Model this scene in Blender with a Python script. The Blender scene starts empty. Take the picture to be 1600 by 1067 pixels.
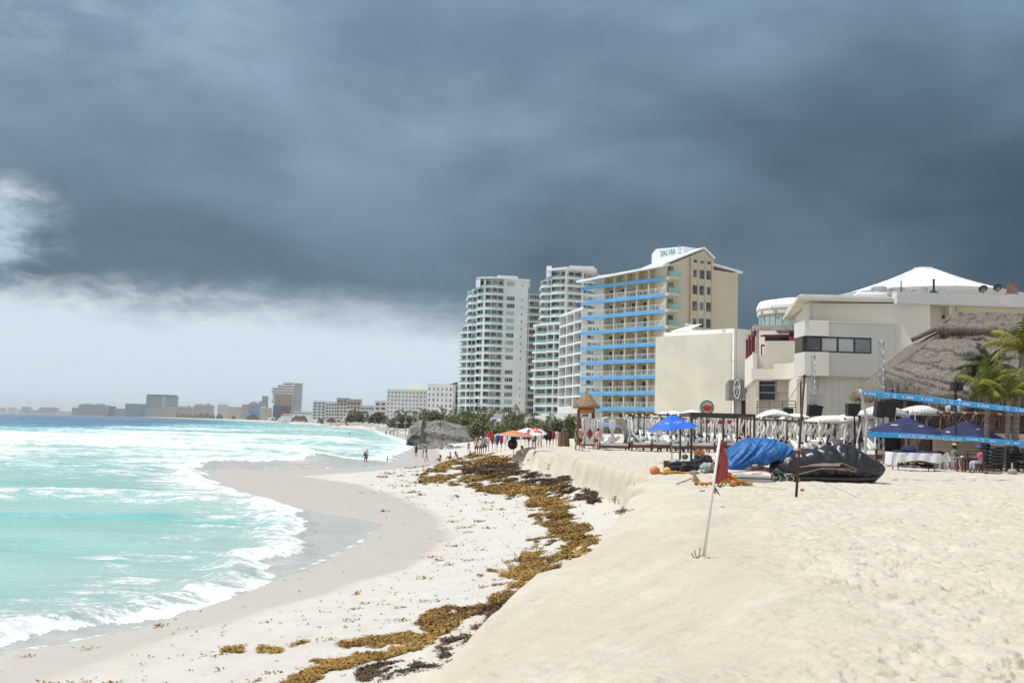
import bpy, bmesh, math, random
import numpy as np
from mathutils import Vector, Matrix, noise as mnoise
R = math.radians
random.seed(7)
scn = bpy.context.scene
# ------------------------------------------------------------------ camera
CAMZ = 4.4
FPX = 1600 * 35 / 36.0
PITCH = math.atan(132.25 / FPX); ROLL = R(1.52)
_f = Vector((0, math.cos(PITCH), math.sin(PITCH)))
_r0 = Vector((1, 0, 0)); _u0 = Vector((0, -math.sin(PITCH), math.cos(PITCH)))
_r = _r0 * math.cos(ROLL) + _u0 * math.sin(ROLL)
_u = -_r0 * math.sin(ROLL) + _u0 * math.cos(ROLL)
cam = bpy.data.cameras.new('camera'); camo = bpy.data.objects.new('camera', cam)
scn.collection.objects.link(camo); scn.camera = camo
cam.lens = 35; cam.sensor_width = 36; cam.clip_start = 0.1; cam.clip_end = 60000
camo.matrix_world = Matrix(((_r.x, _u.x, -_f.x, 0), (_r.y, _u.y, -_f.y, 0), (_r.z, _u.z, -_f.z, CAMZ), (0, 0, 0, 1)))
scn.render.resolution_x = 1024; scn.render.resolution_y = 682
# ------------------------------------------------------------------ light
SUN_EL = 66.0
sdir = Vector((-0.995, -0.06, 0)).normalized() * math.cos(R(SUN_EL)) + Vector((0, 0, math.sin(R(SUN_EL))))
sl = bpy.data.lights.new('sun', 'SUN'); sl.energy = 3.8; sl.angle = R(0.6); sl.color = (1.0, 0.96, 0.90)
so = bpy.data.objects.new('sun', sl); scn.collection.objects.link(so)
so.rotation_euler = (-sdir).to_track_quat('-Z', 'Y').to_euler(); so.location = (0, 0, 200)
vs = scn.view_settings; vs.view_transform = 'Standard'; vs.look = 'None'; vs.gamma = 1; vs.exposure = 0.0
w = bpy.data.worlds.new('World'); scn.world = w; w.use_nodes = True
nt = w.node_tree; nt.nodes.clear()
def N(t, typ, **k):
    n = t.nodes.new(typ)
    for a, b in k.items(): setattr(n, a, b)
    return n
class G:
    """tiny helper to write node maths as expressions"""
    def __init__(s, t): s.t = t
    def m(s, op, a, b=None, c=None, clamp=False):
        n = N(s.t, 'ShaderNodeMath', operation=op, use_clamp=clamp)
        for i, v in enumerate((a, b, c)):
            if v is None: continue
            if isinstance(v, (int, float)): n.inputs[i].default_value = v
            else: s.t.links.new(v, n.inputs[i])
        return n.outputs[0]
    def ss(s, v, a, b):     # smooth step, a<b or reversed
        n = N(s.t, 'ShaderNodeMapRange', interpolation_type='SMOOTHSTEP'); 
        s.t.links.new(v, n.inputs[0])
        lo, hi, o0, o1 = (a, b, 0, 1) if a < b else (b, a, 1, 0)
        for i, q in zip((1, 2, 3, 4), (lo, hi, o0, o1)): n.inputs[i].default_value = q
        return n.outputs[0]
    def mix(s, f, a, b, bt='MIX'):
        n = N(s.t, 'ShaderNodeMix', data_type='RGBA', blend_type=bt)
        for i, v in ((0, f), (6, a), (7, b)):
            if isinstance(v, (int, float)): n.inputs[i].default_value = v
            elif isinstance(v, (tuple, list)): n.inputs[i].default_value = (*v[:3], 1)
            else: s.t.links.new(v, n.inputs[i])
        return n.outputs[2]
    def noise(s, vec, scale, det=4, rough=.55, dist=0.):
        n = N(s.t, 'ShaderNodeTexNoise'); n.inputs['Scale'].default_value = scale; n.inputs['Detail'].default_value = det
        n.inputs['Roughness'].default_value = rough; n.inputs['Distortion'].default_value = dist
        if vec is not None: s.t.links.new(vec, n.inputs['Vector'])
        return n.outputs[0]
    def vec(s, x, y, z):
        n = N(s.t, 'ShaderNodeCombineXYZ')
        for i, v in enumerate((x, y, z)):
            if isinstance(v, (int, float)): n.inputs[i].default_value = v
            else: s.t.links.new(v, n.inputs[i])
        return n.outputs[0]
    def sep(s, v):
        n = N(s.t, 'ShaderNodeSeparateXYZ'); s.t.links.new(v, n.inputs[0]); return n.outputs
    def mapping(s, v, sc=(1, 1, 1), rot=(0, 0, 0)):
        n = N(s.t, 'ShaderNodeMapping'); n.inputs['Scale'].default_value = sc; n.inputs['Rotation'].default_value = rot
        s.t.links.new(v, n.inputs[0]); return n.outputs[0]
g = G(nt)
tc = N(nt, 'ShaderNodeTexCoord'); sx, sy, sz = g.sep(tc.outputs['Generated'])
sky = N(nt, 'ShaderNodeTexSky', sky_type='NISHITA', sun_disc=False)
sky.sun_elevation = R(SUN_EL); sky.sun_rotation = math.atan2(sdir.x, sdir.y); sky.air_density = 1.2; sky.dust_density = 1.5
clear = g.mix(1.0, sky.outputs[0], (0.10, 0.10, 0.10), 'MULTIPLY')
az = g.m('MULTIPLY', g.m('ARCTAN2', sx, sy), 57.2958); el = g.m('MULTIPLY', g.m('ARCSINE', sz), 57.2958)
cv = g.vec(g.m('MULTIPLY', az, 0.045), g.m('MULTIPLY', el, 0.10), 3.3)
n1 = g.noise(cv, 1.0, 5, .5, .25)
n2 = g.noise(g.vec(g.m('MULTIPLY', az, 0.10), g.m('MULTIPLY', el, 0.20), 8.1), 1.0, 6, .52, .5)
n3 = g.noise(g.vec(g.m('MULTIPLY', az, 0.45), g.m('MULTIPLY', el, 0.9), 2.1), 1.0, 6, .6, .3)
# lower edge of the storm cloud (degrees of elevation) as a function of azimuth
edge = g.m('ADD', g.m('MULTIPLY', g.ss(az, -14, 1), -.7), 6.25)
edge = g.m('ADD', edge, g.m('MULTIPLY', g.ss(az, 2, 16), -2.6))
edge = g.m('ADD', edge, g.m('MULTIPLY', g.m('SUBTRACT', n2, .5), 4.2))
edge = g.m('ADD', edge, g.m('MULTIPLY', g.m('SUBTRACT', n3, .5), 1.3))
storm = g.ss(g.m('SUBTRACT', el, edge), -1.6, 1.9)
# bright gaps at the far left, and fair weather behind the camera
left = g.m('MULTIPLY', g.ss(az, -21.0, -29.5), g.ss(g.m('ABSOLUTE', g.m('SUBTRACT', el, 9.3)), 4.6, .5))
gap = g.ss(g.m('MULTIPLY', left, g.m('ADD', .45, g.m('ADD', g.m('MULTIPLY', g.m('SUBTRACT', n3, .5), 2.0), g.m('MULTIPLY', n2, 1.0)))), .18, .95)
gap = g.m('MULTIPLY', gap, g.ss(az, -20.0, -24.0))
hi = g.m('MULTIPLY', g.ss(az, -8, -27), g.ss(el, 15, 27))
hi = g.m('MULTIPLY', hi, g.ss(g.m('ADD', n2, g.m('MULTIPLY', g.m('SUBTRACT', n3, .5), .6)), .40, .66))
behind = g.ss(g.m('ABSOLUTE', az), 60, 120)
dark = g.mix(g.ss(g.m('ADD', el, g.m('MULTIPLY', n1, 10)), 11, 32), (.100, .157, .210), (.245, .352, .468))
dark = g.mix(g.ss(az, -5, 32), dark, g.mix(1.0, dark, (.62, .66, .68), 'MULTIPLY'))
dark = g.mix(g.ss(n1, .35, .68), g.mix(1.0, dark, (.80, .82, .84), 'MULTIPLY'), g.mix(1.0, dark, (1.30, 1.27, 1.24), 'MULTIPLY'))
dark = g.mix(g.ss(n2, .3, .72), g.mix(1.0, dark, (.95, .95, .95), 'MULTIPLY'), g.mix(1.0, dark, (1.07, 1.07, 1.06), 'MULTIPLY'))
dark = g.mix(g.m('MULTIPLY', g.ss(az, 2, -24), g.ss(el, 8, 20)), dark, g.mix(1.0, dark, (1.30, 1.27, 1.24), 'MULTIPLY'))
dark = g.mix(g.m('MULTIPLY', hi, .85), dark, (.50, .60, .70))
pale = g.mix(g.ss(el, 0, 7), (.66, .80, .90), (.68, .79, .87))
pale = g.mix(g.m('MULTIPLY', g.ss(n3, .45, .75), .45), pale, (.70, .78, .84))
pale = g.mix(g.m('MULTIPLY', g.ss(el, 4.8, 7.2), g.ss(az, -6, -20)), pale, g.mix(g.ss(n3, .35, .65), (.38, .48, .58), (.72, .79, .83)))
low = g.mix(storm, pale, dark)
low = g.mix(gap, low, g.mix(g.ss(n2, .40, .58), (.50, .61, .71), (.80, .85, .89)))
fair = g.mix(g.ss(n1, .42, .55), clear, (.80, .84, .90))
col = g.mix(behind, low, fair)
bg = N(nt, 'ShaderNodeBackground'); bg.inputs[1].default_value = 1.0; nt.links.new(col, bg.inputs[0])
wo = N(nt, 'ShaderNodeOutputWorld'); nt.links.new(bg.outputs[0], wo.inputs[0])
# ------------------------------------------------------------------ pixel -> place helpers
def ray(px, py):
    return (_f + _r * ((px - 800) / FPX) + _u * ((533.5 - py) / FPX))
def at_z(px, py, z):
    d = ray(px, py); t = (z - CAMZ) / d.z; return Vector((d.x * t, d.y * t, z))
def at_y(px, py, Y):
    d = ray(px, py); t = Y / d.y; return Vector((d.x * t, Y, CAMZ + d.z * t))
def hor(px): return 644.6 + .0265 * px
def X(px, Y): return at_y(px, hor(px), Y).x          # world x at eye level
def Z(px, py, Y): return at_y(px, py, Y).z
# ------------------------------------------------------------------ numpy noise
def _h(i, j, s):
    n = (i.astype(np.int64) * 374761393 + j.astype(np.int64) * 668265263 + s * 1442695041) & 0x7fffffff
    n = (n ^ (n >> 13)) * 1274126177 & 0x7fffffff
    return ((n ^ (n >> 16)) & 0xffff) / 65535.0
def vn(x, y, s=0):
    x = np.asarray(x, float); y = np.asarray(y, float)
    i = np.floor(x); j = np.floor(y); u = x - i; v = y - j
    u = u * u * (3 - 2 * u); v = v * v * (3 - 2 * v)
    a = _h(i, j, s); b = _h(i + 1, j, s); c = _h(i, j + 1, s); d = _h(i + 1, j + 1, s)
    return (a + (b - a) * u) * (1 - v) + (c + (d - c) * u) * v
def fbm(x, y, s=0, o=4):
    t = 0; a = .5; k = 0
    for q in range(o):
        t = t + a * vn(x, y, s + q * 17); k += a; a *= .5; x = x * 2.03 + 3.1; y = y * 2.03 + 1.7
    return t / k
def sst(v, a, b):
    t = np.clip((v - a) / (b - a), 0, 1); return t * t * (3 - 2 * t)
# ------------------------------------------------------------------ ground
TZ = 2.8
def curve(px, z):
    p = [at_z(a, b, z if not isinstance(z, list) else z[i]) for i, (a, b) in enumerate(px)]
    p.sort(key=lambda q: q.y)
    return [q.y for q in p], [q.x for q in p]
yw, xw_ = curve([(0, 1022), (200, 985), (350, 935), (430, 905), (500, 878), (560, 848), (592, 818), (420, 785), (340, 757), (318, 738), (330, 733), (560, 732), (600, 727), (640, 705), (648, 692), (590, 673.2), (537, 669.8), (505, 666), (430, 659.6), (330, 655.2)], 0.0)
yw = [-30, 5] + yw + [6000, 9800, 12000, 16000]; xw_ = [-22, -13] + xw_ + [-2150, -3850, -7000, -12000]
yt, xt_ = curve([(110, 1052), (300, 985), (500, 930), (650, 880), (700, 845), (690, 808), (620, 775), (560, 757), (470, 744), (560, 738)], 0.35)
yt = [-30, 5] + yt + [102, 110, 160, 245]; xt_ = [-18, -9.5] + xt_ + [-6.5, -7, -11.5, -19]
# crest of the near dune, then lip of the scarp
ye, xe_ = curve([(680, 1067), (745, 996), (830, 920), (930, 850), (985, 800)], 2.3)
ys, xs_ = curve([(1006, 742), (999, 739), (957, 729), (950, 726), (927, 724), (914, 721), (905, 712), (869, 711), (849, 708), (828, 699)], 2.8)
ye_ = [-30, 0, 5] + ye + ys + [92, 104]; xe2 = [-12, -5.2, -3.2] + xe_ + xs_ + [3.0, 5.0]
zeY = [-30, 24, 34, 200]; zeV = [2.3, 2.3, 2.8, 2.8]
ybase, xbs = curve([(1000, 790), (977, 786), (959, 780), (940, 764), (917, 762), (912, 744), (887, 742), (850, 732), (829, 724)], [1.45] * 5 + [1.6, 1.7, 1.85, 1.9])
zbY = [-30, 10, 20, 30, 45, 60, 75, 110]; zbV = [1.1, 1.1, 1.15, 1.4, 1.5, 1.7, 1.8, 1.7]
def profile(y):
    xw = np.interp(y, yw, xw_)
    xt = np.interp(y, yt, xt_); far = y > 245
    xt = np.where(far, xw + 5 + np.clip(y - 245, 0, 1e4) * .01, xt); xt = np.maximum(xt, xw + .8)
    xe = np.interp(y, ye_, xe2)
    lob = (np.abs(fbm(y * .42, y * 0 + 3.3, 5, 3) - .5) * 2)
    sc_ = sst(y, 25.5, 29) * (1 - sst(y, 80, 95)); ph = fbm(y * .3, y * 0 + 1.1, 8, 2) * 5
    n1 = (1 - np.abs(np.sin(y * .47 + ph))) ** 2.2; n2 = (1 - np.abs(np.sin(y * 1.5 + ph * 2.3))) ** 2
    xe = xe + (-.55 * lob + 1.15 * n1 + .35 * n2) * sc_ - .05 * sc_
    off = np.interp(y, [0, 24, 30, 55, 75, 104], [1.2, 1.0, .30, .34, .6, 9])
    xb = xe - off
    ff = sst(y, 95, 125)
    xe = xe * (1 - ff) + (xw + 30) * ff; xb = xb * (1 - ff) + (xw + 15) * ff
    xb = np.maximum(xb, xt + .6); xe = np.maximum(xe, xb + .3)
    ze = np.interp(y, zeY, zeV); zb = np.interp(y, zbY, zbV)
    tw = np.interp(y, [0, 10, 20, 26, 32, 60, 110, 140], [4.2, 3.8, 3.0, 1.6, .5, .5, 2.0, 8])
    return xw, xt, xb, xe, zb, ze, tw
def H(x, y, detail=True):
    x = np.asarray(x, float); y = np.asarray(y, float)
    x, y = np.broadcast_arrays(x, y)
    yy = y
    wob = (fbm(x * .35, y * .35, 9, 3) - .5)
    xw, xt, xb, xe, zb, ze, tw = profile(yy)
    near = (1 - sst(y, 60, 110))
    xs = x + wob * .5 * near
    z = np.where(xs < xw, np.maximum(-.07 * (xw - xs), -2.5), 0)
    z = np.where((xs >= xw) & (xs < xt), .35 * (xs - xw) / (xt - xw), z)
    t = np.clip((xs - xt) / (xb - xt), 0, 1)
    z = np.where((xs >= xt), .35 + (zb - .35) * (t * .55 + .45 * t * t), z)
    # scarp / dune face: fluted
    flute = ((fbm(y * 2.6, x * .12, 21, 3) - .5) * .42 + (fbm(y * 9, x * .3, 23, 2) - .5) * .12) * sst(y, 26, 32) * near
    t = np.clip((xs + flute - xb) / (xe - xb), 0, 1)
    k = sst(y, 25, 32) * near
    tt = t * (1 - k) + (1 - (1 - t) ** 1.8) * k
    z = np.where(xs + flute >= xb, zb + (ze - zb) * tt, z)
    t = np.clip((xs - xe) / tw, 0, 1)
    z = np.where(xs >= xe, ze + (TZ - ze) * (1 - (1 - t) ** 2), z)
    # dunes behind, far beach plateau
    dune = sst(y, 120, 170) * sst(x, xw + 26, xw + 60) * (1 - sst(y, 900, 2000))
    z = z + dune * (1.6 + 1.2 * (fbm(x * .03, y * .03, 4) - .5))
    if detail:
        onb = sst(xs, xw, xt + .5)
        top = sst(xs, xe + tw * .6, xe + tw * 1.5) if True else 0
        z = z + onb * (fbm(x * .5, y * .5, 31, 3) - .5) * .10 * (1 - sst(y, 100, 200))
        # trampled sand on the terrace
        fp = fbm(x * 4.6, y * 4.6, 41, 3); fq = fbm(x * 9.5 + 3, y * 9.5, 43, 2); den = .35 + .9 * fbm(x * .25, y * .25, 45, 2)
        z = z + top * near * den * (-.075 * sst(fp, .46, .32) + .028 * sst(fp, .52, .64) - .030 * sst(fq, .42, .26)) + top * near * .035 * (fbm(x * 1.3, y * 1.3, 47, 2) - .5)
        # smooth avalanche flow marks on the near dune face
        face = sst(xs, xb, xe) * (1 - top) * (1 - sst(y, 22, 28))
        z = z + face * (.24 * (fbm(x * 1.1 - y * .9, y * .30 + x * .30, 51, 5) - .5) + .05 * (fbm(x * 5, y * 4, 53, 3) - .5) * sst(fbm(x * .7, y * .5, 54, 2), .45, .6) + .16 * (fbm(x * .55, y * .30, 57, 2) - .5))
        deb = np.exp(-((xs - xb + .35) / .8) ** 2) * (1 - sst(y, 22, 30))
        z = z + deb * .20 * (fbm(x * 2.6, y * 2.6, 61, 4) - .42)
    return z
def ground(px, py):
    """where the sight line of a photograph pixel meets the sand"""
    d = ray(px, py); lo = 4.0; t = lo
    T = np.geomspace(4, 3000, 1500); z = CAMZ + d.z * T; hh = H(d.x * T, d.y * T, False)
    i = int(np.argmax(z < np.maximum(hh, 0)))
    if not (z < np.maximum(hh, 0)).any(): i = 1499
    T2 = np.linspace(T[max(i - 1, 0)], T[i], 60); z = CAMZ + d.z * T2; hh = np.maximum(H(d.x * T2, d.y * T2, False), 0)
    j = int(np.argmax(z < hh)); t = T2[j]
    return Vector((d.x * t, d.y * t, float(hh[j])))
def hz(x, y): return float(H(np.array([x]), np.array([y]), False)[0])
# ------------------------------------------------------------------ materials
MATS = {}
def newmat(name):
    m = bpy.data.materials.new(name); m.use_nodes = True; t = m.node_tree
    return m, t, G(t), t.nodes['Principled BSDF']
def mat(name, col, rough=.7, var=.12, scale=3.0, bump=0.0, metal=0., alpha=1., spec=.5, col2=None, det=4, sc3=None, trans=0., bscale=None, thr=None):
    if name in MATS: return MATS[name]
    m, t, g, b = newmat(name)
    tc = N(t, 'ShaderNodeTexCoord'); v = tc.outputs['Object']
    if sc3: v = g.mapping(v, sc3)
    n = g.noise(v, scale, det)
    c2 = col2 or tuple(c * (1 - 2 * var) for c in col); c1 = col if col2 else tuple(min(1, c * (1 + var)) for c in col)
    lo, hi = thr or (.3, .7)
    c = g.mix(g.ss(n, lo, hi), c1, c2); t.links.new(c, b.inputs['Base Color'])
    b.inputs['Roughness'].default_value = rough; b.inputs['Metallic'].default_value = metal
    b.inputs['Specular IOR Level'].default_value = spec; b.inputs['Alpha'].default_value = alpha
    if trans: b.inputs['Transmission Weight'].default_value = trans
    if bump:
        bn = N(t, 'ShaderNodeBump'); bn.inputs['Strength'].default_value = bump; bn.inputs['Distance'].default_value = .05
        n2 = g.noise(v, bscale or scale * 4, 4); t.links.new(n2, bn.inputs['Height']); t.links.new(bn.outputs[0], b.inputs['Normal'])
    MATS[name] = m; return m
# ------------------------------------------------------------------ object helpers
COL = scn.collection
def tag(o, label=None, cat=None, group=None, kind=None):
    if label: o['label'] = label
    if cat: o['category'] = cat
    if group: o['group'] = group
    if kind: o['kind'] = kind
    return o
def npmesh(name, V, F, m=None, smooth=False, parent=None):
    me = bpy.data.meshes.new(name); V = np.asarray(V, np.float32); F = np.asarray(F, np.int32)
    me.vertices.add(len(V)); me.vertices.foreach_set('co', V.ravel())
    k = F.shape[1]; me.loops.add(F.size); me.polygons.add(len(F))
    me.loops.foreach_set('vertex_index', F.ravel()); me.polygons.foreach_set('loop_start', np.arange(0, F.size, k, dtype=np.int32))
    me.polygons.foreach_set('loop_total', np.full(len(F), k, np.int32))
    me.update(calc_edges=True)
    if smooth: me.polygons.foreach_set('use_smooth', np.ones(len(F), bool))
    if m: me.materials.append(m)
    o = bpy.data.objects.new(name, me); COL.objects.link(o); o.parent = parent
    return o
# ------------------------------------------------------------------ sand sheet (polar grid: dense where the view is)
def polar(azs, rs):
    A, Rr = np.meshgrid(azs, rs, indexing='ij'); x = np.sin(A) * Rr; y = np.cos(A) * Rr
    na, nr = A.shape; idx = np.arange(na * nr).reshape(na, nr)
    F = np.stack([idx[:-1, :-1], idx[:-1, 1:], idx[1:, 1:], idx[1:, :-1]], -1).reshape(-1, 4)
    return x, y, F
azs = np.radians(np.concatenate([np.linspace(-120, -31, 60)[:-1], np.linspace(-31, 31, 900), np.linspace(31, 120, 60)[1:]]))
x, y, F = polar(azs, np.concatenate([np.geomspace(1.2, 4.5, 50)[:-1], np.geomspace(4.5, 14, 330)[:-1], np.geomspace(14, 40, 400)[:-1], np.geomspace(40, 120, 220)[:-1], np.geomspace(120, 14000, 130)]))
z = H(x, y)
V = np.stack([x, y, z], -1).reshape(-1, 3)
keep = ~((x.ravel() < np.interp(y.ravel(), yw, xw_) - 40) & (y.ravel() > 40))
F = F[keep[F].any(1)]
def sandmat():
    m, t, g, b = newmat('sand')
    geo = N(t, 'ShaderNodeNewGeometry'); p = geo.outputs['Position']
    at = N(t, 'ShaderNodeAttribute', attribute_name='wet'); wet = at.outputs['Fac']
    at2 = N(t, 'ShaderNodeAttribute', attribute_name='warm'); warm = at2.outputs['Fac']
    n = g.noise(p, 1.3, 5); n2 = g.noise(p, 9, 5, .7); n3 = g.noise(p, 70, 3, .7)
    dry = g.mix(g.ss(n, .3, .7), (.630, .578, .490), (.575, .520, .430))
    dry = g.mix(g.ss(n2, .35, .75), dry, g.mix(1., dry, (.90, .885, .86), 'MULTIPLY'))
    dry = g.mix(g.m('MULTIPLY', g.ss(n3, .60, .74), .35), dry, (.33, .27, .19))
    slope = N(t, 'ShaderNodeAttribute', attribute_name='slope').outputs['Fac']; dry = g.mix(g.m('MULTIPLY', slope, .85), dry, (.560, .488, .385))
    dry = g.mix(warm, dry, g.mix(g.ss(n, .35, .65), (.600, .580, .530), (.560, .535, .480)))
    dry = g.mix(g.m('MULTIPLY', g.ss(g.noise(p, 6.5, 5, .75), .64, .70), .8), dry, (.36, .31, .23))
    streak = g.noise(g.mapping(p, (.25, 2.2, 1)), 1.0, 4)
    wc = g.mix(streak, (.49, .445, .375), (.55, .505, .435))
    c = g.mix(wet, dry, wc); t.links.new(c, b.inputs['Base Color'])
    t.links.new(g.m('SUBTRACT', .95, g.m('MULTIPLY', wet, .58)), b.inputs['Roughness'])
    b.inputs['Specular IOR Level'].default_value = .35
    bn = N(t, 'ShaderNodeBump'); bn.inputs['Distance'].default_value = .02
    t.links.new(g.m('SUBTRACT', .75, g.m('MULTIPLY', wet, .65)), bn.inputs['Strength'])
    hgt = g.m('ADD', g.m('MULTIPLY', n3, .5), g.noise(p, 22, 4, .6)); t.links.new(hgt, bn.inputs['Height'])
    t.links.new(bn.outputs[0], b.inputs['Normal'])
    return m
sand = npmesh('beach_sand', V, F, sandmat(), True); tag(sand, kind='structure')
def vattr(o, name, arr):
    a = o.data.attributes.new(name, 'FLOAT', 'POINT'); a.data.foreach_set('value', np.asarray(arr, np.float32).ravel())
xw, xt, xb, xe, zb, ze, tw = profile(y)
wn = (fbm(x * .5, y * .5, 71, 4) - .5)
wet = (1 - sst(x + wn * .6, xt - .35, xt + .45)) * (1 - sst(y, 400, 1500))
vattr(sand, 'wet', wet)
vattr(sand, 'slope', sst(x, xb - .2, xb + .4) * (1 - sst(x, xe + tw * .55, xe + tw * 1.25)) * (1 - sst(y, 80, 100)) * np.clip(.50 + 2.6 * (fbm(x * 1.2 - y * .8, y * .30 + x * .3, 75, 5) - .5) + 1.2 * (fbm(x * 5, y * 3.5, 76, 3) - .5), 0, 1.1))  # tan slid sand; its streaks also put weak relief shading into the colour
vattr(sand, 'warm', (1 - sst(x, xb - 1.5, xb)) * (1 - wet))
# ------------------------------------------------------------------ sea
azs = np.radians(np.concatenate([np.linspace(-120, -31, 80)[:-1], np.linspace(-31, 2, 760)]))
x, y, F = polar(azs, np.concatenate([np.geomspace(6, 15, 40)[:-1], np.geomspace(15, 150, 520)[:-1], np.geomspace(150, 1500, 330)[:-1], np.geomspace(1500, 16000, 60)]))
xw = np.interp(y, yw, xw_)
d = xw - x                                     # distance out from the water's edge
yf, xf_ = curve([(0, 1003), (200, 966), (330, 930), (410, 893), (452, 850), (457, 800), (420, 779), (340, 752), (300, 735), (330, 727), (600, 722), (640, 700)], 0.0)
xf = np.interp(y, [0] + yf + [1e5], [xf_[0] - 4] + xf_ + [xf_[-1] - 2000]); xf = np.minimum(xf, xw - .3)
xf = xf + (fbm(y * .33, y * 0, 77, 2) - .5) * 1.6 + (fbm(x * .5 + y, y * .9, 78, 4) - .5) * 1.2 + (fbm(x * 3, y * 3, 79, 3) - .5) * .35
df = xf - x                                    # distance behind the broken-wave front
sc = np.clip(y / 40, .6, 6)
wz = .045 * np.sin(y * 1.1 + 3 * fbm(x * .15, y * .15, 3, 2) * 3) * sst(d, 2, 10) + .05 * (fbm(x * .9, y * 2.2, 13, 3) - .5) * sst(d, 1, 5) + .30 * (fbm(x * .12, y * .30, 11, 4) - .5) * sst(d, 3, 20)
foam = np.zeros_like(x)
# crests: depth, height, amount of white, x-extent
CR = [(52, .45, .62, -60, -13), (33, .22, .34, -40, -9), (41, .25, .40, -40, -14), (70, .25, .35, -80, -22), (81, .5, .75, -60, -26), (93, .4, .8, -110, -14), (107, .9, .9, -140, -16), (118, .4, .75, -120, -17), (131, 1.2, 1.0, -160, -22), (150, .5, .8, -200, -16),
      (172, 1.3, 1.0, -150, -22), (200, .7, .85, -200, -24), (232, 1.0, .9, -150, -30), (275, .8, .62, -150, -35), (315, 1.1, .75, -150, -45), (390, 1.0, .62, -165, -50), (480, 1.3, .55, -190, -65), (560, 1.2, .42, -200, -75), (700, 1.2, .40, -230, -95), (900, 1.2, .36, -290, -120), (1300, 1.3, .3, -420, -200)]
for k, (cy, hh, wh, xl, xr) in enumerate(CR):
    wid = cy * .035 + .7
    yc = cy + (fbm(x / (cy * .25), x * 0 + k, 100 + k, 4) - .5) * cy * .14
    u = (y - yc) / wid
    prof = np.exp(-np.where(u < 0, (u * 1.7) ** 2, (u * .6) ** 2))
    ext = sst(x, xl, xl * .8) * (1 - sst(x, xr - cy * .04, xr))
    brk = sst(fbm(x / (cy * .18), y * .02 + k, 200 + k, 3), .36, .58)
    wz = wz + hh * prof * (.35 + .65 * ext)
    fm = np.exp(-np.where(u < 0, (u * 1.0) ** 2, (u * .33) ** 2))
    foam = np.maximum(foam, wh * .95 * ext * fm * (.15 + .85 * brk))
# open whitewater zone
zone = sst(y, 60, 95) * (1 - sst(y, 190, 330)) * .40 + .20 * sst(y, 40, 60) + .15 * (1 - sst(y, 500, 900))
foam = np.maximum(foam, zone * (.35 + .9 * fbm(x * .05, y * .12, 301, 4)) * sst(y, 50, 75))
# wave front running up the beach
front = np.exp(-np.clip(df, 0, None) / np.interp(y, [15, 30, 45, 60, 90], [1.5, 1.3, 3.0, 4.5, 6])) * (df > -.25)
foam = np.maximum(foam, front * 1.0)
lace = np.exp(-((df - 3.2) / 2.6) ** 2) * .5 * (df > 0)
foam = np.maximum(foam, lace * (.4 + fbm(x * .6, y * .6, 303, 3)))
foam = np.maximum(foam, .75 * np.exp(-(d / .16) ** 2) * sst(fbm(x * .8, y * .8, 305, 3), .42, .55))
foam = np.where(df < -.25, np.maximum(.42 * fbm(x * .4, y * 1.0, 307, 4) * (fbm(x * .25, y * .4, 309, 3) > .38), .70 * np.exp(-(d / .18) ** 2) * sst(fbm(x * .8, y * .8, 305, 3), .40, .55)), foam)
wz = wz + .28 * np.exp(-((df - .7) / .8) ** 2) * (1 - sst(y, 90, 140)) * (df > -.6)
wz = wz + foam * .10 * (fbm(x * 3, y * 3, 311, 3) - .3) * (y < 90)
wz = wz * sst(d, -.2, 1.5) * np.where(y > 1400, .3, 1)
V = np.stack([x, y, wz + .012], -1).reshape(-1, 3)
dr = d.ravel(); F = F[(dr > -2.5)[F].any(1)]
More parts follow.
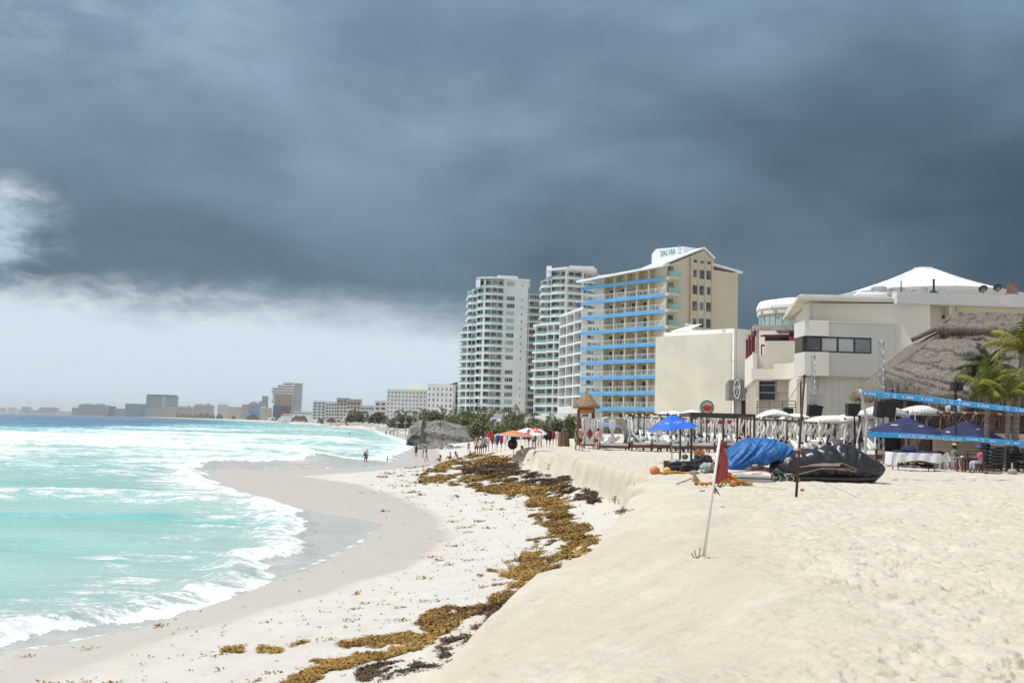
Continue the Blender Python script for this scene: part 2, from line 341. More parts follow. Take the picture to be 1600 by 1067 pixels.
def seamat():
    m, t, g, b = newmat('sea_water')
    geo = N(t, 'ShaderNodeNewGeometry'); p = geo.outputs['Position']
    A = lambda n: N(t, 'ShaderNodeAttribute', attribute_name=n).outputs['Fac']
    foam, shal, deep = A('foam'), A('shal'), A('deep')
    f0 = g.noise(g.mapping(p, (.5, 2.0, 1)), 1.0, 6, .7)
    ny = g.noise(g.mapping(p, (.045, .16, 1)), 1.0, 5, .6)
    c = g.mix(g.ss(ny, .35, .65), (.370, .575, .515), (.255, .500, .460))
    c = g.mix(g.ss(deep, 0, .35), c, (.090, .430, .470))
    c = g.mix(g.ss(deep, .25, .7), c, (.014, .200, .340)); c = g.mix(g.ss(deep, .60, 1.), c, (.005, .105, .215))
    c = g.mix(g.m('MULTIPLY', g.ss(ny, .55, .72), g.m('SUBTRACT', 1, deep)), c, (.20, .56, .54))
    c = g.mix(shal, c, g.mix(g.ss(f0, .4, .6), (.51, .485, .425), (.43, .43, .40)))
    f1 = g.noise(g.mapping(p, (.55, 1.7, 1)), 1.0, 8, .72, .6); f2 = g.noise(g.mapping(p, (.10, .42, 1)), 1.0, 8, .70, .8)
    f3 = g.noise(g.mapping(p, (1, 1.7, 1)), 6.0, 7, .80, .5)
    nn = g.m('ADD', g.m('MULTIPLY', f1, .38), g.m('ADD', g.m('MULTIPLY', f2, .26), g.m('MULTIPLY', f3, .36)))
    v = g.m('ADD', foam, g.m('MULTIPLY', g.m('SUBTRACT', nn, .5), 5.6))
    fm = g.ss(v, .38, .82)
    c = g.mix(g.m('MULTIPLY', fm, .93), c, (.80, .82, .82)); t.links.new(c, b.inputs['Base Color'])
    t.links.new(g.m('ADD', g.m('MULTIPLY', fm, .55), .22), b.inputs['Roughness'])
    b.inputs['IOR'].default_value = 1.33; b.inputs['Specular IOR Level'].default_value = .5
    bn = N(t, 'ShaderNodeBump'); bn.inputs['Strength'].default_value = .55; bn.inputs['Distance'].default_value = .10
    rip = g.noise(g.mapping(p, (.9, 2.6, 1)), 1.0, 6, .65, .3); 
    t.links.new(g.m('ADD', rip, g.m('MULTIPLY', fm, .35)), bn.inputs['Height']); t.links.new(bn.outputs[0], b.inputs['Normal'])
    return m
sea = npmesh('sea', V, F, seamat(), True); tag(sea, kind='structure')
vattr(sea, 'foam', foam); 
vattr(sea, 'shal', np.clip(np.maximum((1 - sst(df, -.6, .8)) * .95, (1 - sst(d, 0, 9)) * .45 * (y < 80)), 0, 1))
vattr(sea, 'deep', np.clip(sst(np.log(np.maximum(y, 1)), math.log(75), math.log(900)) * 1.0 * sst(d, 20, 150) + .0, 0, 1))
# ------------------------------------------------------------------ mesh builder
def wloc(o):
    v = Vector((0, 0, 0))
    while o: v += o.location; o = o.parent
    return v
class MB:
    def __init__(s): s.v = []; s.f = []
    def add(s, vs, fs):
        k = len(s.v); s.v += [tuple(v) for v in vs]; s.f += [tuple(i + k for i in f) for f in fs]; return s
    def box(s, x0, x1, y0, y1, z0, z1, T=None):
        vs = [Vector(p) for p in ((x0, y0, z0), (x1, y0, z0), (x1, y1, z0), (x0, y1, z0), (x0, y0, z1), (x1, y0, z1), (x1, y1, z1), (x0, y1, z1))]
        if T: vs = [T(p) if callable(T) else T @ p for p in vs]
        return s.add(vs, [(0, 3, 2, 1), (4, 5, 6, 7), (0, 1, 5, 4), (1, 2, 6, 5), (2, 3, 7, 6), (3, 0, 4, 7)])
    def bar(s, a, b, w, h=None):
        a = Vector(a); b = Vector(b); h = h or w; d = b - a; L = d.length
        if L < 1e-6: return s
        q = d.to_track_quat('Z', 'Y').to_matrix().to_4x4(); q.translation = a
        return s.box(-w / 2, w / 2, -h / 2, h / 2, 0, L, q)
    def tube(s, pts, rad, n=8, cap=True):
        pts = [Vector(p) for p in pts]; rads = rad if isinstance(rad, (list, tuple)) else [rad] * len(pts)
        k = len(s.v); up = None
        for i, p in enumerate(pts):
            d = (pts[min(i + 1, len(pts) - 1)] - pts[max(i - 1, 0)]).normalized()
            if up is None: up = d.orthogonal().normalized()
            up = (up - d * up.dot(d)).normalized() if (up - d * up.dot(d)).length > 1e-5 else d.orthogonal().normalized()
            sd = d.cross(up)
            for j in range(n):
                a = 2 * math.pi * j / n; s.v.append(tuple(p + (up * math.cos(a) + sd * math.sin(a)) * rads[i]))
        for i in range(len(pts) - 1):
            for j in range(n):
                a = k + i * n + j; b = k + i * n + (j + 1) % n; s.f.append((a, b, b + n, a + n))
        if cap: s.f.append(tuple(k + j for j in range(n))[::-1]); s.f.append(tuple(k + (len(pts) - 1) * n + j for j in range(n)))
        return s
    def lathe(s, c, prof, n=16, sx=1, sy=1):     # prof: (radius, z)
        c = Vector(c); k = len(s.v)
        for r_, z_ in prof:
            for j in range(n):
                a = 2 * math.pi * j / n; s.v.append((c.x + r_ * math.cos(a) * sx, c.y + r_ * math.sin(a) * sy, c.z + z_))
        for i in range(len(prof) - 1):
            for j in range(n):
                a = k + i * n + j; b = k + i * n + (j + 1) % n; s.f.append((a, b, b + n, a + n))
        s.f.append(tuple(k + j for j in range(n))[::-1]); s.f.append(tuple(k + (len(prof) - 1) * n + j for j in range(n)))
        return s
    def plate(s, poly, z0, z1):                   # extruded polygon (world xy)
        n = len(poly); vs = [(p[0], p[1], z0) for p in poly] + [(p[0], p[1], z1) for p in poly]
        return s.add(vs, [tuple(range(n))[::-1], tuple(range(n, 2 * n))] + [(i, (i + 1) % n, n + (i + 1) % n, n + i) for i in range(n)])
    def ring(s, pts, z0, z1, th=.05, zs=None):    # upright band along an open line
        for a, b in zip(pts[:-1], pts[1:]):
            a = Vector((a[0], a[1], 0)); b = Vector((b[0], b[1], 0)); d = (b - a)
            if d.length < 1e-5: continue
            n = Vector((d.y, -d.x, 0)).normalized() * th / 2; e = d.normalized() * th * .3
            a = a - e; b = b + e
            s.add([(*(a - n).xy, z0), (*(b - n).xy, z0), (*(b + n).xy, z0), (*(a + n).xy, z0), (*(a - n).xy, z1), (*(b - n).xy, z1), (*(b + n).xy, z1), (*(a + n).xy, z1)],
                  [(0, 3, 2, 1), (4, 5, 6, 7), (0, 1, 5, 4), (1, 2, 6, 5), (2, 3, 7, 6), (3, 0, 4, 7)])
        return s
    def ico(s, c, r, sub=1, sc=(1, 1, 1), jit=0., seed=0):
        bm = bmesh.new(); bmesh.ops.create_icosphere(bm, subdivisions=sub, radius=1)
        vs = []
        for v in bm.verts:
            q = v.co.copy(); k = 1 + jit * mnoise.noise(q * 2.2 + Vector((seed * 3.7, seed, 0)))
            vs.append((c[0] + q.x * r * sc[0] * k, c[1] + q.y * r * sc[1] * k, c[2] + q.z * r * sc[2] * k))
        s.add(vs, [tuple(v.index for v in f.verts) for f in bm.faces]); bm.free(); return s
    def grid(s, fn, nu, nv, closeu=False):
        k = len(s.v)
        for i in range(nu + 1):
            for j in range(nv + 1): s.v.append(tuple(fn(i / nu, j / nv)))
        for i in range(nu):
            for j in range(nv):
                a = k + i * (nv + 1) + j; s.f.append((a, a + nv + 1, a + nv + 2, a + 1))
        return s
    def build(s, name, m, parent=None, smooth=False, loc=None, solid=0):
        if not s.v: return None
        o0 = wloc(parent) if parent else (Vector(loc) if loc is not None else Vector((0, 0, 0)))
        me = bpy.data.meshes.new(name); me.from_pydata([(v[0] - o0.x, v[1] - o0.y, v[2] - o0.z) for v in s.v], [], s.f); me.update()
        if isinstance(m, (list, tuple)):
            for q in m: me.materials.append(q)
        else: me.materials.append(m)
        if smooth: me.polygons.foreach_set('use_smooth', [True] * len(me.polygons))
        o = bpy.data.objects.new(name, me); COL.objects.link(o)
        if parent: o.parent = parent
        elif loc is not None: o.location = loc
        if solid:
            md = o.modifiers.new('thickness', 'SOLIDIFY'); md.thickness = solid; md.offset = 0
        return o
def thing(name, label, cat, loc=(0, 0, 0), group=None):
    o = bpy.data.objects.new(name, None); COL.objects.link(o); o.location = loc; o.empty_display_size = .3
    return tag(o, label, cat, group)
def dup(src, loc, rotz=0., label=None, group=None, scale=None):
    r = src.copy(); COL.objects.link(r); r.location = loc; r.rotation_euler = (0, 0, rotz)
    if scale: r.scale = scale if isinstance(scale, tuple) else (scale,) * 3
    if label: r['label'] = label
    if group: r['group'] = group
    for ch in list(src.children):
        c = ch.copy(); COL.objects.link(c); c.parent = r
        for gch in ch.children:
            d = gch.copy(); COL.objects.link(d); d.parent = c
    return r
class FR:
    """facade frame: u along the wall, w outward (towards the sea/camera side), z up"""
    def __init__(s, a, b, z0=0):
        s.a = Vector((a[0], a[1], 0)); s.b = Vector((b[0], b[1], 0)); s.e = (s.b - s.a).normalized(); s.L = (s.b - s.a).length
        s.n = Vector((s.e.y, -s.e.x, 0)); s.z0 = z0
    def p(s, u, w, z): q = s.a + s.e * u + s.n * w; return Vector((q.x, q.y, z + s.z0))
    def box(s, mb, u0, u1, w0, w1, z0, z1): return mb.box(u0, u1, w0, w1, z0, z1, lambda q: s.p(q.x, q.y, q.z))
def text_mesh(name, txt, m, parent, loc, right, up, size, ext=.01, squeeze=1., align='LEFT', shear=0.):
    cu = bpy.data.curves.new(name, 'FONT'); cu.body = txt; cu.size = 1; cu.extrude = ext / size; cu.align_x = align; cu.shear = shear
    o = bpy.data.objects.new(name, cu); COL.objects.link(o)
    dg = bpy.context.evaluated_depsgraph_get(); dg.update(); me = bpy.data.meshes.new_from_object(o.evaluated_get(dg))
    bpy.data.objects.remove(o); bpy.data.curves.remove(cu)
    r_ = Vector(right).normalized(); u_ = Vector(up).normalized(); n_ = r_.cross(u_)
    o0 = wloc(parent) if parent else Vector((0, 0, 0))
    for v in me.vertices:
        q = Vector(loc) + r_ * v.co.x * size * squeeze + u_ * v.co.y * size + n_ * v.co.z * size; v.co = q - o0
    me.materials.clear(); me.materials.append(m); o = bpy.data.objects.new(name, me); COL.objects.link(o); o.parent = parent
    return o
# ------------------------------------------------------------------ building materials
WHITE = mat('white_render', (.74, .75, .74), .75, .05, .15, 0)
OFFW = mat('off_white_render', (.66, .665, .65), .8, .06, .2)
SLABW = mat('white_slab', (.78, .79, .79), .7, .04, .3)
GLASSG = mat('green_tinted_glass', (.20, .36, .34), .12, .15, .25, spec=.8, col2=(.36, .48, .46))
GLASSD = mat('dark_window_glass', (.035, .05, .055), .08, .3, .35, spec=.8, col2=(.16, .19, .19), thr=(.45, .62))
GLASSM = mat('curtained_window_glass', (.07, .085, .085), .1, .3, .5, spec=.7, col2=(.38, .39, .37), thr=(.42, .6))
RAILG = mat('clear_rail_glass', (.60, .70, .70), .08, .1, .3, alpha=.10, spec=.8)
RAILT = mat('teal_rail_glass', (.33, .56, .53), .10, .15, .2, alpha=.62, spec=.8)
RAILM = mat('pale_rail_metal', (.62, .64, .64), .5, .05, 1)
BEIGE = mat('beige_render', (.575, .505, .385), .85, .08, .12, col2=(.545, .48, .37))
YELLOW = mat('yellow_recess_paint', (.62, .49, .27), .85, .06, .3)
BLUE = mat('blue_band_paint', (.130, .385, .700), .6, .05, .4)
ROOFW = mat('white_roof_membrane', (.80, .82, .84), .6, .03, .3)
CREAM = mat('cream_render', (.76, .72, .64), .85, .05, .18, bump=.08, col2=(.71, .67, .59))  # lighter cream for sun-facing walls, sunlight put into the colour
CREAM2 = mat('darker_cream_render', (.70, .665, .56), .85, .05, .25, bump=.08, col2=(.60, .57, .48))  # darker cream; on the venue front it carries the shade in its colour
PINKW = mat('pinkish_render', (.66, .60, .54), .85, .05, .3)
FRAME = mat('dark_window_frame', (.055, .05, .045), .5, .1, 2)
CONC = mat('bare_concrete', (.42, .39, .35), .9, .12, .4)
TAN = mat('tan_far_render', (.50, .46, .40), .9, .1, .05)
GREYB = mat('grey_far_render', (.42, .42, .42), .9, .1, .05)
GLB = mat('blue_glass_curtain_wall', (.07, .125, .175), .3, .2, .02, spec=.5, col2=(.10, .165, .21))
RED = mat('dark_red_steel', (.20, .022, .035), .5, .1, 1)
STEEL = mat('galvanised_steel', (.42, .43, .43), .4, .12, 2, metal=.5)
BLACK = mat('black_plastic', (.014, .014, .016), .45, .1, 4)
TERRA = mat('terracotta_tiles', (.28, .10, .065), .85, .15, .4)
GL = 2.8
def G2(px, Y): return (X(px, Y), Y)
def windows(t, F, us, zs, wd, hg, w=0.03, m=GLASSD, name='window', dep=.12, every=None, frame=None):
    cnt = 0; extra = MB()
    for z in zs:
        for u in us:
            mb = MB() if cnt < 95 else extra
            F.box(mb, u - wd / 2, u + wd / 2, w - dep, w, z, z + hg)
            if cnt < 95: mb.build(name, m, t)
            cnt += 1
    if extra.v: tag(extra.build(name, m, t), kind='stuff')
# ------------------------------------------------------------------ hotel with blue balcony bands
def salvia():
    Yc, Yl = 185.0, 200.0
    c = G2(1037, Yc); l = G2(918, Yl); r1 = G2(1111, 189.5); r2 = G2(1152, 193.5)
    F = FR(l, c); S = FR(c, r1); S2 = FR(r1, r2)
    t = thing('blue_banded_hotel', 'beige hotel tower with blue balcony bands and white pitched roof bearing a sign', 'hotel', (*c, GL))
    # band levels: blue band underside at the corner
    ys = [968, 875, 785, 697, 607, 515, 422, 329, 240]
    zb = [Z(1037, 370 + q / 3.557, Yc) for q in ys]
    st = (zb[-1] - zb[0]) / 8; lev = [zb[0] + st * i for i in range(-2, 9)]
    ztop = lev[-1] + 3.2
    # roof profile along the side wall
    ridge_u = S.L * .98
    zr = Z(1103, 391, 189); ze_l = Z(1040, 414, 185); back = Z(1127, 408, 191)
    B = lambda p, w: (p[0] + F.n.x * -w, p[1] + F.n.y * -w)
    # core behind the loggias
    core = MB(); F.box(core, 1.0, F.L, -14, -1.5, GL - 3, ztop - .3); core.build('loggia_wall', YELLOW, t)
    wl = MB(); F.box(wl, -.2, 3.6, -13, -1.45, GL - 3, ztop - .4); wl.build('end_bay_wall', WHITE, t)
    # side (gable) wall
    sw = MB(); th = .35
    poly = [(0, GL - 3), (S.L, GL - 3), (S.L, back - .1), (S.L * .80, zr - .15), (0, ze_l - .2)]
    vs = [S.p(u, 0, z) for u, z in poly] + [S.p(u, -9, z) for u, z in poly]; n = len(poly)
    sw.add(vs, [tuple(range(n)), tuple(range(n, 2 * n))[::-1]] + [(i, n + i, n + (i + 1) % n, (i + 1) % n) for i in range(n)])
    sw.build('gable_wall', BEIGE, t)
    s2 = MB(); z2 = Z(1140, 425, 192); S2.box(s2, 0, S2.L, -9, -.12, GL - 3, z2); s2.build('stair_wing_wall', BEIGE, t)
    rr = MB(); rr.add([S2.p(-.3, .3, z2 + .9), S2.p(S2.L + .9, .3, z2 + .1), S2.p(S2.L + .9, -10, z2 + .1), S2.p(-.3, -10, z2 + 1.1), S2.p(-.3, .3, z2 + 1.2), S2.p(S2.L + .9, .3, z2 + .45), S2.p(S2.L + .9, -10, z2 + .45), S2.p(-.3, -10, z2 + 1.4)],
                      [(0, 3, 2, 1), (4, 5, 6, 7), (0, 1, 5, 4), (1, 2, 6, 5), (2, 3, 7, 6), (3, 0, 4, 7)]); rr.build('wing_roof', ROOFW, t)
    # window strip on the gable
    u0, u1 = S.L * .52, S.L * .965
    strip = MB(); S.box(strip, u0, u1, 0, .35, GL - 3, Z(1100, 404, 189)); strip.build('window_strip', BEIGE, t)
    for k in range(4):
        p = MB(); uu = u0 + (u1 - u0) * k / 3; S.box(p, uu - .14, uu + .14, .35, .55, GL - 3, Z(1100, 404, 189) - .1); p.build('pilaster', BEIGE, t)
    for j, yy in enumerate((215, 303, 392, 483)):
        z = Z(1107, 370 + yy / 3.557, 189)
        for k in range(3):
            f = MB(); uu = u0 + (u1 - u0) * (k + .5) / 3; S.box(f, uu - .48, uu + .48, .352, .42, z - .85, z + .85); f = f.build('window_frame', FRAME if (k + j) % 3 else OFFW, t)
            q = MB(); S.box(q, uu - .40, uu + .40, .42, .44, z - .77, z + .77); q.build('pane', GLASSD, f)
    for k in range(3):
        z = Z(1107, 411 + .3 * k, 189); f = MB(); uu = u0 + (u1 - u0) * (k + .5) / 3; S.box(f, uu - .48, uu + .48, .352, .42, z - .4, z + .4); f = f.build('window_frame', OFFW, t)
        q = MB(); S.box(q, uu - .38, uu + .38, .42, .44, z - .3, z + .3); q.build('pane', GLASSD, f)
    # right-hand balconies seen in profile
    for k in range(3):
        z = Z(1160, 370 + (300, 388, 475)[k] / 3.557, 196)
        s = MB(); S2.box(s, S2.L, S2.L + 1.0, -3.5, -1.2, z - .25, z + .35); s = s.build('side_balcony', BEIGE, t)
        q = MB(); S2.box(q, S2.L + .9, S2.L + .95, -3.4, -1.25, z + .36, z + 1.4); q.build('railing', RAILT, s)
    # bays: fractions of the facade
    fr = [0.13, .29, .43, .575, .72, .86, 1.0]; fr = [0.0, .185, .335, .485, .635, .785, 1.0]
    us = [F.L * f for f in fr]
    rnd = random.Random(3)
    for i, z in enumerate(lev):
        b = MB(); F.box(b, -2.6, F.L + .1, -.18, .10, z - .05, z + .62); b.build('blue_band', BLUE, t)
        s = MB(); F.box(s, -2.6, F.L - .02, -1.95, -.18, z + .1, z + .42); F.box(s, -2.6, .2, -3.4, -1.95, z + .1, z + .42); s.build('balcony_floor', OFFW, t)
        # corner balcony on the gable side
        c2 = MB(); S.box(c2, -.1, 2.7, .02, 1.1, z + .05, z + .62); c2 = c2.build('corner_balcony', BEIGE, t)
        q = MB(); S.box(q, 0, 2.65, 1.03, 1.07, z + .64, z + 1.65); S.box(q, 2.61, 2.65, .05, 1.03, z + .64, z + 1.65); q.build('railing', RAILT, c2)
        q = MB(); S.box(q, .5, 1.7, .005, .05, z + .65, z + 2.7); q.build('glass_door', GLASSD, c2)
        if i > 9: continue
        ra = MB(); F.box(ra, -2.5, F.L - .02, -.08, -.05, z + .66, z + 1.58); ra.build('glass_railing', RAILG, t)
        hr = MB(); F.box(hr, -2.5, F.L, -.10, -.03, z + 1.58, z + 1.65); F.box(hr, -2.5, F.L, -.10, -.03, z + .62, z + .67)
        for uu in np.arange(-2.5, F.L, 1.65): F.box(hr, uu - .018, uu + .018, -.10, -.03, z + .7, z + 1.58)
        hr.build('handrail', SLABW, t)
        for k in range(6):
            a, e = us[k], us[k + 1]
            f = MB(); kind = rnd.random(); wd = min(e - a - .35, 2.5 if k < 5 else 3.4)
            if k == 0: F.box(f, a + 2.2, e - .1, -1.449, -1.38, z + .45, z + 2.75)
            else: F.box(f, a + .45, a + .45 + wd * .82, -1.499, -1.42, z + .42, z + 2.7)
            f = f.build('sliding_door', SLABW, t)
            ps = MB(); ps2 = MB(); x0 = a + .45; wd *= .82; nn = 3 if k == 5 else 2
            if k == 0: x0 = a + 2.2; wd = e - .1 - x0; nn = 1
            ww = -1.38 if k == 0 else -1.42
            for j in range(nn):
                ps = MB(); F.box(ps, x0 + wd * j / nn + .07, x0 + wd * (j + 1) / nn - .07, ww, ww + .02, z + .5, z + 2.62)
                if (j + (kind > .55)) % 2: ps.build('pane', GLASSD, f)
                else: ps.build('curtained_pane', GLASSM if kind < .8 else OFFW, f)
            if rnd.random() < .75:
                ch = MB(); q = a + .5 + rnd.random() * .5
                for dx in (0, .95):
                    F.box(ch, q + dx, q + dx + .5, -.9, -.45, z + .80, z + .86); F.box(ch, q + dx, q + dx + .05, -.9, -.45, z + .86, z + 1.3)
                    for a1 in (0, .45):
                        for a2 in (-.9, -.49): F.box(ch, q + dx + a1, q + dx + a1 + .05, a2, a2 + .04, z + .42, z + .80)
                ch.build('balcony_chair', FRAME if rnd.random() < .7 else SLABW, t)
        if rnd.random() < .8:
            k = rnd.randrange(1, 5); ac = MB(); F.box(ac, us[k + 1] - 1.9, us[k + 1] - 1.2, -1.48, -1.1, z + 2.95, z + 3.3); ac.build('air_conditioner', GREYB, t)
    for k in range(1, 7):
        p = MB(); F.box(p, us[k] - .11, us[k] + .11, -1.95, -.02 if k < 6 else -.05, GL, ztop - 1.2 + .5 * k / 6 * 1.6); p.build('partition', mat('pale_yellow_fin', (.62, .56, .40), .8), t)
    # roof: front slope, swooping down to the left
    def zf(u): return (Z(1037, 414, 185) * u + Z(912, 437, 200) * (1 - u))
    rf = MB(); zt = zr
    def rp(u, v, dz):
        uu = -3.2 + (F.L + 3.4) * u; w = 1.0 - 12.5 * v
        zz = zf(u) + (zt - zf(1)) * (v ** 1.0) * (.55 + .45 * u) - .8 * math.sin(math.pi * v) * .6
        return F.p(uu, w, zz + dz)
    rf.grid(lambda a, b: rp(a, b, .0), 12, 8); rf.grid(lambda a, b: rp(1 - a, b, -.38), 12, 8)
    rf.grid(lambda a, b: rp(a, 0, -.38 + .38 * b), 12, 1); rf.grid(lambda a, b: rp(1, a, -.38 * (1 - b)), 12, 1); rf.grid(lambda a, b: rp(0, a, -.38 * b), 12, 1)
    rf.build('roof', ROOFW, t)
    # rake along the gable and down the back
    rk = MB()
    pts = [S.p(-.4, .35, ze_l), S.p(S.L * .80, .35, zr + .15), S.p(S.L * 1.03, .35, back + .1)]
    for a, b in zip(pts[:-1], pts[1:]):
        off = -S.n * 9; up = Vector((0, 0, .35))
        rk.add([a, b, b + off, a + off, a + up, b + up, b + off + up, a + off + up], [(0, 3, 2, 1), (4, 5, 6, 7), (0, 1, 5, 4), (1, 2, 6, 5), (2, 3, 7, 6), (3, 0, 4, 7)])
    rk.build('gable_roof_edge', ROOFW, t)
    # roof opening and sign box
    o = MB(); o.add([rp(.42, .55, .06), rp(.66, .60, .06), rp(.74, .80, .06), rp(.62, .82, .06)], [(0, 1, 2, 3)]); o.build('roof_opening', mat('grey_roof_opening', (.36, .35, .34), .9), t, solid=.04)
    ys_ = 191.0; a = at_y(1025, 405, 194); b = at_y(1067.5, 398, 190.5); e = at_y(1094, 395, 192.5)
    zt1 = Z(1067, 385, 190.5)
    SB = FR((a.x, a.y), (b.x, b.y)); SC = FR((b.x, b.y), (e.x, e.y))
    q = MB(); q.plate([(a.x, a.y), (b.x, b.y), (e.x, e.y), (e.x - 3, e.y + 5), (a.x, a.y + 6)], zr - 4.5, zt1 - .02); q.build('sign_parapet', ROOFW, t)
    z0 = Z(1035, 401, 193)
    text_mesh('sign_lettering', 'SALVIA', mat('teal_sign_paint', (.13, .36, .36), .6), t, SB.p(.95, .06, z0 + .12), SB.e + Vector((0, 0, .055)), (0, 0, 1), 1.6, .03, .66)
    lf = MB(); cx = SB.L - .75
    for k, (dx, dz, an) in enumerate(((-.22, .75, .5), (.22, .75, -.5), (-.1, 1.25, .3), (.15, 1.3, -.35), (0, 1.65, 0))):
        for s_ in range(1):
            a_ = math.pi / 2 + an; p0 = (cx + dx, z0 + .3 + dz); ln = .42
            c_, s2_ = math.cos(a_), math.sin(a_)
            lf.add([SB.p(p0[0] - c_ * ln / 2, .07, p0[1] - s2_ * ln / 2), SB.p(p0[0] + s2_ * .13, .07, p0[1] - c_ * .13), SB.p(p0[0] + c_ * ln / 2, .07, p0[1] + s2_ * ln / 2), SB.p(p0[0] - s2_ * .13, .07, p0[1] + c_ * .13)], [(0, 1, 2, 3)])
    SB.box(lf, cx - .4, cx + .4, .05, .08, z0 + .35, z0 + .5)
    lf.build('leaf_emblem', mat('teal_emblem_paint', (.20, .45, .50), .6), t)
    # ground floor loggia fill
salvia()
# ------------------------------------------------------------------ white condominium towers
def rounded(pts, r=2.0, n=5):
    out = []
    for i, p in enumerate(pts):
        if i in (0, len(pts) - 1): out.append(p); continue
        a = Vector(pts[i - 1]); b = Vector(p); c = Vector(pts[i + 1])
        rr = min(r, (a - b).length * .45, (c - b).length * .45)
        s = b + (a - b).normalized() * rr; e = b + (c - b).normalized() * rr
        for k in range(n + 1):
            u = k / n; q = s * (1 - u) ** 2 + b * 2 * u * (1 - u) + e * u * u; out.append((q.x, q.y))
    return out
def offset(pts, d):
    out = []
    for i, p in enumerate(pts):
        a = Vector(pts[max(i - 1, 0)]); b = Vector(pts[min(i + 1, len(pts) - 1)]); e = (b - a).normalized()
        out.append((p[0] + e.y * d, p[1] - e.x * d))
    return out
def subpath(pts, a, b):
    """piece of a polyline between two fractions of its length"""
    P = [Vector(p) for p in pts]; L = [0]
    for i in range(1, len(P)): L.append(L[-1] + (P[i] - P[i - 1]).length)
    T = L[-1]; a *= T; b *= T; out = []
    def at(s):
        for i in range(1, len(P)):
            if s <= L[i] + 1e-6: return P[i - 1].lerp(P[i], (s - L[i - 1]) / max(L[i] - L[i - 1], 1e-6))
        return P[-1]
    out = [tuple(at(a))] + [tuple(P[i]) for i in range(len(P)) if a < L[i] < b] + [tuple(at(b))]
    return out
def balcony_tower(t, front, zbase, fh, nf, back=14, slab_out=1.4, rail=RAILT, glass=GLASSM, piers=(0, .33, .66, 1), par=.45, skip=(), wallm=WHITE, pierw=.03, seed=0):
    """storeys of slabs, parapets, glass rails and recessed windows along a (curved) front"""
    rnd = random.Random(seed)
    inner = offset(front, -slab_out)
    poly = inner + [(inner[-1][0] + .5, inner[-1][1] + back), (inner[0][0] + .5, inner[0][1] + back)]
    core = MB(); core.plate(poly, zbase - 4, zbase + fh * nf); core.build('core_wall', wallm, t)
    for i in range(nf):
        z = zbase + i * fh
        s = MB(); sp = front + inner[::-1]; s.plate(sp, z - .12, z + .12); s.ring(front, z - .3, z + par, .18); s.build('balcony_slab', SLABW, t)
        if i in skip: continue
        r = MB(); r.ring(front, z + par, z + 1.15, .06); r.build('glass_railing', rail, t)
        gp = offset(inner, .06); gl = MB(); dk = MB()
        n = max(3, int(len(piers) * 3)); 
        for k in range(n):
            a, b = (k + .12) / n, (k + .9) / n
            (gl if rnd.random() < .5 else dk).ring(subpath(gp, a, b), z + .15, z + fh - .45, .08)
        gl2 = MB(); gl2.ring(gp, z + .3, z + .4, .05); [b_.v and b_.add(gl2.v, gl2.f) for b_ in (gl, dk)]; gl.build('window', glass, t); dk.build('dark_window', GLASSD, t)
    for f in piers:
        if f is None: continue
        a = max(0, f - pierw); b = min(1, f + pierw); o_ = subpath(front, a, b); i_ = subpath(inner, a, b)
        p = MB(); p.plate(offset(o_, .05) + i_[::-1], zbase - 3, zbase + fh * nf); p.build('pier', wallm, t)
def tower_one():
    Y = 430.; t = thing('white_condo_tower', 'tall white condominium tower left of the blue banded hotel with rounded green glass balconies', 'apartment tower', (X(775, Y), Y, GL))
    fh = 11.62 * Y / FPX; nf = 20; zb = Z(770, 645, Y) - fh * 2.05
    ztop = zb + nf * fh
    # low stack at far left, tall curved stack, front bay, blank wall, recessed wing
    f0 = rounded([G2(713, 452), G2(715, 440), G2(727, 438)], 2); balcony_tower(t, f0, zb, fh, 14, 12, 1.2, seed=1, piers=(1,))
    f1 = rounded([G2(722.5, 452), G2(727, 437), G2(741, 436)], 4); balcony_tower(t, f1, zb, fh, nf - 1, 12, 1.3, seed=2, piers=(.45, 1))
    f2 = rounded([G2(739, 446), G2(740, 430), G2(766, 427), G2(783, 430)], 4.0); balcony_tower(t, f2, zb, fh, nf, 16, 1.5, seed=3, piers=(.17, .66, 1), pierw=.018)
    W = FR(G2(782, 430.5), G2(820, 433)); w = MB(); W.box(w, 0, W.L, -20, 0, GL - 4, ztop + .3); w.build('side_wall', WHITE, t)
    zs = [zb + i * fh + .9 for i in range(2, nf)]
    for i, z in enumerate(zs):
        if i in (6, 16): continue
        f = MB(); W.box(f, 1.2, 4.8, .02, .08, z, z + 1.9); f = f.build('window_frame', OFFW, t)
        a = MB(); dark = i in (0, 2, 3, 4, 7, 14, 15) or i % 5 == 0
        for k in range(4): W.box(a, 1.3 + k * .87, 2.05 + k * .87, .08, .11, z + .1, z + 1.8)
        a.build('pane', GLASSD if dark else GLASSG, f)
        q = MB(); W.box(q, 7.9, 8.3, .02, .08, z + .2, z + 1.1); q.build('small_window', GLASSD, t)
    f3 = [G2(820, 446), G2(843, 448)]; balcony_tower(t, f3, zb, fh, nf - 1, 10, 1.6, seed=4, piers=(.1, 1))
    # roof: eaves plate, rounded penthouse
    e = MB(); e.plate([G2(738, 429), G2(766, 425.5), G2(781, 428), G2(822.5, 431.5), G2(823, 452), G2(738, 452)], ztop + .3, ztop + .9); e.build('roof_eaves', SLABW, t)
    p = MB(); p.plate([G2(737, 429), G2(744, 428), G2(745, 440), G2(737, 440)], ztop - 3.5, ztop - .1); p.build('corner_turret', SLABW, t)
    p = MB(); p.plate(rounded([G2(770, 436), G2(772, 431.5), G2(803, 433), G2(804, 444), G2(771, 444)], 1), ztop + .9, ztop + 2.4); p.build('penthouse', WHITE, t)
    p = MB(); p.plate([G2(752, 436), G2(771, 433), G2(771, 446), G2(752, 446)], ztop + .9, ztop + 1.7); p.build('roof_parapet', WHITE, t)
tower_one()
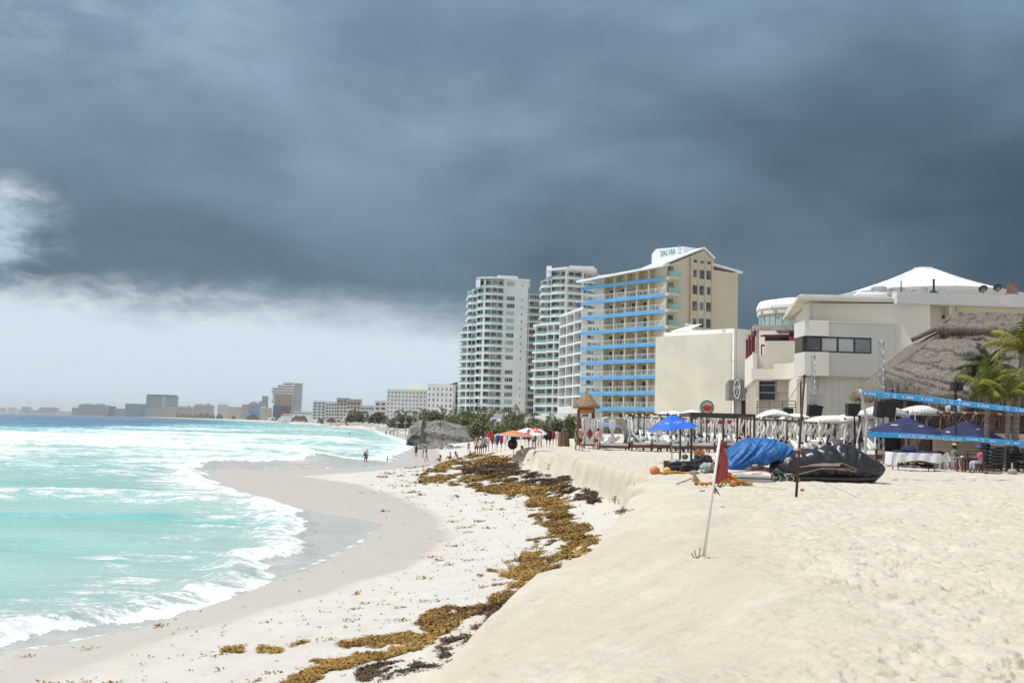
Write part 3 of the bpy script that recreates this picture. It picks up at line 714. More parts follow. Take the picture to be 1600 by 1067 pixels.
def tower_two():
    Y = 400.; t = thing('white_condo_tower', 'white condominium tower with curved green glass balconies rising directly behind the blue banded hotel', 'apartment tower', (X(870, Y), Y, GL))
    fh = 12.0 * Y / FPX; nf = 19; zb = Z(860, 459, Y) - fh * 16; ztop = zb + nf * fh - 1.0
    f1 = rounded([G2(838, 412), G2(841, 402), G2(857, 401)], 3); balcony_tower(t, f1, zb, fh, nf - 1, 12, 1.3, seed=6, piers=(.5, 1))
    f2 = rounded([G2(855, 407), G2(857, 399), G2(880, 396), G2(935, 404)], 4); balcony_tower(t, f2, zb, fh, nf, 16, 1.5, seed=7, piers=(.1, .45, .7), pierw=.014)
    e = MB(); e.plate([G2(848, 400), G2(880, 393), G2(928, 396), G2(928, 415), G2(848, 415)], zb + nf * fh, zb + nf * fh + .8); e.build('roof_eaves', SLABW, t)
    p = MB(); p.plate([G2(848, 400), G2(856, 399), G2(857, 408), G2(848, 408)], zb + nf * fh - 2, zb + nf * fh + 2.0); p.build('corner_turret', SLABW, t)
    p = MB(); p.plate([G2(884, 400), G2(924, 400), G2(924, 410), G2(884, 410)], zb + nf * fh + .8, zb + nf * fh + 2.4); p.build('penthouse', WHITE, t)
tower_two()
def wings():
    Y = 330.; t = thing('white_terraced_apartments', 'mid height white apartments with stepped balconies standing between the two condo towers', 'apartment block', (X(850, Y), Y, GL))
    fh = 14.05 * Y / FPX; zb = Z(850, 648, Y) - fh * 1.0
    f = [G2(833, 334), G2(852, 331)]; balcony_tower(t, f, zb, fh, 11, 10, 1.3, seed=8, piers=(.02, 1), rail=RAILT, par=.3)
    f = [G2(851, 329), G2(871, 326)]; balcony_tower(t, f, zb, fh, 11, 10, 1.3, seed=9, piers=(0, .55, 1), rail=RAILT, par=.3)
    for k, (a, b) in enumerate(((4, 6), (6, 8), (8, 10))):
        s = MB(); F = FR(G2(827 + 1.5 * k, 336), G2(834, 334)); 
        for i in range(a, b + 1): F.box(s, 0, F.L, -6, 0, zb + i * fh - .3, zb + i * fh + .45)
        s.build('stepped_slab', SLABW, t); s = MB(); F.box(s, .3, F.L, -6, -.6, zb + a * fh, zb + b * fh); s.build('stepped_wall', GLASSG, t)
    p = MB(); p.plate([G2(829, 335), G2(872, 325), G2(872, 340), G2(829, 345)], zb + 11 * fh, zb + 11 * fh + .6); p.build('roof_slab', SLABW, t)
    Y = 290.; t = thing('grey_balcony_apartments', 'pale grey apartments with square balconies at the left end of the blue banded hotel', 'apartment block', (X(890, Y), Y, GL))
    fh = 16.3 * Y / FPX; zb = Z(885, 636, Y) - fh
    f = [G2(871, 300), G2(906, 279)]; balcony_tower(t, f, zb + 0, fh, 10, 10, 1.6, seed=12, piers=(0, .33, .66, 1), rail=RAILG, par=.25, wallm=OFFW, pierw=.02)
    p = MB(); p.plate([G2(870.5, 301), G2(907, 278), G2(912, 290), G2(876, 312)], zb + 10 * fh, zb + 10 * fh + .7); p.build('roof_slab', SLABW, t)
    # glazed entrance pavilion at its foot
    F = FR(G2(872, 272), G2(905, 262)); b = MB(); F.box(b, -.5, F.L, -8, 0, GL - 2, Z(885, 637, 266)); b.build('pavilion_wall', WHITE, t)
    for k in range(5):
        q = MB(); F.box(q, .4 + k * F.L / 5, .4 + k * F.L / 5 + F.L / 5 - .5, .02, .08, Z(885, 652, 266), Z(885, 646, 266)); q.build('pavilion_window', GLASSG, t)
wings()
# ------------------------------------------------------------------ far hotels: generic block with window rows
def block(name, label, cat, x0, x1, ytop, Y, m, rows, cols, ybot=None, wm=GLASSD, dep=None, dy=0., wfr=(.55, .5), extra=None, z0=None, pane=False, top_cols=None):
    a = G2(x0, Y); b = G2(x1, Y + dy); F = FR(a, b); zt = Z((x0 + x1) / 2, ytop, Y); z0 = GL - 1 if z0 is None else z0
    t = thing(name, label, cat, (a[0], a[1], z0))
    w_ = MB(); dep = dep or F.L * .5; F.box(w_, 0, F.L, -dep, 0, z0 - 1.5, zt); w_.build('wall', m, t)
    hh = (zt - z0) * .94 / rows
    pa = MB(); F.box(pa, -.2, F.L + .2, -dep - .2, .25, zt - .01, zt + hh * .12); pa.build('roof_parapet', m, t)
    n = 0; ex = MB()
    for i in range(rows):
        z = z0 + (zt - z0) * .03 + hh * (i + .5)
        for k in range(cols):
            u = F.L * (k + .5) / cols; wd = F.L / cols * wfr[0]; hg = hh * wfr[1]
            mb = MB() if n < 90 else ex
            F.box(mb, u - wd / 2, u + wd / 2, -.05, .06 if True else 0, z - hg / 2, z + hg / 2)
            if n < 90: mb.build('window', wm, t)
            n += 1
    if ex.v: tag(ex.build('window', wm, t), kind='stuff')
    if extra: extra(t, F, zt)
    return t, F, zt
FAR_G = 'hotels along the far shore'
def far_city():
    # (kind, label, x0, x1, ytop, distance, material, rows, cols)
    rows = [
     ('pale_hotel', 'faint pale stepped hotel at the extreme left end of the far shore', 0, 8, 637, 12600, OFFW, 4, 5, 'pyr'),
     ('pale_hotel', 'faint pyramid shaped hotel just in from the left end of the far shore', 13, 24, 636.5, 12500, OFFW, 4, 6, 'pyr'),
     ('pale_hotel', 'faint twin peaked hotel with the highest roof of the hazy left group', 33, 46, 635.5, 12300, GREYB, 4, 7, 'pyr'),
     ('low_hotel', 'long low grey hotel in the haze between the peaked hotels and the broad tan hotel', 50, 86, 641, 11500, GREYB, 3, 12, None),
     ('grey_hotel', 'hazy grey hotel with a raised middle left of the broad tan hotel', 60, 88, 637, 11600, GREYB, 4, 9, 'step'),
     ('low_hotel', 'very low pale building left of the broad tan hotel', 88, 112, 642.5, 10500, OFFW, 2, 8, None),
     ('tan_hotel', 'small tan block stuck on the left end of the broad tan hotel', 112, 122, 637, 8700, TAN, 4, 4, None),
     ('tan_hotel', 'broad tan hotel slab on the far shore with a flat top', 122, 166, 632.5, 8600, TAN, 6, 14, 'step'),
     ('red_roof_hotel', 'small reddish hotel between the broad tan hotel and the blue glass hotels', 169, 179, 635, 8200, TERRA, 4, 4, None),
     ('low_hotel', 'low beige building left of the lower blue glass hotel', 180, 195, 638.5, 7900, TAN, 4, 5, None),
     ('glass_hotel', 'lower blue glass hotel wing with slanting glazed base', 195, 227, 631, 7400, GLB, 9, 12, 'slant'),
     ('glass_hotel', 'tall dark blue glass hotel slab, the tallest at the left of the far shore', 227, 272, 618, 7300, GLB, 14, 16, 'crown'),
     ('tan_hotel', 'long tan building in front of the tall dark blue glass hotel', 229, 257, 638, 6900, CONC, 4, 10, None),
     ('tan_hotel', 'tan square fronted building at the right foot of the tall dark blue glass hotel', 257, 274, 637, 6850, TAN, 4, 5, None),
     ('tan_hotel', 'beige hotel right of the tall blue glass hotel with a rounded end', 275, 300, 636, 6300, TAN, 5, 9, 'step'),
     ('tan_hotel', 'beige stepped hotel with two raised towers in the middle of the far shore', 302, 331, 633, 5800, TAN, 6, 10, 'step'),
     ('white_hotel', 'slim white hotel with dark balcony bands and a slanted roof', 339, 354, 632, 4900, WHITE, 7, 4, 'step'),
     ('beige_hotel', 'beige hotel immediately right of the slim white banded hotel', 354, 377, 635.5, 4700, CREAM2, 6, 7, None),
     ('beige_hotel', 'narrow taller beige hotel left of the bright blue hoarding', 377, 388, 632, 4500, TAN, 6, 4, None),
     ('grey_hotel', 'grey stepped hotel behind the bright blue hoarding', 388, 412, 630, 4100, GREYB, 6, 7, 'step'),
     ('grey_tower', 'dark grey tower with a curved top behind the stepped hotel', 408, 417, 619, 4150, GREYB, 9, 3, None),
    ]
    for nm, lb, x0, x1, yt_, Y, m, rw, cl, kd in rows:
        def ex(t, F, zt, kd=kd, m=m, nm=nm):
            q = MB(); L = F.L; h = zt - GL; yy = -L * .1
            if kd == 'pyr':
                F.box(q, -L * .35, L * 1.35, -L * .5, -1, GL, GL + h * .45); F.box(q, -L * .15, L * 1.15, -L * .45, -2, GL, GL + h * .72)
            elif kd == 'step':
                F.box(q, L * .12, L * .4, -L * .3, -1, zt - 1, zt + h * .10); F.box(q, L * .62, L * .8, -L * .3, -1, zt - 1, zt + h * .14)
            elif kd == 'crown':
                F.box(q, 1, L - 1, -L * .25, -2, zt - 1, zt + h * .045)
            elif kd == 'slant':
                q.add([F.p(L * .35, 2, 0), F.p(L, 2, 0), F.p(L, 2, h * .5), F.p(L * .35, -1, 0), F.p(L, -1, 0), F.p(L, -1, h * .5)], [(0, 1, 2), (3, 5, 4), (0, 2, 5, 3), (1, 4, 5, 2), (0, 3, 4, 1)])
            if q.v: q.build('roof_block', m, t)
            if kd == 'crown':
                q = MB(); F.box(q, L * .56, L * .66, .1, 1.2, 0, zt); q.build('service_shaft', GREYB, t)
        block(nm, lb, 'hotel', x0, x1, yt_, Y, m, rw, cl, extra=ex, group=None) if False else block(nm, lb, 'hotel', x0, x1, yt_, Y, m, rw, cl, extra=ex, wm=GLASSD if m is not GLB else GLASSG, wfr=(.8, .45) if m is GLB else (.66, .5), dep=(X(x1, Y) - X(x0, Y)) * .35)
    # hoarding
    a = G2(388, 3500); F = FR(a, G2(405, 3500)); q = MB(); F.box(q, 0, F.L, -.5, 0, 2, Z(396, 640, 3500)); t = tag(q.build('hoarding', mat('bright_blue_hoarding', (.10, .30, .62), .6), None, loc=(*a, 2)), 'bright blue billboard hoarding on the far shore in front of the grey stepped hotel', 'hoarding')
    # cranked white tower with unfinished brown front
    Y = 2700.; t = thing('cantilevered_tower', 'tall white tower with jagged overhanging floors and an unfinished brown front on the far shore', 'tower', (*G2(445, Y), GL))
    F = FR(G2(421, Y), G2(459, Y)); rnd = random.Random(2); L = F.L
    zt = Z(450, 597, Y); n = 15; hh = (zt - GL) / n
    for i in range(n):
        a = (rnd.random() * .12 if i > 6 else .10 + rnd.random() * .05) * L; b = L * (.86 if i > 13 else .97)
        if i > n - 3: a = L * (.05 + .22 * (i - n + 3))
        z = GL + i * hh; q = MB(); F.box(q, a, b, -30, 0, z + hh * .35, z + hh * .98); q.build('floor_band', WHITE, t)
        q = MB(); F.box(q, a + 1.2, b - 1, -17, -.9, z, z + hh * .35); q.build('window_band', GLASSD, t)
    q = MB(); F.box(q, L * .22, L * .86, 0.2, 5, Z(440, 634, Y), Z(440, 616, Y)); q.build('unfinished_wall', mat('brown_blockwork', (.33, .27, .22), .9, .1, .02), t)
    q = MB(); F.box(q, L * .14, L * .86, 0.2, 4, 1, Z(440, 634, Y)); q.build('dark_podium', GLB, t)
    q = MB(); F.box(q, L * .40, L * .75, 4.1, 7, 1, Z(440, 640, Y)); q.build('red_podium', TERRA, t)
    F2 = FR(G2(458.5, Y - 2), G2(471, Y + 6)); q = MB(); F2.box(q, 0, F2.L, -16, 0, 1, Z(465, 598.5, Y)); q.build('right_wing', GREYB, t)
    windows(t, F2, [F2.L * k for k in (.25, .62)], [GL + (Z(465, 600, Y) - GL) * (k + .5) / 16 for k in range(16)], F2.L * .27, hh * .55, w=.2, m=GLASSG, dep=.3)
    q = MB(); F2.box(q, F2.L * .86, F2.L, -16, .5, 1, Z(465, 598, Y)); q.build('edge_column', OFFW, t)
    # crane jib beyond it
    q = MB(); p = at_y(471, 621.5, Y + 30); q.bar(p, p + Vector((11, 0, .3)), .5); q.bar(p + Vector((2, 0, 0)), Vector((p.x + 2, p.y, 1)), .8); tag(q.build('crane', STEEL, None, loc=(p.x + 2, p.y, 1)), 'thin crane jib sticking out right of the jagged white tower', 'crane')
    # mid-distance row
    mid = [
     ('white_hotel', 'small white terraced hotel below the jagged white tower', 441, 462, 647, 1800, WHITE, 3, 6, 'ter'),
     ('white_hotel', 'low white hotel with a gently peaked roof left of the five storey balcony hotel', 460, 486, 643.5, 1750, WHITE, 4, 7, 'ter'),
     ('cream_apartments', 'cream terraced apartments right of the bright blue hoarding', 405, 422, 637, 2700, CREAM2, 6, 5, 'step'),
     ('balcony_hotel', 'white grey hotel with wide dark balconies and arched roof parapets', 488, 508, 627, 1300, OFFW, 7, 3, None),
     ('balcony_hotel', 'grey white balcony hotel section under wavy roof arches', 508, 526, 629, 1290, OFFW, 6, 4, 'arch'),
     ('red_roof_hotel', 'beige hotel with reddish flat roof slabs in the middle of the shore', 525, 541, 623, 1200, CREAM2, 7, 3, 'redslab'),
     ('red_roof_hotel', 'beige hotel with stacked reddish curved roof terraces', 541, 562, 625, 1150, CREAM2, 5, 4, 'redslab'),
     ('terraced_hotel', 'grey white stepped terraces right of the reddish roofed hotel', 543, 575, 640, 1080, OFFW, 4, 6, 'ter'),
     ('low_hotel', 'small white stepped block left of the slab with horizontal windows', 562, 583, 634, 1120, OFFW, 4, 5, 'ter'),
     ('ribbon_window_hotel', 'grey block with horizontal window ribbons left of the large white hotel', 585, 602, 626.5, 980, OFFW, 5, 2, None),
    ]
    for nm, lb, x0, x1, yt_, Y, m, rw, cl, kd in mid:
        def ex(t, F, zt, kd=kd, m=m):
            L = F.L; h = zt - GL; q = MB()
            if kd == 'step': F.box(q, L * .1, L * .5, -L * .4, -1, zt - .5, zt + h * .12)
            if kd == 'ter':
                for k in range(3): F.box(q, -L * .12 * (k + 1) , L * (1.0 + .07 * (k + 1)), -6, 1.2 * (k + 1), GL - 2, zt - h * .26 * (k + 1))
            if q.v: q.build('terrace', m, t)
            if kd == 'arch':
                q = MB()
                for c in (.2, .5, .8):
                    pts = [F.p(L * (c + .15 * math.cos(a)), .3, zt + 1.6 * math.sin(a)) for a in np.linspace(0, math.pi, 9)]; q.tube(pts, .3, 5)
                q.build('roof_arches', GREYB, t)
            if kd == 'redslab':
                for k in range(3):
                    q = MB(); F.box(q, -1 + k * .6, L + 1.5, -9, 1.4 - k * .3, zt - 3.1 * k + .4, zt - 3.1 * k + 1.0); q.build('red_roof_slab', mat('faded_red_slab', (.33, .20, .17), .9), t)
        block(nm, lb, 'hotel', x0, x1, yt_, Y, m, rw, cl, extra=ex, wfr=(.66, .52), dep=(X(x1, Y) - X(x0, Y)) * .5)
    # big white hotel in two parts
    Y = 800.; t, F, zt = block('large_white_hotel', 'large white hotel with rows of small square windows and a yellowish ridge roof', 'hotel', 603, 665, 609, Y, WHITE, 8, 11, wm=GLASSM, wfr=(.42, .45), dep=16, z0=5)
    q = MB(); a = F.L * .40; b = F.L * .93
    vs = [F.p(a, -3, zt), F.p(b, -3, zt), F.p(b, -12, zt), F.p(a, -12, zt), F.p(a + (b - a) * .45, -7, zt + 3.6), F.p(a + (b - a) * .72, -7, zt + 3.6)]
    q.add(vs, [(0, 1, 5, 4), (1, 2, 5), (2, 3, 4, 5), (3, 0, 4)]); q.build('ridge_roof', mat('yellow_roof', (.62, .56, .33), .8), t)
    Fb = FR(G2(666, Y - 30), G2(706, Y - 34)); zt2 = Z(685, 599.5, Y - 32); q = MB(); Fb.box(q, 0, Fb.L, -18, 0, 3, zt2); q.build('right_wing', WHITE, t)
    windows(t, Fb, [Fb.L * (k + .5) / 6 for k in range(6)], [zt2 - 5.2 - 4.25 * k for k in range(8)], 1.25, 2.2, .05, GLASSM, 'wing_window', .1)
    bl = MB(); p = Fb.p(Fb.L * .82, 0, zt2 - .3); q_ = Fb.p(Fb.L + 3, 0, zt2 + 1.6); bl.add([p, Fb.p(Fb.L + 3, 0, zt2 - .3), q_, p + Vector((0, -.6, 0)) * -10, Fb.p(Fb.L + 3, -10, zt2 - .3), Fb.p(Fb.L + 3, -10, zt2 + 1.6)], [(0, 1, 2), (3, 5, 4), (0, 2, 5, 3)]); bl.build('blue_roof', mat('deep_blue_roof', (.02, .05, .22), .6), t)
far_city()
# ------------------------------------------------------------------ blank walled hall, sign box, bar building, main venue
def pane_set(t, F, u0, u1, z0, z1, n, w=0., fr=FRAME, gl=GLASSD, name='window', curt=()):
    q = MB(); F.box(q, u0, u1, w, w + .10, z0, z1); q = q.build(name, fr, t); wd = (u1 - u0) / n
    for i in range(n):
        p = MB(); F.box(p, u0 + wd * i + .08, u0 + wd * (i + 1) - .08, w + .10, w + .12, z0 + .1, z1 - .1); p.build('pane', gl, q)
        if i in curt:
            c = MB(); k = 14
            for j in range(k): F.box(c, u0 + wd * i + .12 + (wd - .24) * j / k, u0 + wd * i + .12 + (wd - .24) * (j + .75) / k, w + .121, w + .135 + .01 * (j % 2), z0 + .12, z1 - .12)
            c.build('curtain', OFFW, q)
def hall():
    YR, YL = 122., 133.
    F = FR(G2(1035.5, YL), G2(1146, YR)); zl = Z(1035, 519.5, YL); zr = Z(1146, 513, YR); L = F.L
    t = thing('blank_hall', 'windowless cream building with a huge plain wall beside the blue banded hotel', 'building', (*F.p(0, 0, 0).xy, GL))
    w = MB(); vs = [F.p(0, 0, GL - 2), F.p(L, 0, GL - 2), F.p(L, 0, zr), F.p(0, 0, zl), F.p(0, -16, GL - 2), F.p(L, -16, GL - 2), F.p(L, -16, zr), F.p(0, -16, zl)]
    w.add(vs, [(0, 1, 2, 3), (5, 4, 7, 6), (1, 5, 6, 2), (4, 0, 3, 7), (3, 2, 6, 7)]); w.build('wall', mat('cream_panel_wall', (.86, .845, .80), .85, .04, .12, bump=.06, col2=(.84, .82, .77)), t)
    def zz(f, px_y0, px_y1): return Z(1035, px_y0, YL) * (1 - f) + Z(1146, px_y1, YR) * f
    # panel joints: shallow grooves modelled as slim fillets
    jm = mat('panel_joint', (.60, .565, .49), .9)
    for y0, y1 in ((547, 541), (568, 564), (588, 584), (612, 609), (625, 624)):
        q = MB(); q.add([F.p(.1, .02, zz(0, y0, y1)), F.p(L - .1, .02, zz(1, y0, y1)), F.p(L - .1, .02, zz(1, y0, y1) + .05), F.p(.1, .02, zz(0, y0, y1) + .05)], [(0, 1, 2, 3)]); q.build('joint', jm, t, solid=.02)
    for fx in (.31, .47, .56, .66, .76):
        z1 = zz(fx, 569, 565); z0 = zz(fx, 590, 586) if fx < .5 else zz(fx, 600, 596); q = MB(); F.box(q, L * fx, L * fx + .05, .012, .03, z0, z1); q.build('joint', jm, t)
    q = MB(); F.box(q, 1.0, 5.0, -6, -.4, zl - .3, zl + .15); q.add([F.p(.6, -.3, zl + .1), F.p(4.4, -.3, zl + .1), F.p(4.2, -3, zl + 1.1), F.p(2.2, -3, zl + 1.1)], [(0, 1, 2, 3)]); q.build('rooflight', ROOFW, t)
    # pilasters and setback at the right end
    F2 = FR(F.p(L, 0, 0).xy, G2(1166, 124)); w = MB(); F2.box(w, 0, F2.L, -12, -.4, GL - 1, Z(1155, 521, 123)); w.build('end_wall', CREAM2, t)
    for k in (.1, .55):
        w = MB(); F2.box(w, F2.L * k, F2.L * k + .5, -.4, .1, GL, Z(1150, 513, 122)); w.build('pilaster', CREAM2, t)
    w = MB(); F2.box(w, .3, F2.L, -2, -.1, Z(1150, 517, 122), Z(1150, 513, 122)); w.build('end_parapet', CREAM2, t)
    # vent cowls on the roof
    for px in (1074, 1079):
        q = MB(); p = at_y(px, 517, 135); q.lathe(p, [(.35, 0), (.4, .5), (.55, .7), (.3, .95), (.1, 1.0)], 10); q.build('roof_vent', STEEL, t, True)
    # sign box
    Y = 118.
    S = FR(G2(1138, Y + .8), G2(1162.5, Y)); SL = FR(G2(1133, Y + 3), G2(1138, Y + .8)); za, zb = Z(1150, 625, Y), Z(1150, 592, Y)
    t = thing('sign_box', 'grey projecting box with a white oval emblem above a dark doorway', 'sign', (*S.p(0, 0, 0).xy, GL))
    gm = mat('grey_cladding_boards', (.23, .225, .215), .8, .15, .8, sc3=(1, 1, 6))
    q = MB(); pts = [SL.p(0, 0, 0), S.p(0, 0, 0), S.p(S.L, 0, 0), S.p(S.L, -6, 0), SL.p(0, -5, 0)]; n = 5
    tops = [zb - .5, zb - .1, zb, zb, zb - .5]
    q.add([(p.x, p.y, za) for p in pts] + [(p.x, p.y, tops[i]) for i, p in enumerate(pts)], [tuple(range(n))[::-1], tuple(range(n, 2 * n))] + [(i, (i + 1) % n, n + (i + 1) % n, n + i) for i in range(n)]); q.build('cladding', gm, t)
    for k in range(1, 8):
        q = MB(); z = za + (zb - za) * k / 8; S.box(q, .1, S.L - .05, .012, .03, z, z + .03); q.build('board_gap', mat('dark_gap', (.09, .09, .09), .9), t)
    em = MB(); cu = S.L * .55; cz = (za + zb) / 2 + .05
    wm = mat('white_sign_enamel', (.78, .80, .84), .5)
    ring_ = [S.p(cu + .36 * math.cos(a), .12, cz + 1.08 * math.sin(a)) for a in np.linspace(0, 2 * math.pi, 25)]; em.tube(ring_, .055, 6)
    em = em.build('emblem_ring', wm, t)
    lt = MB()
    for k, (dx, dz, w_, h_) in enumerate(((-.38, .15, .09, .42), (-.22, .15, .09, .42), (-.30, .22, .2, .08), (.20, .15, .09, .42), (.36, .15, .09, .42), (.28, .40, .2, .08), (0, -.55, .26, .08), (0, -.30, .09, .36), (0, .30, .09, .3), (-.03, .08, .2, .08))):
        S.box(lt, cu + dx - w_ / 2, cu + dx + w_ / 2, .06, .12, cz + dz - h_ / 2, cz + dz + h_ / 2)
    lt.build('emblem_strokes', wm, t)
    q = MB(); S.box(q, S.L * .35, S.L, -2.5, -2.3, GL, za); q.build('dark_doorway', mat('dark_doorway_paint', (.05, .05, .052), .6), t)
    q = MB(); S.box(q, S.L * .30, S.L * .62, -1.8, -1.5, GL, za); q.build('grey_door_leaf', GREYB, t)
hall()
def bar_building():
    Y = 98.
    t = thing('terrace_bar_building', 'cream and pink building with a dark red roof terrace pergola left of the venue', 'building', (*G2(1176, Y), GL))
    L1 = FR(G2(1163, Y + 9), G2(1176, Y)); z = lambda py, px=1200, YY=Y: Z(px, py, YY)
    # left raking wall
    q = MB(); vs = []
    for w in (0, -.4):
        vs += [L1.p(0, w, Z(1163, 606, Y + 9)), L1.p(L1.L, w, z(594, 1176)), L1.p(L1.L, w, z(552, 1176)), L1.p(0, w, Z(1166, 563, Y + 9))]
    q.add(vs, [(0, 1, 2, 3), (7, 6, 5, 4), (0, 4, 5, 1), (2, 6, 7, 3), (0, 3, 7, 4), (1, 5, 6, 2)]); q.build('upper_left_wall', CREAM, t)
    q = MB(); L1.box(q, 0, L1.L, -.6, -.25, GL - 1, z(594, 1176)); q.build('lower_left_wall', PINKW, t)
    for k in range(5):
        q = MB(); L1.box(q, 1.2 + k * L1.L / 6, 1.45 + k * L1.L / 6, -.25, -.02, GL, z(600, 1176) - (5 - k) * .12); q.build('fin', PINKW, t)
    F = FR(G2(1176, Y), G2(1246, Y - 1.5)); u = lambda px: (X(px, Y) - X(1176, Y)) / (X(1246, Y) - X(1176, Y)) * F.L
    q = MB(); F.box(q, 0, u(1212), -.6, -.3, z(594), z(576)); F.box(q, 0, u(1193.5), -.6, -.3, z(576), z(555)); F.box(q, 1.7, F.L, -8, -.6, z(594), z(557)); q.build('front_wall', PINKW, t)
    q = MB(); F.box(q, u(1193.5), F.L, -1, -.28, z(576), z(533)); q.build('terrace_parapet', CREAM2, t)
    # curved ledge and lit band
    led = rounded([F.p(0, .3, 0).xy[:], F.p(u(1212), .3, 0).xy[:], F.p(u(1236), .9, 0).xy[:], F.p(u(1250), 3.8, 0).xy[:]], 2)
    led = [tuple(p) for p in led]
    q = MB(); q.ring(led, z(593.5), z(577), .3); q.build('curved_band', CREAM, t)
    q = MB(); q.ring([tuple(p) for p in rounded([F.p(u(1211), .1, 0).xy[:], F.p(u(1236), .7, 0).xy[:], F.p(u(1250), 3.4, 0).xy[:]], 1)], z(577), z(569), .3); q.build('upper_ledge', CREAM, t)
    q = MB(); F.box(q, 0, u(1183), -.9, -.32, GL, z(594)); q.build('wall_pier', PINKW, t)
    q = MB(); F.box(q, u(1183), u(1251), -1.6, -1.2, GL, z(594)); q.build('back_wall', PINKW, t)
    pane_set(t, F, u(1183.5), u(1211), z(626), z(594.3), 1, -.9, GREYB, mat('dark_blue_glass', (.012, .028, .045), .15, .3, .6), name='large_window')
    for py in (602, 614):
        q = MB(); F.box(q, u(1183.5), u(1211), -.78, -.70, z(py), z(py) + .09); q.build('glazing_bar', GREYB, t)
    q = MB(); F.box(q, u(1212), u(1231), -1.2, -.8, z(612), z(594)); q.build('pink_panel', PINKW, t)
    B = FR(F.p(u(1233), .6, 0).xy, F.p(u(1251), 4.6, 0).xy); q = MB(); B.box(q, 0, B.L, -.3, 0, GL, z(577)); q.build('bright_corner_wall', CREAM, t)
    q = MB(); F.box(q, u(1179), u(1187), .6, .9, GL, z(621)); q.build('garden_wall', PINKW, t)
    # red roof terrace
    q = MB(); F.box(q, u(1178.5), F.L, -.6, -.25, z(516.5), z(509)); F.box(q, u(1178.5) + 1.6, F.L, -7, -.6, z(512), z(509.3)); q.build('pergola_fascia', mat('taupe_fascia', (.40, .36, .33), .8), t)
    q = MB(); F.box(q, u(1180), u(1183.6), -.75, -.32, z(555), z(516.5)); q.build('pergola_post', mat('taupe_fascia', ()), t)
    PB = [L1.p(L1.L * k, -.2, 0) for k in (.1, .42, .75)]
    for k, p in enumerate(PB):
        q = MB(); zt = Z(1170, 529 - k * 6, Y + 6); q.bar((p.x, p.y, Z(1166, 562 - k * 4, Y + 6)), (p.x, p.y, zt), .32); q.build('red_post', RED, t)
    q = MB(); a = L1.p(0, -.2, Z(1166, 529, Y + 9)); b = F.p(u(1179), -.5, z(511)); q.bar(a, b, .35, .55); q.build('raking_beam', mat('taupe_fascia', ()), t)
    q = MB(); q.bar(a + Vector((.2, .3, -.5)), b + Vector((0, .3, -.6)), .3, .4); q.build('red_beam', RED, t)
    q = MB(); F.box(q, u(1183), u(1243), -6.5, -6.2, z(533), z(516)); q.build('dark_shade_panel', mat('maroon_shade_colour', (.035, .02, .022), .7), t)  # dark sheet added for the shade beneath the pergola roof
    for py in (524, 520):
        q = MB(); F.box(q, u(1184), u(1242), -4 + (py - 520) * .5, -3.8 + (py - 520) * .5, z(py), z(py) + .14); q.build('red_rail', RED, t)
    q = MB(); F.box(q, u(1184), u(1194), -3, -2.8, z(538), z(535)); F.box(q, u(1184), u(1194), -3, -2.8, z(554), z(552)); q.bar(F.p(u(1184), -2.9, z(554)), F.p(u(1184), -2.9, z(535)), .1); q.build('terrace_rail', RED, t)
    q = MB(); F.box(q, u(1232), u(1243), -1.0, -.5, z(532.8), z(517)); q = q.build('pink_cabinet', mat('crimson_paint', (.50, .05, .11), .6), t)
    p = MB(); c = F.p(u(1238.5), -.48, z(523)); p.lathe((0, 0, 0), [(.0, 0), (.42, 0), (.42, .12), (.0, .12)], 14); p.v = [(c.x + v[0], c.y - v[2], c.z + v[1] * .7) for v in p.v]; p.build('porthole', BLACK, q)
    # balustrade
    R_ = FR(F.p(u(1187), 2.2, 0).xy, F.p(u(1250), 5.0, 0).xy); hr = MB()
    for py in (628.5, 633.5, 637.5): zz = Z(1220, py, Y - 3); R_.box(hr, 0, R_.L, 0, .07, zz, zz + .09)
    for k in range(4): R_.box(hr, R_.L * k / 3 - .04, R_.L * k / 3 + .04, -.05, .0, Z(1220, 650, Y - 3), Z(1220, 628.5, Y - 3))
    hr.build('balustrade', mat('brown_steel', (.16, .125, .10), .5), t)
    # orange lit return wall between hall and bar
    # round restaurant behind
    Yr = 118.; cx = X(1250, Yr); cy = Yr + 10; Rr = cx - X(1191, Yr) ; cy = Yr + Rr * .6
    t = thing('round_restaurant', 'round cream building with a white roof rim and ribbon windows behind the red terrace', 'building', (cx, cy, GL))
    zt, z1, z2, z3 = Z(1215, 468, Yr), Z(1215, 480, Yr), Z(1215, 490, Yr), Z(1215, 509, Yr)
    def arc(r, n=36, a0=math.pi * .85, a1=math.pi * 2.15): return [(cx + r * math.cos(a), cy + r * math.sin(a)) for a in np.linspace(a0, a1, n)]
    q = MB(); q.lathe((cx, cy, 0), [(Rr * .93, GL), (Rr * .93, z2)], 48); q.build('drum_wall', PINKW, t)
    q = MB(); q.lathe((cx, cy, 0), [(Rr * .98, z2), (Rr * .98, z1 - .1)], 48); q.build('upper_wall', PINKW, t)
    q = MB(); q.lathe((cx, cy, 0), [(Rr * 1.0, z1 - .1), (Rr * 1.0, z1 + .25), (Rr * .92, zt), (Rr * .3, zt + .5)], 48); q.build('roof_rim', ROOFW, t)
    for k in range(15):
        a = math.pi * (1.0 + k * .065); q = MB(); q.ring([(cx + Rr * .945 * math.cos(b), cy + Rr * .945 * math.sin(b)) for b in (a, a + .07, a + .15)], z3, z2 - .1, .06); q.build('window', GLASSG, t)
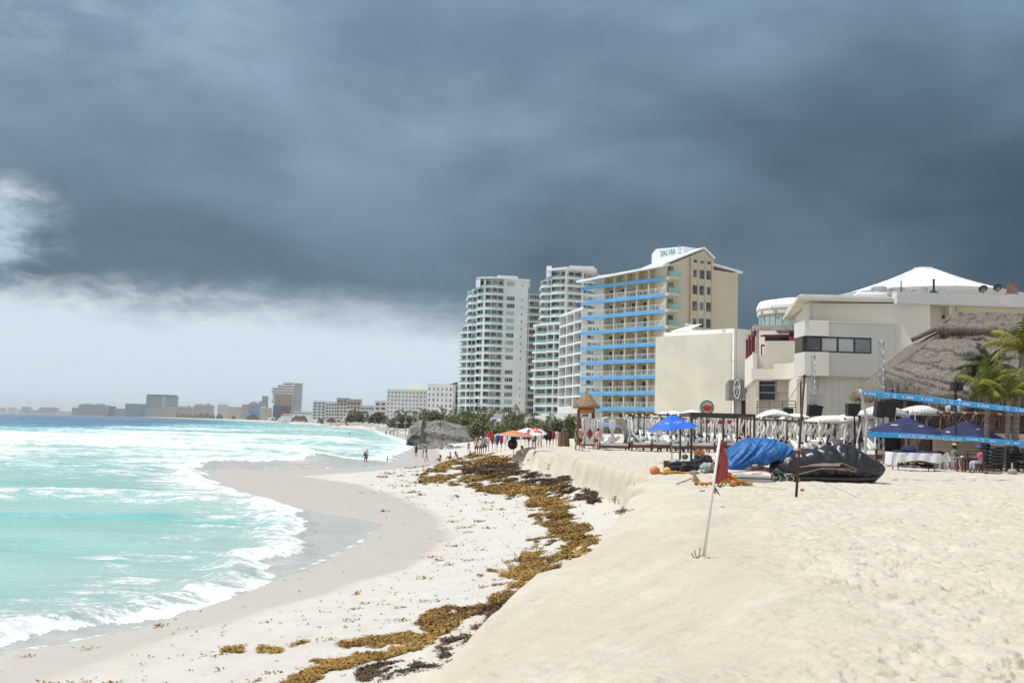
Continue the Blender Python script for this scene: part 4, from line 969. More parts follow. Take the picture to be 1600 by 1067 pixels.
    for k in range(4):
        a = math.pi * (1.08 + .16 * k); c = Vector((cx + Rr * 1.0 * math.cos(a), cy + Rr * 1.0 * math.sin(a), (z1 + z2) / 2 + .1)); e = Vector((-math.sin(a), math.cos(a), 0))
        q = MB(); pts = [c + e * (.45 * math.sin(s * 5) * (1 - s * .5)) + Vector((0, 0, .75 * (s - .5))) for s in np.linspace(0, 1, 12)]; q.tube(pts, .07, 5); q.build('scroll_ornament', GREYB, t)
bar_building()
VY = 86.
def venue():
    Y = VY; z = lambda py, px=1400, YY=Y: Z(px, py, YY)
    t = thing('beach_club_venue', 'large cream beach club building with a dark ribbon window, behind the thatched roof', 'building', (*G2(1400, Y), GL))
    F = FR(G2(1265, Y + .6), G2(1700, Y + 1.0)); u = lambda px: (X(px, Y) - X(1265, Y)) / (X(1700, Y) - X(1265, Y)) * F.L
    C = FR(G2(1241, Y + 12), G2(1265, Y + .6)); tip = at_y(1223, 500, 101.5)
    ztop = z(472, 1300)
    q = MB(); F.box(q, 0, F.L, -2.0, 0, GL - 1, ztop); F.box(q, 9, F.L, -26, -1.9, GL - 1, ztop - .02); q.build('main_wall', CREAM2, t)
    q = MB(); C.box(q, 0, C.L - .05, -10, 0, GL - 1, ztop - .05); q.build('left_wall', CREAM, t)
    # bay with ribbon window
    B = FR(G2(1257, Y - 1.4), G2(1398, Y - .9)); ub = lambda px: (X(px, Y) - X(1257, Y)) / (X(1398, Y) - X(1257, Y)) * B.L; BC = FR(G2(1243, Y + 5.5), G2(1257, Y - 1.4))
    zb = lambda py: Z(1320, py, Y - 1.2)
    w1, w0 = zb(526.5), zb(551.5)
    bm = mat('shaded_bay_render', (.66, .65, .61), .85, .05, .2, bump=.06, col2=(.60, .59, .54))  # greyer than the cream returns: shade of the front put into the colour
    for nm, a, b in (('bay_upper', w1, zb(503)), ('bay_lower', zb(588.5), w0)):
        q = MB(); B.box(q, 0, B.L, -2.6, 0, a, b); q.build(nm, bm, t); q = MB(); BC.box(q, 0, BC.L + .03, -2, 0, a, b); q.build(nm + '_return', CREAM, t)
    q = MB(); B.box(q, ub(1363), B.L, -2.6, 0, w0, w1); q.build('bay_end', bm, t)
    q = MB(); B.box(q, -.05, B.L + .04, 0.0, .12, zb(504.5), zb(502)); q.build('bay_ledge', CREAM, t)
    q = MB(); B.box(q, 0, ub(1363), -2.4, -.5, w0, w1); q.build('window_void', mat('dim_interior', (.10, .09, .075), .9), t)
    pane_set(t, B, .02, ub(1363), w0 + .03, w1 - .03, 4, -.30, curt=(1, 2))
    pane_set(t, BC, .1, BC.L, w0 + .03, w1 - .03, 3, -.28, curt=(1,))
    q = MB(); B.box(q, .3, B.L - .3, -1.5, -.35, GL - 1, zb(588)); q.build('lower_wall', mat('lower_grey_render', (.60, .58, .53), .9, .05, .3, bump=.05), t)
    for k in range(12):
        q = MB(); B.box(q, ub(1280) + k * .62, ub(1280) + k * .62 + .02, -.35, -.338, GL, zb(592)); q.build('panel_line', mat('lower_panel_line', (.48, .46, .41), .9), t)
    # eaves and parapet, overhanging to the left
    q = MB(); z1, z2 = z(471, 1300), z(467.5, 1300)
    ov = [(F.p(-1.5, 1.4, 0)), F.p(F.L, 1.4, 0), F.p(F.L, -4, 0), C.p(-1, -6, 0), tip]
    n = 5; q.plate([(p.x, p.y) for p in ov], z1, z2 + .1); q.build('eaves_slab', mat('eaves_cream', (.72, .68, .57), .85, .05, .3), t)
    pp = MB(); F.box(pp, -1.0, F.L, -.3, .9, z2 + .1, z(461.5, 1300)); C.box(pp, 0, C.L + .2, -.3, .9, z2 + .1, z(461.5, 1300)); pp.build('parapet', OFFW, t)
    for k in range(14):
        q = MB(); F.box(q, -.8 + k * 2.4, -.7 + k * 2.4, .9, .96, z2 + .12, z(462, 1300)); q.build('parapet_rib', OFFW, t)
    q = MB(); F.box(q, u(1388), F.L, .95, 2.0, z(476.5, 1400), z(459.5, 1400)); q.build('upper_fascia', OFFW, t)
    q = MB(); F.box(q, u(1477), u(1484), 0, .9, GL + 5, z(474)); q.build('pilaster', CREAM2, t)
    q = MB(); F.box(q, u(1490), F.L, -.1, .6, GL + 5, z(477) - 2.2); q.build('right_wall', CREAM2, t)
    # downpipes
    pm = mat('rusty_cream_pipe', (.50, .42, .25), .7)
    q = MB(); q.tube([F.p(u(1348), .12, z(489.5, 1350)), F.p(u(1396), .12, z(493, 1396)), F.p(u(1397), .12, z(505, 1397))], .06, 6); q.build('downpipe', pm, t)
    q = MB(); q.tube([F.p(u(1490), .75, z(459)), F.p(u(1490), .75, z(490))], .06, 6); q.build('downpipe', pm, t)
    q = MB(); q.tube([B.p(ub(1279), -.2, zb(590)), B.p(ub(1279), -.2, zb(611))], .05, 6); q.build('downpipe', mat('ochre_pipe', (.50, .33, .06), .6), t)
    q = MB(); q.tube([B.p(ub(1272), .05, zb(589.5)), B.p(ub(1370), .05, zb(590.5))], .05, 6); q.build('downpipe', pm, t)
    q = MB(); pts = [F.p(u(1307) + .42 * math.cos(a) * .7, .03, z(490, 1307) + .3 * math.sin(a)) for a in np.linspace(.6, 5.6, 14)]; q.tube(pts, .03, 5); q.build('wall_bracket', GREYB, t)
    for px, py in ((1432, 492.5), (1475, 493.5)):
        q = MB(); F.box(q, u(px) - .1, u(px) + .1, .01, .08, z(py, px) - .12, z(py, px) + .12); q.build('wall_lamp', BLACK, t)
    # rooftop: tent, tanks, pipes, dishes
    Yd = 112.; cx = X(1445, Yd)
    tent = thing('tent_dome', 'wide white tensile tent dome rising above the venue roof', 'tent', (cx, Yd, Z(1445, 462, Yd)))
    prof = [(1300, 464), (1322, 459), (1345, 452), (1367, 445), (1390, 437), (1410, 429), (1425, 422.5), (1431, 420.7)]
    pr = [(cx - X(px, Yd), Z(px, py, Yd)) for px, py in prof]; q = MB(); pr += [(.9, pr[-1][1] + .08)]
    q.lathe((cx, Yd, 0), pr, 64); 
    q.v = [(v[0], v[1], v[2]) for v in q.v]; q.build('membrane', ROOFW, tent, True)
    q = MB(); q.lathe((cx, Yd, 0), [(X(1460, Yd) - cx, pr[-2][1]), (X(1460, Yd) - cx, pr[-2][1] + .12)], 32); q.build('top_ring', ROOFW, tent)
    for a in (-1.62, -2.5, -.7):
        q = MB(); q.tube([(cx + r_ * math.cos(a), Yd + r_ * math.sin(a), z_ + .03) for r_, z_ in pr], .05, 5); q.build('seam', mat('tent_seam', (.62, .64, .66), .7), tent)
    for k, (a, b, ty) in enumerate(((1362, 1386, 448.5), (1391, 1415, 449.5), (1426.5, 1451, 450.5), (1455, 1480, 451))):
        yy = Y + 3; c = (X((a + b) / 2, yy), yy, z(459.5) - .6); r_ = (X(b, yy) - X(a, yy)) / 2; h = Z(a, ty, yy) - c[2]
        tk = thing('roof_vent_drum', 'white ventilation drum on the venue roof, %s' % ('leftmost of four', 'second from the left, behind a thin black pipe', 'third from the left', 'rightmost, beside the thick black pipe')[k], 'vent', c, 'ventilation drums on the venue roof')
        q = MB(); q.lathe(c, [(r_ * .92, 0), (r_ * .92, h * .86), (r_ * 1.0, h * .88), (r_ * 1.0, h), (r_ * .85, h), (r_ * .85, h - .15)], 28); q.build('drum', mat('weathered_white_drum', (.52, .53, .53), .7, .15, 1.2), tk)
        q = MB(); q.lathe((c[0], c[1], c[2] + h * .5), [(r_ * .94, 0), (r_ * .94, .05)], 28); q.build('hoop', STEEL, tk)
    for px, y0, y1, w_, lb in ((1408, 441, 459, .055, 'thin black vent pipe between the two left roof drums'), (1459, 438, 458, .10, 'thick black vent pipe with a flared foot on the venue roof')):
        a = at_y(px, y1, Y + 1.5); b = at_y(px, y0, Y + 1.5); q = MB(); q.tube([a, b], w_, 8); q.lathe(a, [(.45 if w_ > .08 else .1, 0), (w_, .2)], 10); q.lathe(b, [(w_ * 1.2, 0), (w_ * 1.2, .1)], 8); tag(q.build('vent_pipe', BLACK, None, loc=a), lb, 'pipe')
    a = [at_y(px, py, Y + 1.8) for px, py in ((1338, 469), (1337, 462), (1341, 460), (1352, 461), (1366, 461), (1384, 460), (1384, 470))]; q = MB(); q.tube(a, .22, 10); tag(q.build('white_duct', ROOFW, None, True, loc=a[0]), 'bent white duct lying on the left part of the venue roof', 'duct')
    for px, py, lb in ((1537, 453, 'small black satellite dish left of its pair on the venue roof'), (1560, 451, 'slightly larger black satellite dish tilted up near the brick coloured frame')):
        p = at_y(px, py + 6, Y + 1.5); t2 = thing('satellite_dish', lb, 'satellite dish', p, 'satellite dishes on the venue roof')
        q = MB(); q.tube([p, p + Vector((0, 0, .35))], .03, 6); q.build('mast', BLACK, t2)
        q = MB(); q.lathe((0, 0, 0), [(.02, 0), (.2, .04), (.38, .14), (.40, .16), (.2, .07), (.02, .03)], 14); M = Matrix.Translation(p + Vector((0, 0, .35))) @ Matrix.Rotation(-.9, 4, 'Y') @ Matrix.Rotation(.7, 4, 'X'); q.v = [tuple(M @ Vector(v)) for v in q.v]; q.build('dish', BLACK, t2)
        q = MB(); q.tube([p + Vector((0, 0, .3)), p + Vector((-.45, -.2, .5))], .02, 5); q.build('arm', BLACK, t2)
    p = at_y(1581, 461, Y + 2); t2 = thing('rooftop_frame', 'brick coloured lattice frame beside the dishes on the venue roof', 'frame', p); bm_ = mat('rust_orange', (.32, .13, .06), .8)
    for dx in (-.45, .45):
        q = MB(); q.bar(p + Vector((dx * 1.2, 0, 0)), p + Vector((dx * .75 + .1, 0, 1.05)), .06); q.build('leg', bm_, t2)
    q = MB(); q.bar(p + Vector((-.3, 0, 1.03)), p + Vector((.5, 0, 1.03)), .07); q.build('top_bar', bm_, t2)
    q = MB(); q.add([p + Vector((-.45, .02, .1)), p + Vector((.5, .02, .1)), p + Vector((.42, .02, .98)), p + Vector((-.22, .02, .98))], [(0, 1, 2, 3)]); q.build('mesh_panel', mat('taupe_mesh', (.25, .21, .18), .9), t2, solid=.03)
    q = MB(); q.bar(p + Vector((-.5, -.1, .1)), p + Vector((.45, -.1, .95)), .05); q.build('brace', bm_, t2)
venue()
# ------------------------------------------------------------------ thatch
def thatchmat(name, c1, c2, c3):
    m, t, g, b = newmat(name); tc = N(t, 'ShaderNodeTexCoord'); p = tc.outputs['Object']
    st = g.noise(g.mapping(p, (5.5, 5.5, .8)), 1.0, 6, .7); big = g.noise(p, .55, 5, .6, .6); mid = g.noise(g.mapping(p, (1, 1, 2.2)), 1.4, 6, .7, 1.0)
    c = g.mix(g.ss(st, .3, .7), c1, c2); c = g.mix(g.m('MULTIPLY', g.ss(big, .56, .72), .7), c, c3)
    c = g.mix(g.m('MULTIPLY', g.ss(mid, .56, .63), .75), c, tuple(v * .33 for v in c1))  # darker creases: shade between the strands put into the colour
    t.links.new(c, b.inputs['Base Color']); b.inputs['Roughness'].default_value = .95; b.inputs['Specular IOR Level'].default_value = .1
    bn = N(t, 'ShaderNodeBump'); bn.inputs['Strength'].default_value = .9; bn.inputs['Distance'].default_value = .12; t.links.new(g.m('ADD', st, g.m('MULTIPLY', mid, 1.2)), bn.inputs['Height']); t.links.new(bn.outputs[0], b.inputs['Normal'])
    return m
THATCH = thatchmat('grey_palm_thatch', (.150, .132, .110), (.275, .248, .212), (.34, .255, .165))
THATCHB = thatchmat('brown_palm_thatch', (.26, .19, .115), (.36, .27, .17), (.42, .30, .17))
def fringe(mb, pts, ln=.5, n=400, seed=0, out=(0, -1, 0), th=.05):
    rnd = random.Random(seed); P = [Vector(p) for p in pts]; L = [0]
    for i in range(1, len(P)): L.append(L[-1] + (P[i] - P[i - 1]).length)
    o = Vector(out)
    for k in range(n):
        s = rnd.random() * L[-1]; i = max(1, next((j for j in range(1, len(L)) if L[j] >= s), len(L) - 1)); q = P[i - 1].lerp(P[i], (s - L[i - 1]) / max(L[i] - L[i - 1], 1e-6)); e = (P[i] - P[i - 1]).normalized()
        q = q + o * rnd.uniform(-.25, .15) + Vector((0, 0, rnd.uniform(-.02, .25))); d = (Vector((0, 0, -1)) + o * rnd.uniform(0, .35) + e * rnd.uniform(-.25, .25)).normalized() * ln * rnd.uniform(.5, 1.2)
        w = e * th * rnd.uniform(.4, 1.1); mb.add([q - w, q + w, q + w * .3 + d, q - w * .5 + d * .92], [(0, 1, 2, 3)])
def palapa():
    Y = 60.
    t = thing('palapa', 'huge grey thatched palapa with a rolled upper ridge in front of the venue', 'palapa', (*G2(1480, Y), GL))
    P = lambda px, py, YY: at_y(px, py, YY)
    # lower roof: rows from the collar down to the eaves, columns from left to right
    rows = [[(1478, 517, 66), (1510, 516, 66), (1550, 517, 66), (1600, 519, 66), (1690, 522, 66)],
            [(1448, 541, 65.5), (1492, 545, 63.5), (1545, 550, 63), (1600, 553, 63), (1690, 556, 63)],
            [(1412, 566, 65), (1470, 580, 61), (1538, 588, 60), (1600, 592, 60), (1690, 595, 60)],
            [(1382, 584, 64.5), (1440, 602, 59.5), (1500, 615, 57.5), (1570, 624, 57.5), (1690, 630, 57.5)],
            [(1374, 592, 64), (1398, 590, 61.5), (1438, 604, 59), (1462, 624, 57), (1600, 628, 56.5)]]
    rows[-1] = [(1376, 594, 63.5), (1420, 600, 60), (1462, 620, 57.3), (1530, 624, 57), (1690, 632, 57)]
    A = np.array([[tuple(P(*c)) for c in r] for r in rows])
    def sample(a, b):
        u = a * (A.shape[1] - 1); v = b * (A.shape[0] - 1)
        def cr(arr, s):
            i = int(min(s, len(arr) - 1 - 1e-6)); f = s - i; p0, p1 = arr[max(i - 1, 0)], arr[i]; p2 = arr[min(i + 1, len(arr) - 1)]; p3 = arr[min(i + 2, len(arr) - 1)]
            return .5 * ((2 * p1) + (-p0 + p2) * f + (2 * p0 - 5 * p1 + 4 * p2 - p3) * f * f + (-p0 + 3 * p1 - 3 * p2 + p3) * f ** 3)
        col = np.array([cr(A[r], u) for r in range(A.shape[0])]); q = cr(col, v)
        n_ = mnoise.noise(Vector(q) * .8) * .14 + mnoise.noise(Vector(q) * 3) * .09
        return (q[0], q[1] - n_, q[2] + n_ * .5)
    q = MB(); q.grid(lambda a, b: sample(a, b), 110, 70); q.build('lower_roof', THATCH, t, True, solid=.3)
    fr = MB(); fringe(fr, [sample(a, 1.0) for a in np.linspace(0, 1, 40)], .75, 1500, 3, th=.07); fr.build('eaves_fringe', THATCH, t)
    for r_, v_ in enumerate((.16, .33, .50, .66, .80)):
        ly = MB(); fringe(ly, [Vector(sample(a, v_ + .012 * math.sin(a * 40 + r_ * 2))) + Vector((0, -.10, .10)) for a in np.linspace(0, 1, 50)], .55, 650, 30 + r_, (0, -.55, 0), .06); ly.build('thatch_layer', THATCH, t)
    # hidden side: left slope running back
    q = MB(); a0 = P(1478, 517, 66); a1 = P(1376, 592, 64); q.grid(lambda a, b: (a0.lerp(a1, a) + Vector((b * 3, b * 14, -b * .5 * a))), 12, 6); q.build('side_slope', THATCH, t, True, solid=.3)
    # upper cap
    rid = [P(1491, 491, 67.5), P(1700, 496, 67.5)]; eav = [P(1467, 512, 65.2), P(1700, 519, 65.2)]
    def cap(a, b):
        r_ = rid[0].lerp(rid[1], a); e_ = eav[0].lerp(eav[1], a); q = r_.lerp(e_, b) + Vector((0, 0, -.25 * math.sin(math.pi * b))); n_ = mnoise.noise(q * 1.5) * .12 + mnoise.noise(q * 5) * .04; return q + Vector((0, -n_, n_))
    q = MB(); q.grid(cap, 90, 22); q.build('upper_roof', THATCH, t, True, solid=.35)
    q = MB(); a0 = P(1491, 491, 67.5); a1 = P(1467, 512, 65.2); q.grid(lambda a, b: a0.lerp(a1, a) + Vector((b * 1.0, b * (2 + 5 * a), -.2 * b)), 10, 6); q.build('hip_end', THATCH, t, True, solid=.3)
    q = MB(); pts = []
    for a in np.linspace(0, 1, 50):
        e_ = eav[0].lerp(eav[1], a) + Vector((-.1, -.1, -.12 + .10 * mnoise.noise(Vector((a * 22, 0, 0))))); pts.append(e_)
    q.tube(pts, [.34 + .07 * mnoise.noise(Vector((i * .9, 4, 2))) for i in range(50)], 10); q.build('rolled_edge', THATCH, t, True)
    fr = MB(); fringe(fr, [p + Vector((0, -.1, -.2)) for p in pts], .35, 900, 4, th=.05); fr.build('roll_fringe', THATCH, t)
    q = MB(); q.tube([rid[0].lerp(rid[1], a) + Vector((0, 0, .06 + .06 * mnoise.noise(Vector((a * 40, 1, 0))))) for a in np.linspace(0, 1, 40)], .13, 7); q.build('ridge_cap', THATCH, t, True)
    # smaller left roof wing
    L_ = [[(1372, 588, 66), (1400, 588, 65)], [(1345, 606, 64), (1385, 606, 63)], [(1330, 621, 63), (1385, 624, 62)]]
    B_ = [[P(*c) for c in r] for r in L_]
    def lw(a, b):
        v = b * 2; i = min(int(v), 1); f = v - i; l = B_[i][0].lerp(B_[i + 1][0], f); r_ = B_[i][1].lerp(B_[i + 1][1], f); q = l.lerp(r_, a); return q + Vector((0, -.1, .1)) * mnoise.noise(q * 2)
    q = MB(); q.grid(lw, 16, 24); q.build('left_wing_roof', THATCH, t, True, solid=.4)
    fr = MB(); fringe(fr, [P(1329, 620, 63), P(1358, 623, 62.5), P(1386, 624, 62)], .35, 240, 5, th=.05); fr.build('wing_fringe', THATCHB, t)
    wood = mat('dark_red_timber', (.10, .038, .022), .7, .2, 1.5)
    for px in (1393, 1416, 1444, 1475, 1500, 1560, 1596):
        q = MB(); b = P(px, 680, 61 + (px % 3)); q.tube([(b.x, b.y, GL - .3), (b.x, b.y, Z(px, 606 if px < 1420 else 622, 61))], .16, 8); q.build('post', wood, t)
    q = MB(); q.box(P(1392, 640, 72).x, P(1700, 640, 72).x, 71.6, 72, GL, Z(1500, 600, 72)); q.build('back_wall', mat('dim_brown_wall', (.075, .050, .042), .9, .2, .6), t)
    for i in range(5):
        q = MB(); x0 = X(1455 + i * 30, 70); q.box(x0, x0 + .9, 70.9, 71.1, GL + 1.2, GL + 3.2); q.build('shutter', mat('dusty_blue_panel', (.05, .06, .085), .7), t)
    # low eaves rail on the right with ropes
    q = MB(); a = P(1493, 631, 55); b = P(1700, 640, 55); q.bar(a, b, .10); q.build('eaves_rail', wood, t)
palapa()
# ------------------------------------------------------------------ vegetation
def leafmat(name, a, b_, c3=None):
    m, t, g, b = newmat(name); at = N(t, 'ShaderNodeAttribute', attribute_name='shade'); c = g.mix(at.outputs['Fac'], a, b_)
    t.links.new(c, b.inputs['Base Color']); b.inputs['Roughness'].default_value = .6; b.inputs['Specular IOR Level'].default_value = .3
    return m
PALM = leafmat('palm_leaf', (.085, .115, .020), (.30, .29, .055)); PALMD = leafmat('dark_palm_leaf', (.028, .040, .018), (.085, .100, .040))
BUSH = leafmat('seagrape_leaf', (.055, .075, .026), (.175, .195, .070)); BUSHD = leafmat('dusty_bush_leaf', (.070, .075, .040), (.18, .18, .095))
TRUNK = mat('palm_trunk', (.24, .205, .165), .9, .2, 3, bump=.5, sc3=(1, 1, 5))
def shade(o, arr):
    a = o.data.attributes.new('shade', 'FLOAT', 'FACE'); a.data.foreach_set('value', np.asarray(arr, np.float32))
def palm(base, h, lab, cat='palm tree', nf=16, fl=1.9, lean=(0, 0), seed=0, leaf=PALM, upr=.5, group=None, wind=(.35, 0), tr=.13, nl=34):
    rnd = random.Random(seed); b = Vector(base); t = thing('palm_tree', lab, cat, b, group)
    top = b + Vector((lean[0], lean[1], h)); pts = [b + Vector((lean[0] * s * s, lean[1] * s * s, h * s)) for s in np.linspace(0, 1, 14)]
    q = MB(); q.tube(pts, [tr * (1.35 - .5 * s + (.3 if i == 0 else 0) + .05 * (i % 2)) for i, s in enumerate(np.linspace(0, 1, 14))], 9); q.build('trunk', TRUNK, t, True)
    q = MB(); sh = []
    for k in range(nf):
        a = 2 * math.pi * k / nf * 2.4 + rnd.uniform(-.2, .2); el = upr + rnd.uniform(-.55, .65); ln = fl * rnd.uniform(.75, 1.1)
        d = Vector((math.cos(a) * math.cos(el), math.sin(a) * math.cos(el), math.sin(el))); pos = top.copy(); col = rnd.random() ** 1.6; P = [pos.copy()]; D = []
        n = 14
        for i in range(n):
            d = (d + Vector((wind[0] * .09, wind[1] * .09, -.105 - .02 * i / n))).normalized(); pos = pos + d * ln / n; P.append(pos.copy()); D.append(d.copy())
        D.append(d.copy()); c0 = len(q.f); q.tube(P, [.022 * (1 - i / (n + 1)) + .004 for i in range(n + 1)], 4); sh += [min(1, col + .5)] * (len(q.f) - c0)
        for i in range(nl):
            s = (i + .6) / nl; j = s * n; i0 = min(int(j), n - 1); p = P[i0].lerp(P[i0 + 1], j - i0); dd = D[i0]; sd = dd.cross(Vector((0, 0, 1)));
            if sd.length < .05: sd = Vector((1, 0, 0))
            sd.normalize(); ll = ln * .30 * (math.sin(math.pi * (s * .86 + .12)) ** .7) * rnd.uniform(.8, 1.1)
            for sg in (-1, 1):
                e = (sd * sg * .85 + dd * .55 + Vector((wind[0] * .25, 0, -.45 - .3 * rnd.random()))).normalized(); w = dd * .020 * (fl / 1.9)
                m_ = p + e * ll * .55; f = p + e * ll + Vector((0, 0, -.12 * ll)); q.add([p - w, p + w, m_ + w * .9, f, m_ - w * .9], [(0, 1, 2, 3, 4)]); sh.append(min(1, max(0, col + rnd.uniform(-.2, .3))))
    o = q.build('crown', leaf, t); shade(o, sh)
    q = MB()
    for k in range(5): a = k * 1.3; q.ico(top + Vector((.14 * math.cos(a), .14 * math.sin(a), -.16)), .09, 1, (1, 1, 1.2))
    q.build('coconuts', mat('green_coconut', (.14, .13, .03), .6), t, True)
    return t
pg = 'palms in front of the thatched palapa'
b = at_y(1585, 690, 50); palm((b.x, b.y, GL), Z(1600, 545, 50) - GL, 'tallest palm with a curved grey trunk at the right end of the palapa', nf=28, fl=2.2, lean=(.55, 0), seed=1, upr=.95, tr=.14, group=pg)
b = at_y(1541, 690, 50); palm((b.x, b.y, GL), Z(1546, 612, 50) - GL, 'short palm with upright yellow green fronds in the middle of the palapa group', nf=24, fl=1.9, lean=(.12, 0), seed=2, upr=1.0, tr=.11, group=pg)
b = at_y(1574, 690, 49); palm((b.x, b.y, GL), Z(1578, 618, 49) - GL, 'small yellowish palm between the short palm and the tallest palm', nf=18, fl=1.55, lean=(.1, 0), seed=3, upr=1.0, tr=.10, group=pg)
b = at_y(1552, 690, 54); palm((b.x, b.y, GL), Z(1556, 575, 54) - GL, 'dark bushy palm bent by the wind directly against the thatch', nf=30, fl=2.1, lean=(-.2, 0), seed=4, upr=.6, leaf=PALMD, tr=.12, group=pg, wind=(-.8, 0))
b = at_y(1604, 690, 53); palm((b.x, b.y, GL), Z(1606, 600, 53) - GL, 'yellow fronded palm half cut off by the right edge of the photo', nf=22, fl=2.0, lean=(.1, 0), seed=5, upr=.3, tr=.12, group=pg)
def leafcloud(mb, sh, c, rx, ry, rz, n, s, rnd, tone=0.):
    # lumpy crown: leaves on the shells of several lobes
    lobes = [(rnd.uniform(-.6, .6), rnd.uniform(-.5, .5), rnd.uniform(-.2, .6), rnd.uniform(.35, .6)) for _ in range(9)]
    for k in range(n):
        lx, ly, lz, lr = lobes[k % 9]; v = Vector((rnd.gauss(0, 1), rnd.gauss(0, 1), rnd.gauss(0, 1))).normalized() * lr * rnd.uniform(.75, 1.08)
        p = Vector((c[0] + (lx + v.x) * rx, c[1] + (ly + v.y) * ry, c[2] + max(-.05, (lz + v.z)) * rz)); a = Vector((rnd.gauss(0, 1), rnd.gauss(0, 1), rnd.gauss(0, .7))).normalized(); b = a.orthogonal().normalized(); ss = s * rnd.uniform(.6, 1.3)
        mb.add([p - a * ss, p + b * ss * .5, p + a * ss, p - b * ss * .5], [(0, 1, 2, 3)]); sh.append(min(1, max(0, .5 + tone + (k % 9 - 4) * .07 + rnd.uniform(-.3, .3))))
def bush(px, py_base, py_top, px_w, Y, lab, seed, m=BUSH, n=700, leaf=.16, grp='dune shrubs behind the rock outcrop', nm='dune_shrub', cat='shrub'):
    rnd = random.Random(seed); x = X(px, Y); zb = min(max(hz(x, Y), GL - .2), Z(px, py_base, Y)); zt = Z(px, py_top, Y); rx = px_w / FPX * Y / 2
    t = thing(nm, lab, cat, (x, Y, zb), grp); q = MB(); sh = []
    leafcloud(q, sh, (x, Y, zb + .2), rx, rx * .8, (zt - zb) * .95, n, leaf * (Y / 150), rnd); o = q.build('crown', m, t); shade(o, sh)
    q = MB()
    for k in range(5): a = k * 1.3; q.tube([(x + .1 * math.cos(a), Y + .1 * math.sin(a), zb - .4), (x + rx * .4 * math.cos(a), Y + rx * .3 * math.sin(a), zb + (zt - zb) * .6)], [.08, .03], 5)
    q.build('stems', TRUNK, t)
for i, (px, yb, yt_, w_, Y, m, lb) in enumerate([
    (668, 664, 650, 34, 330, BUSHD, 'dusty green shrub at the left end of the dune, above the rock head'), (690, 664, 646, 34, 320, BUSHD, 'dark shrub mound left of the pointed conifer above the rock'),
    (712, 668, 644, 30, 315, BUSH, 'bushy green shrub under the pointed conifer'), (735, 668, 648, 40, 300, BUSHD, 'olive shrub below the left foot of the white condo tower'),
    (760, 668, 640, 42, 290, BUSH, 'tall dark green shrub crown in front of the white condo tower base'), (722, 672, 656, 36, 250, BUSH, 'yellowish low shrub on the dune just above the rock slope'),
    (760, 682, 659, 46, 200, BUSH, 'broad grey green seagrape clump right of the rock slope'), (792, 684, 662, 52, 190, BUSH, 'broad low seagrape clump left of the closed beach umbrellas'),
    (825, 684, 660, 50, 185, BUSH, 'rounded seagrape clump behind the closed white umbrellas'), (852, 682, 655, 46, 180, BUSH, 'seagrape clump below the pale sloping wall'),
    (876, 680, 652, 36, 175, BUSHD, 'dusty shrub next to the thatched lifeguard hut'), (800, 668, 648, 30, 240, BUSHD, 'dull olive shrub between the huts and the sloping wall'),
    (840, 666, 644, 34, 260, BUSH, 'dark shrub at the right foot of the white condo tower'), (893, 676, 655, 22, 170, BUSH, 'small green shrub directly left of the thatched lifeguard hut'),
    (640, 664, 652, 40, 480, BUSHD, 'hazy dark shrubs at the foot of the large white hotel'), (618, 663, 654, 34, 520, BUSHD, 'hazy shrub left of the palms at the large white hotel'), (560, 656, 648, 30, 800, BUSHD, 'far hazy tree clump among the stepped terraces'),
    (590, 660, 650, 20, 700, BUSHD, 'far hazy tree left of the large white hotel')]):
    bush(px, yb + 2, yt_ - 6, w_ * 1.35, Y, lb, i, m, 3200, .20)
g2 = 'palms on the dune and the far beach'
for i, (px, yb, yt_, Y, lb) in enumerate([
    (690, 662, 636, 340, 'dark full palm in front of the right wing of the large white hotel'), (660, 660, 638, 420, 'thin palm in front of the joint of the large white hotel'), (646, 660, 641, 430, 'hazy palm against the lower windows of the large white hotel'),
    (620, 660, 640, 440, 'leftmost hazy palm against the large white hotel'), (633, 660, 641, 435, 'second hazy palm from the left against the large white hotel'), (730, 664, 640, 290, 'palm at the left foot of the white condo tower'),
    (787, 668, 634, 230, 'palm with spreading fronds at the middle foot of the white condo tower'), (812, 668, 642, 225, 'bent palm behind the pale sloping wall'), (808, 672, 645, 200, 'ragged palm right of the small blue hut'), (570, 662, 650, 760, 'tiny hazy palm in front of the grey white stepped terraces'), (555, 662, 651, 770, 'tiny hazy palm right beneath the reddish curved terraces'),
    (602, 662, 650, 620, 'tiny hazy palm at the left corner of the large white hotel')]):
    x = X(px, Y); z0 = min(max(hz(x, Y), GL - .5), 6); palm((x, Y, z0), max(2.5, Z(px, yt_, Y) - z0 - 1.0), lb, nf=15, fl=(2.6 if Y < 400 else 3.4), seed=20 + i, leaf=PALMD, upr=.5, group=g2, tr=.2, wind=(.5, 0), nl=12)
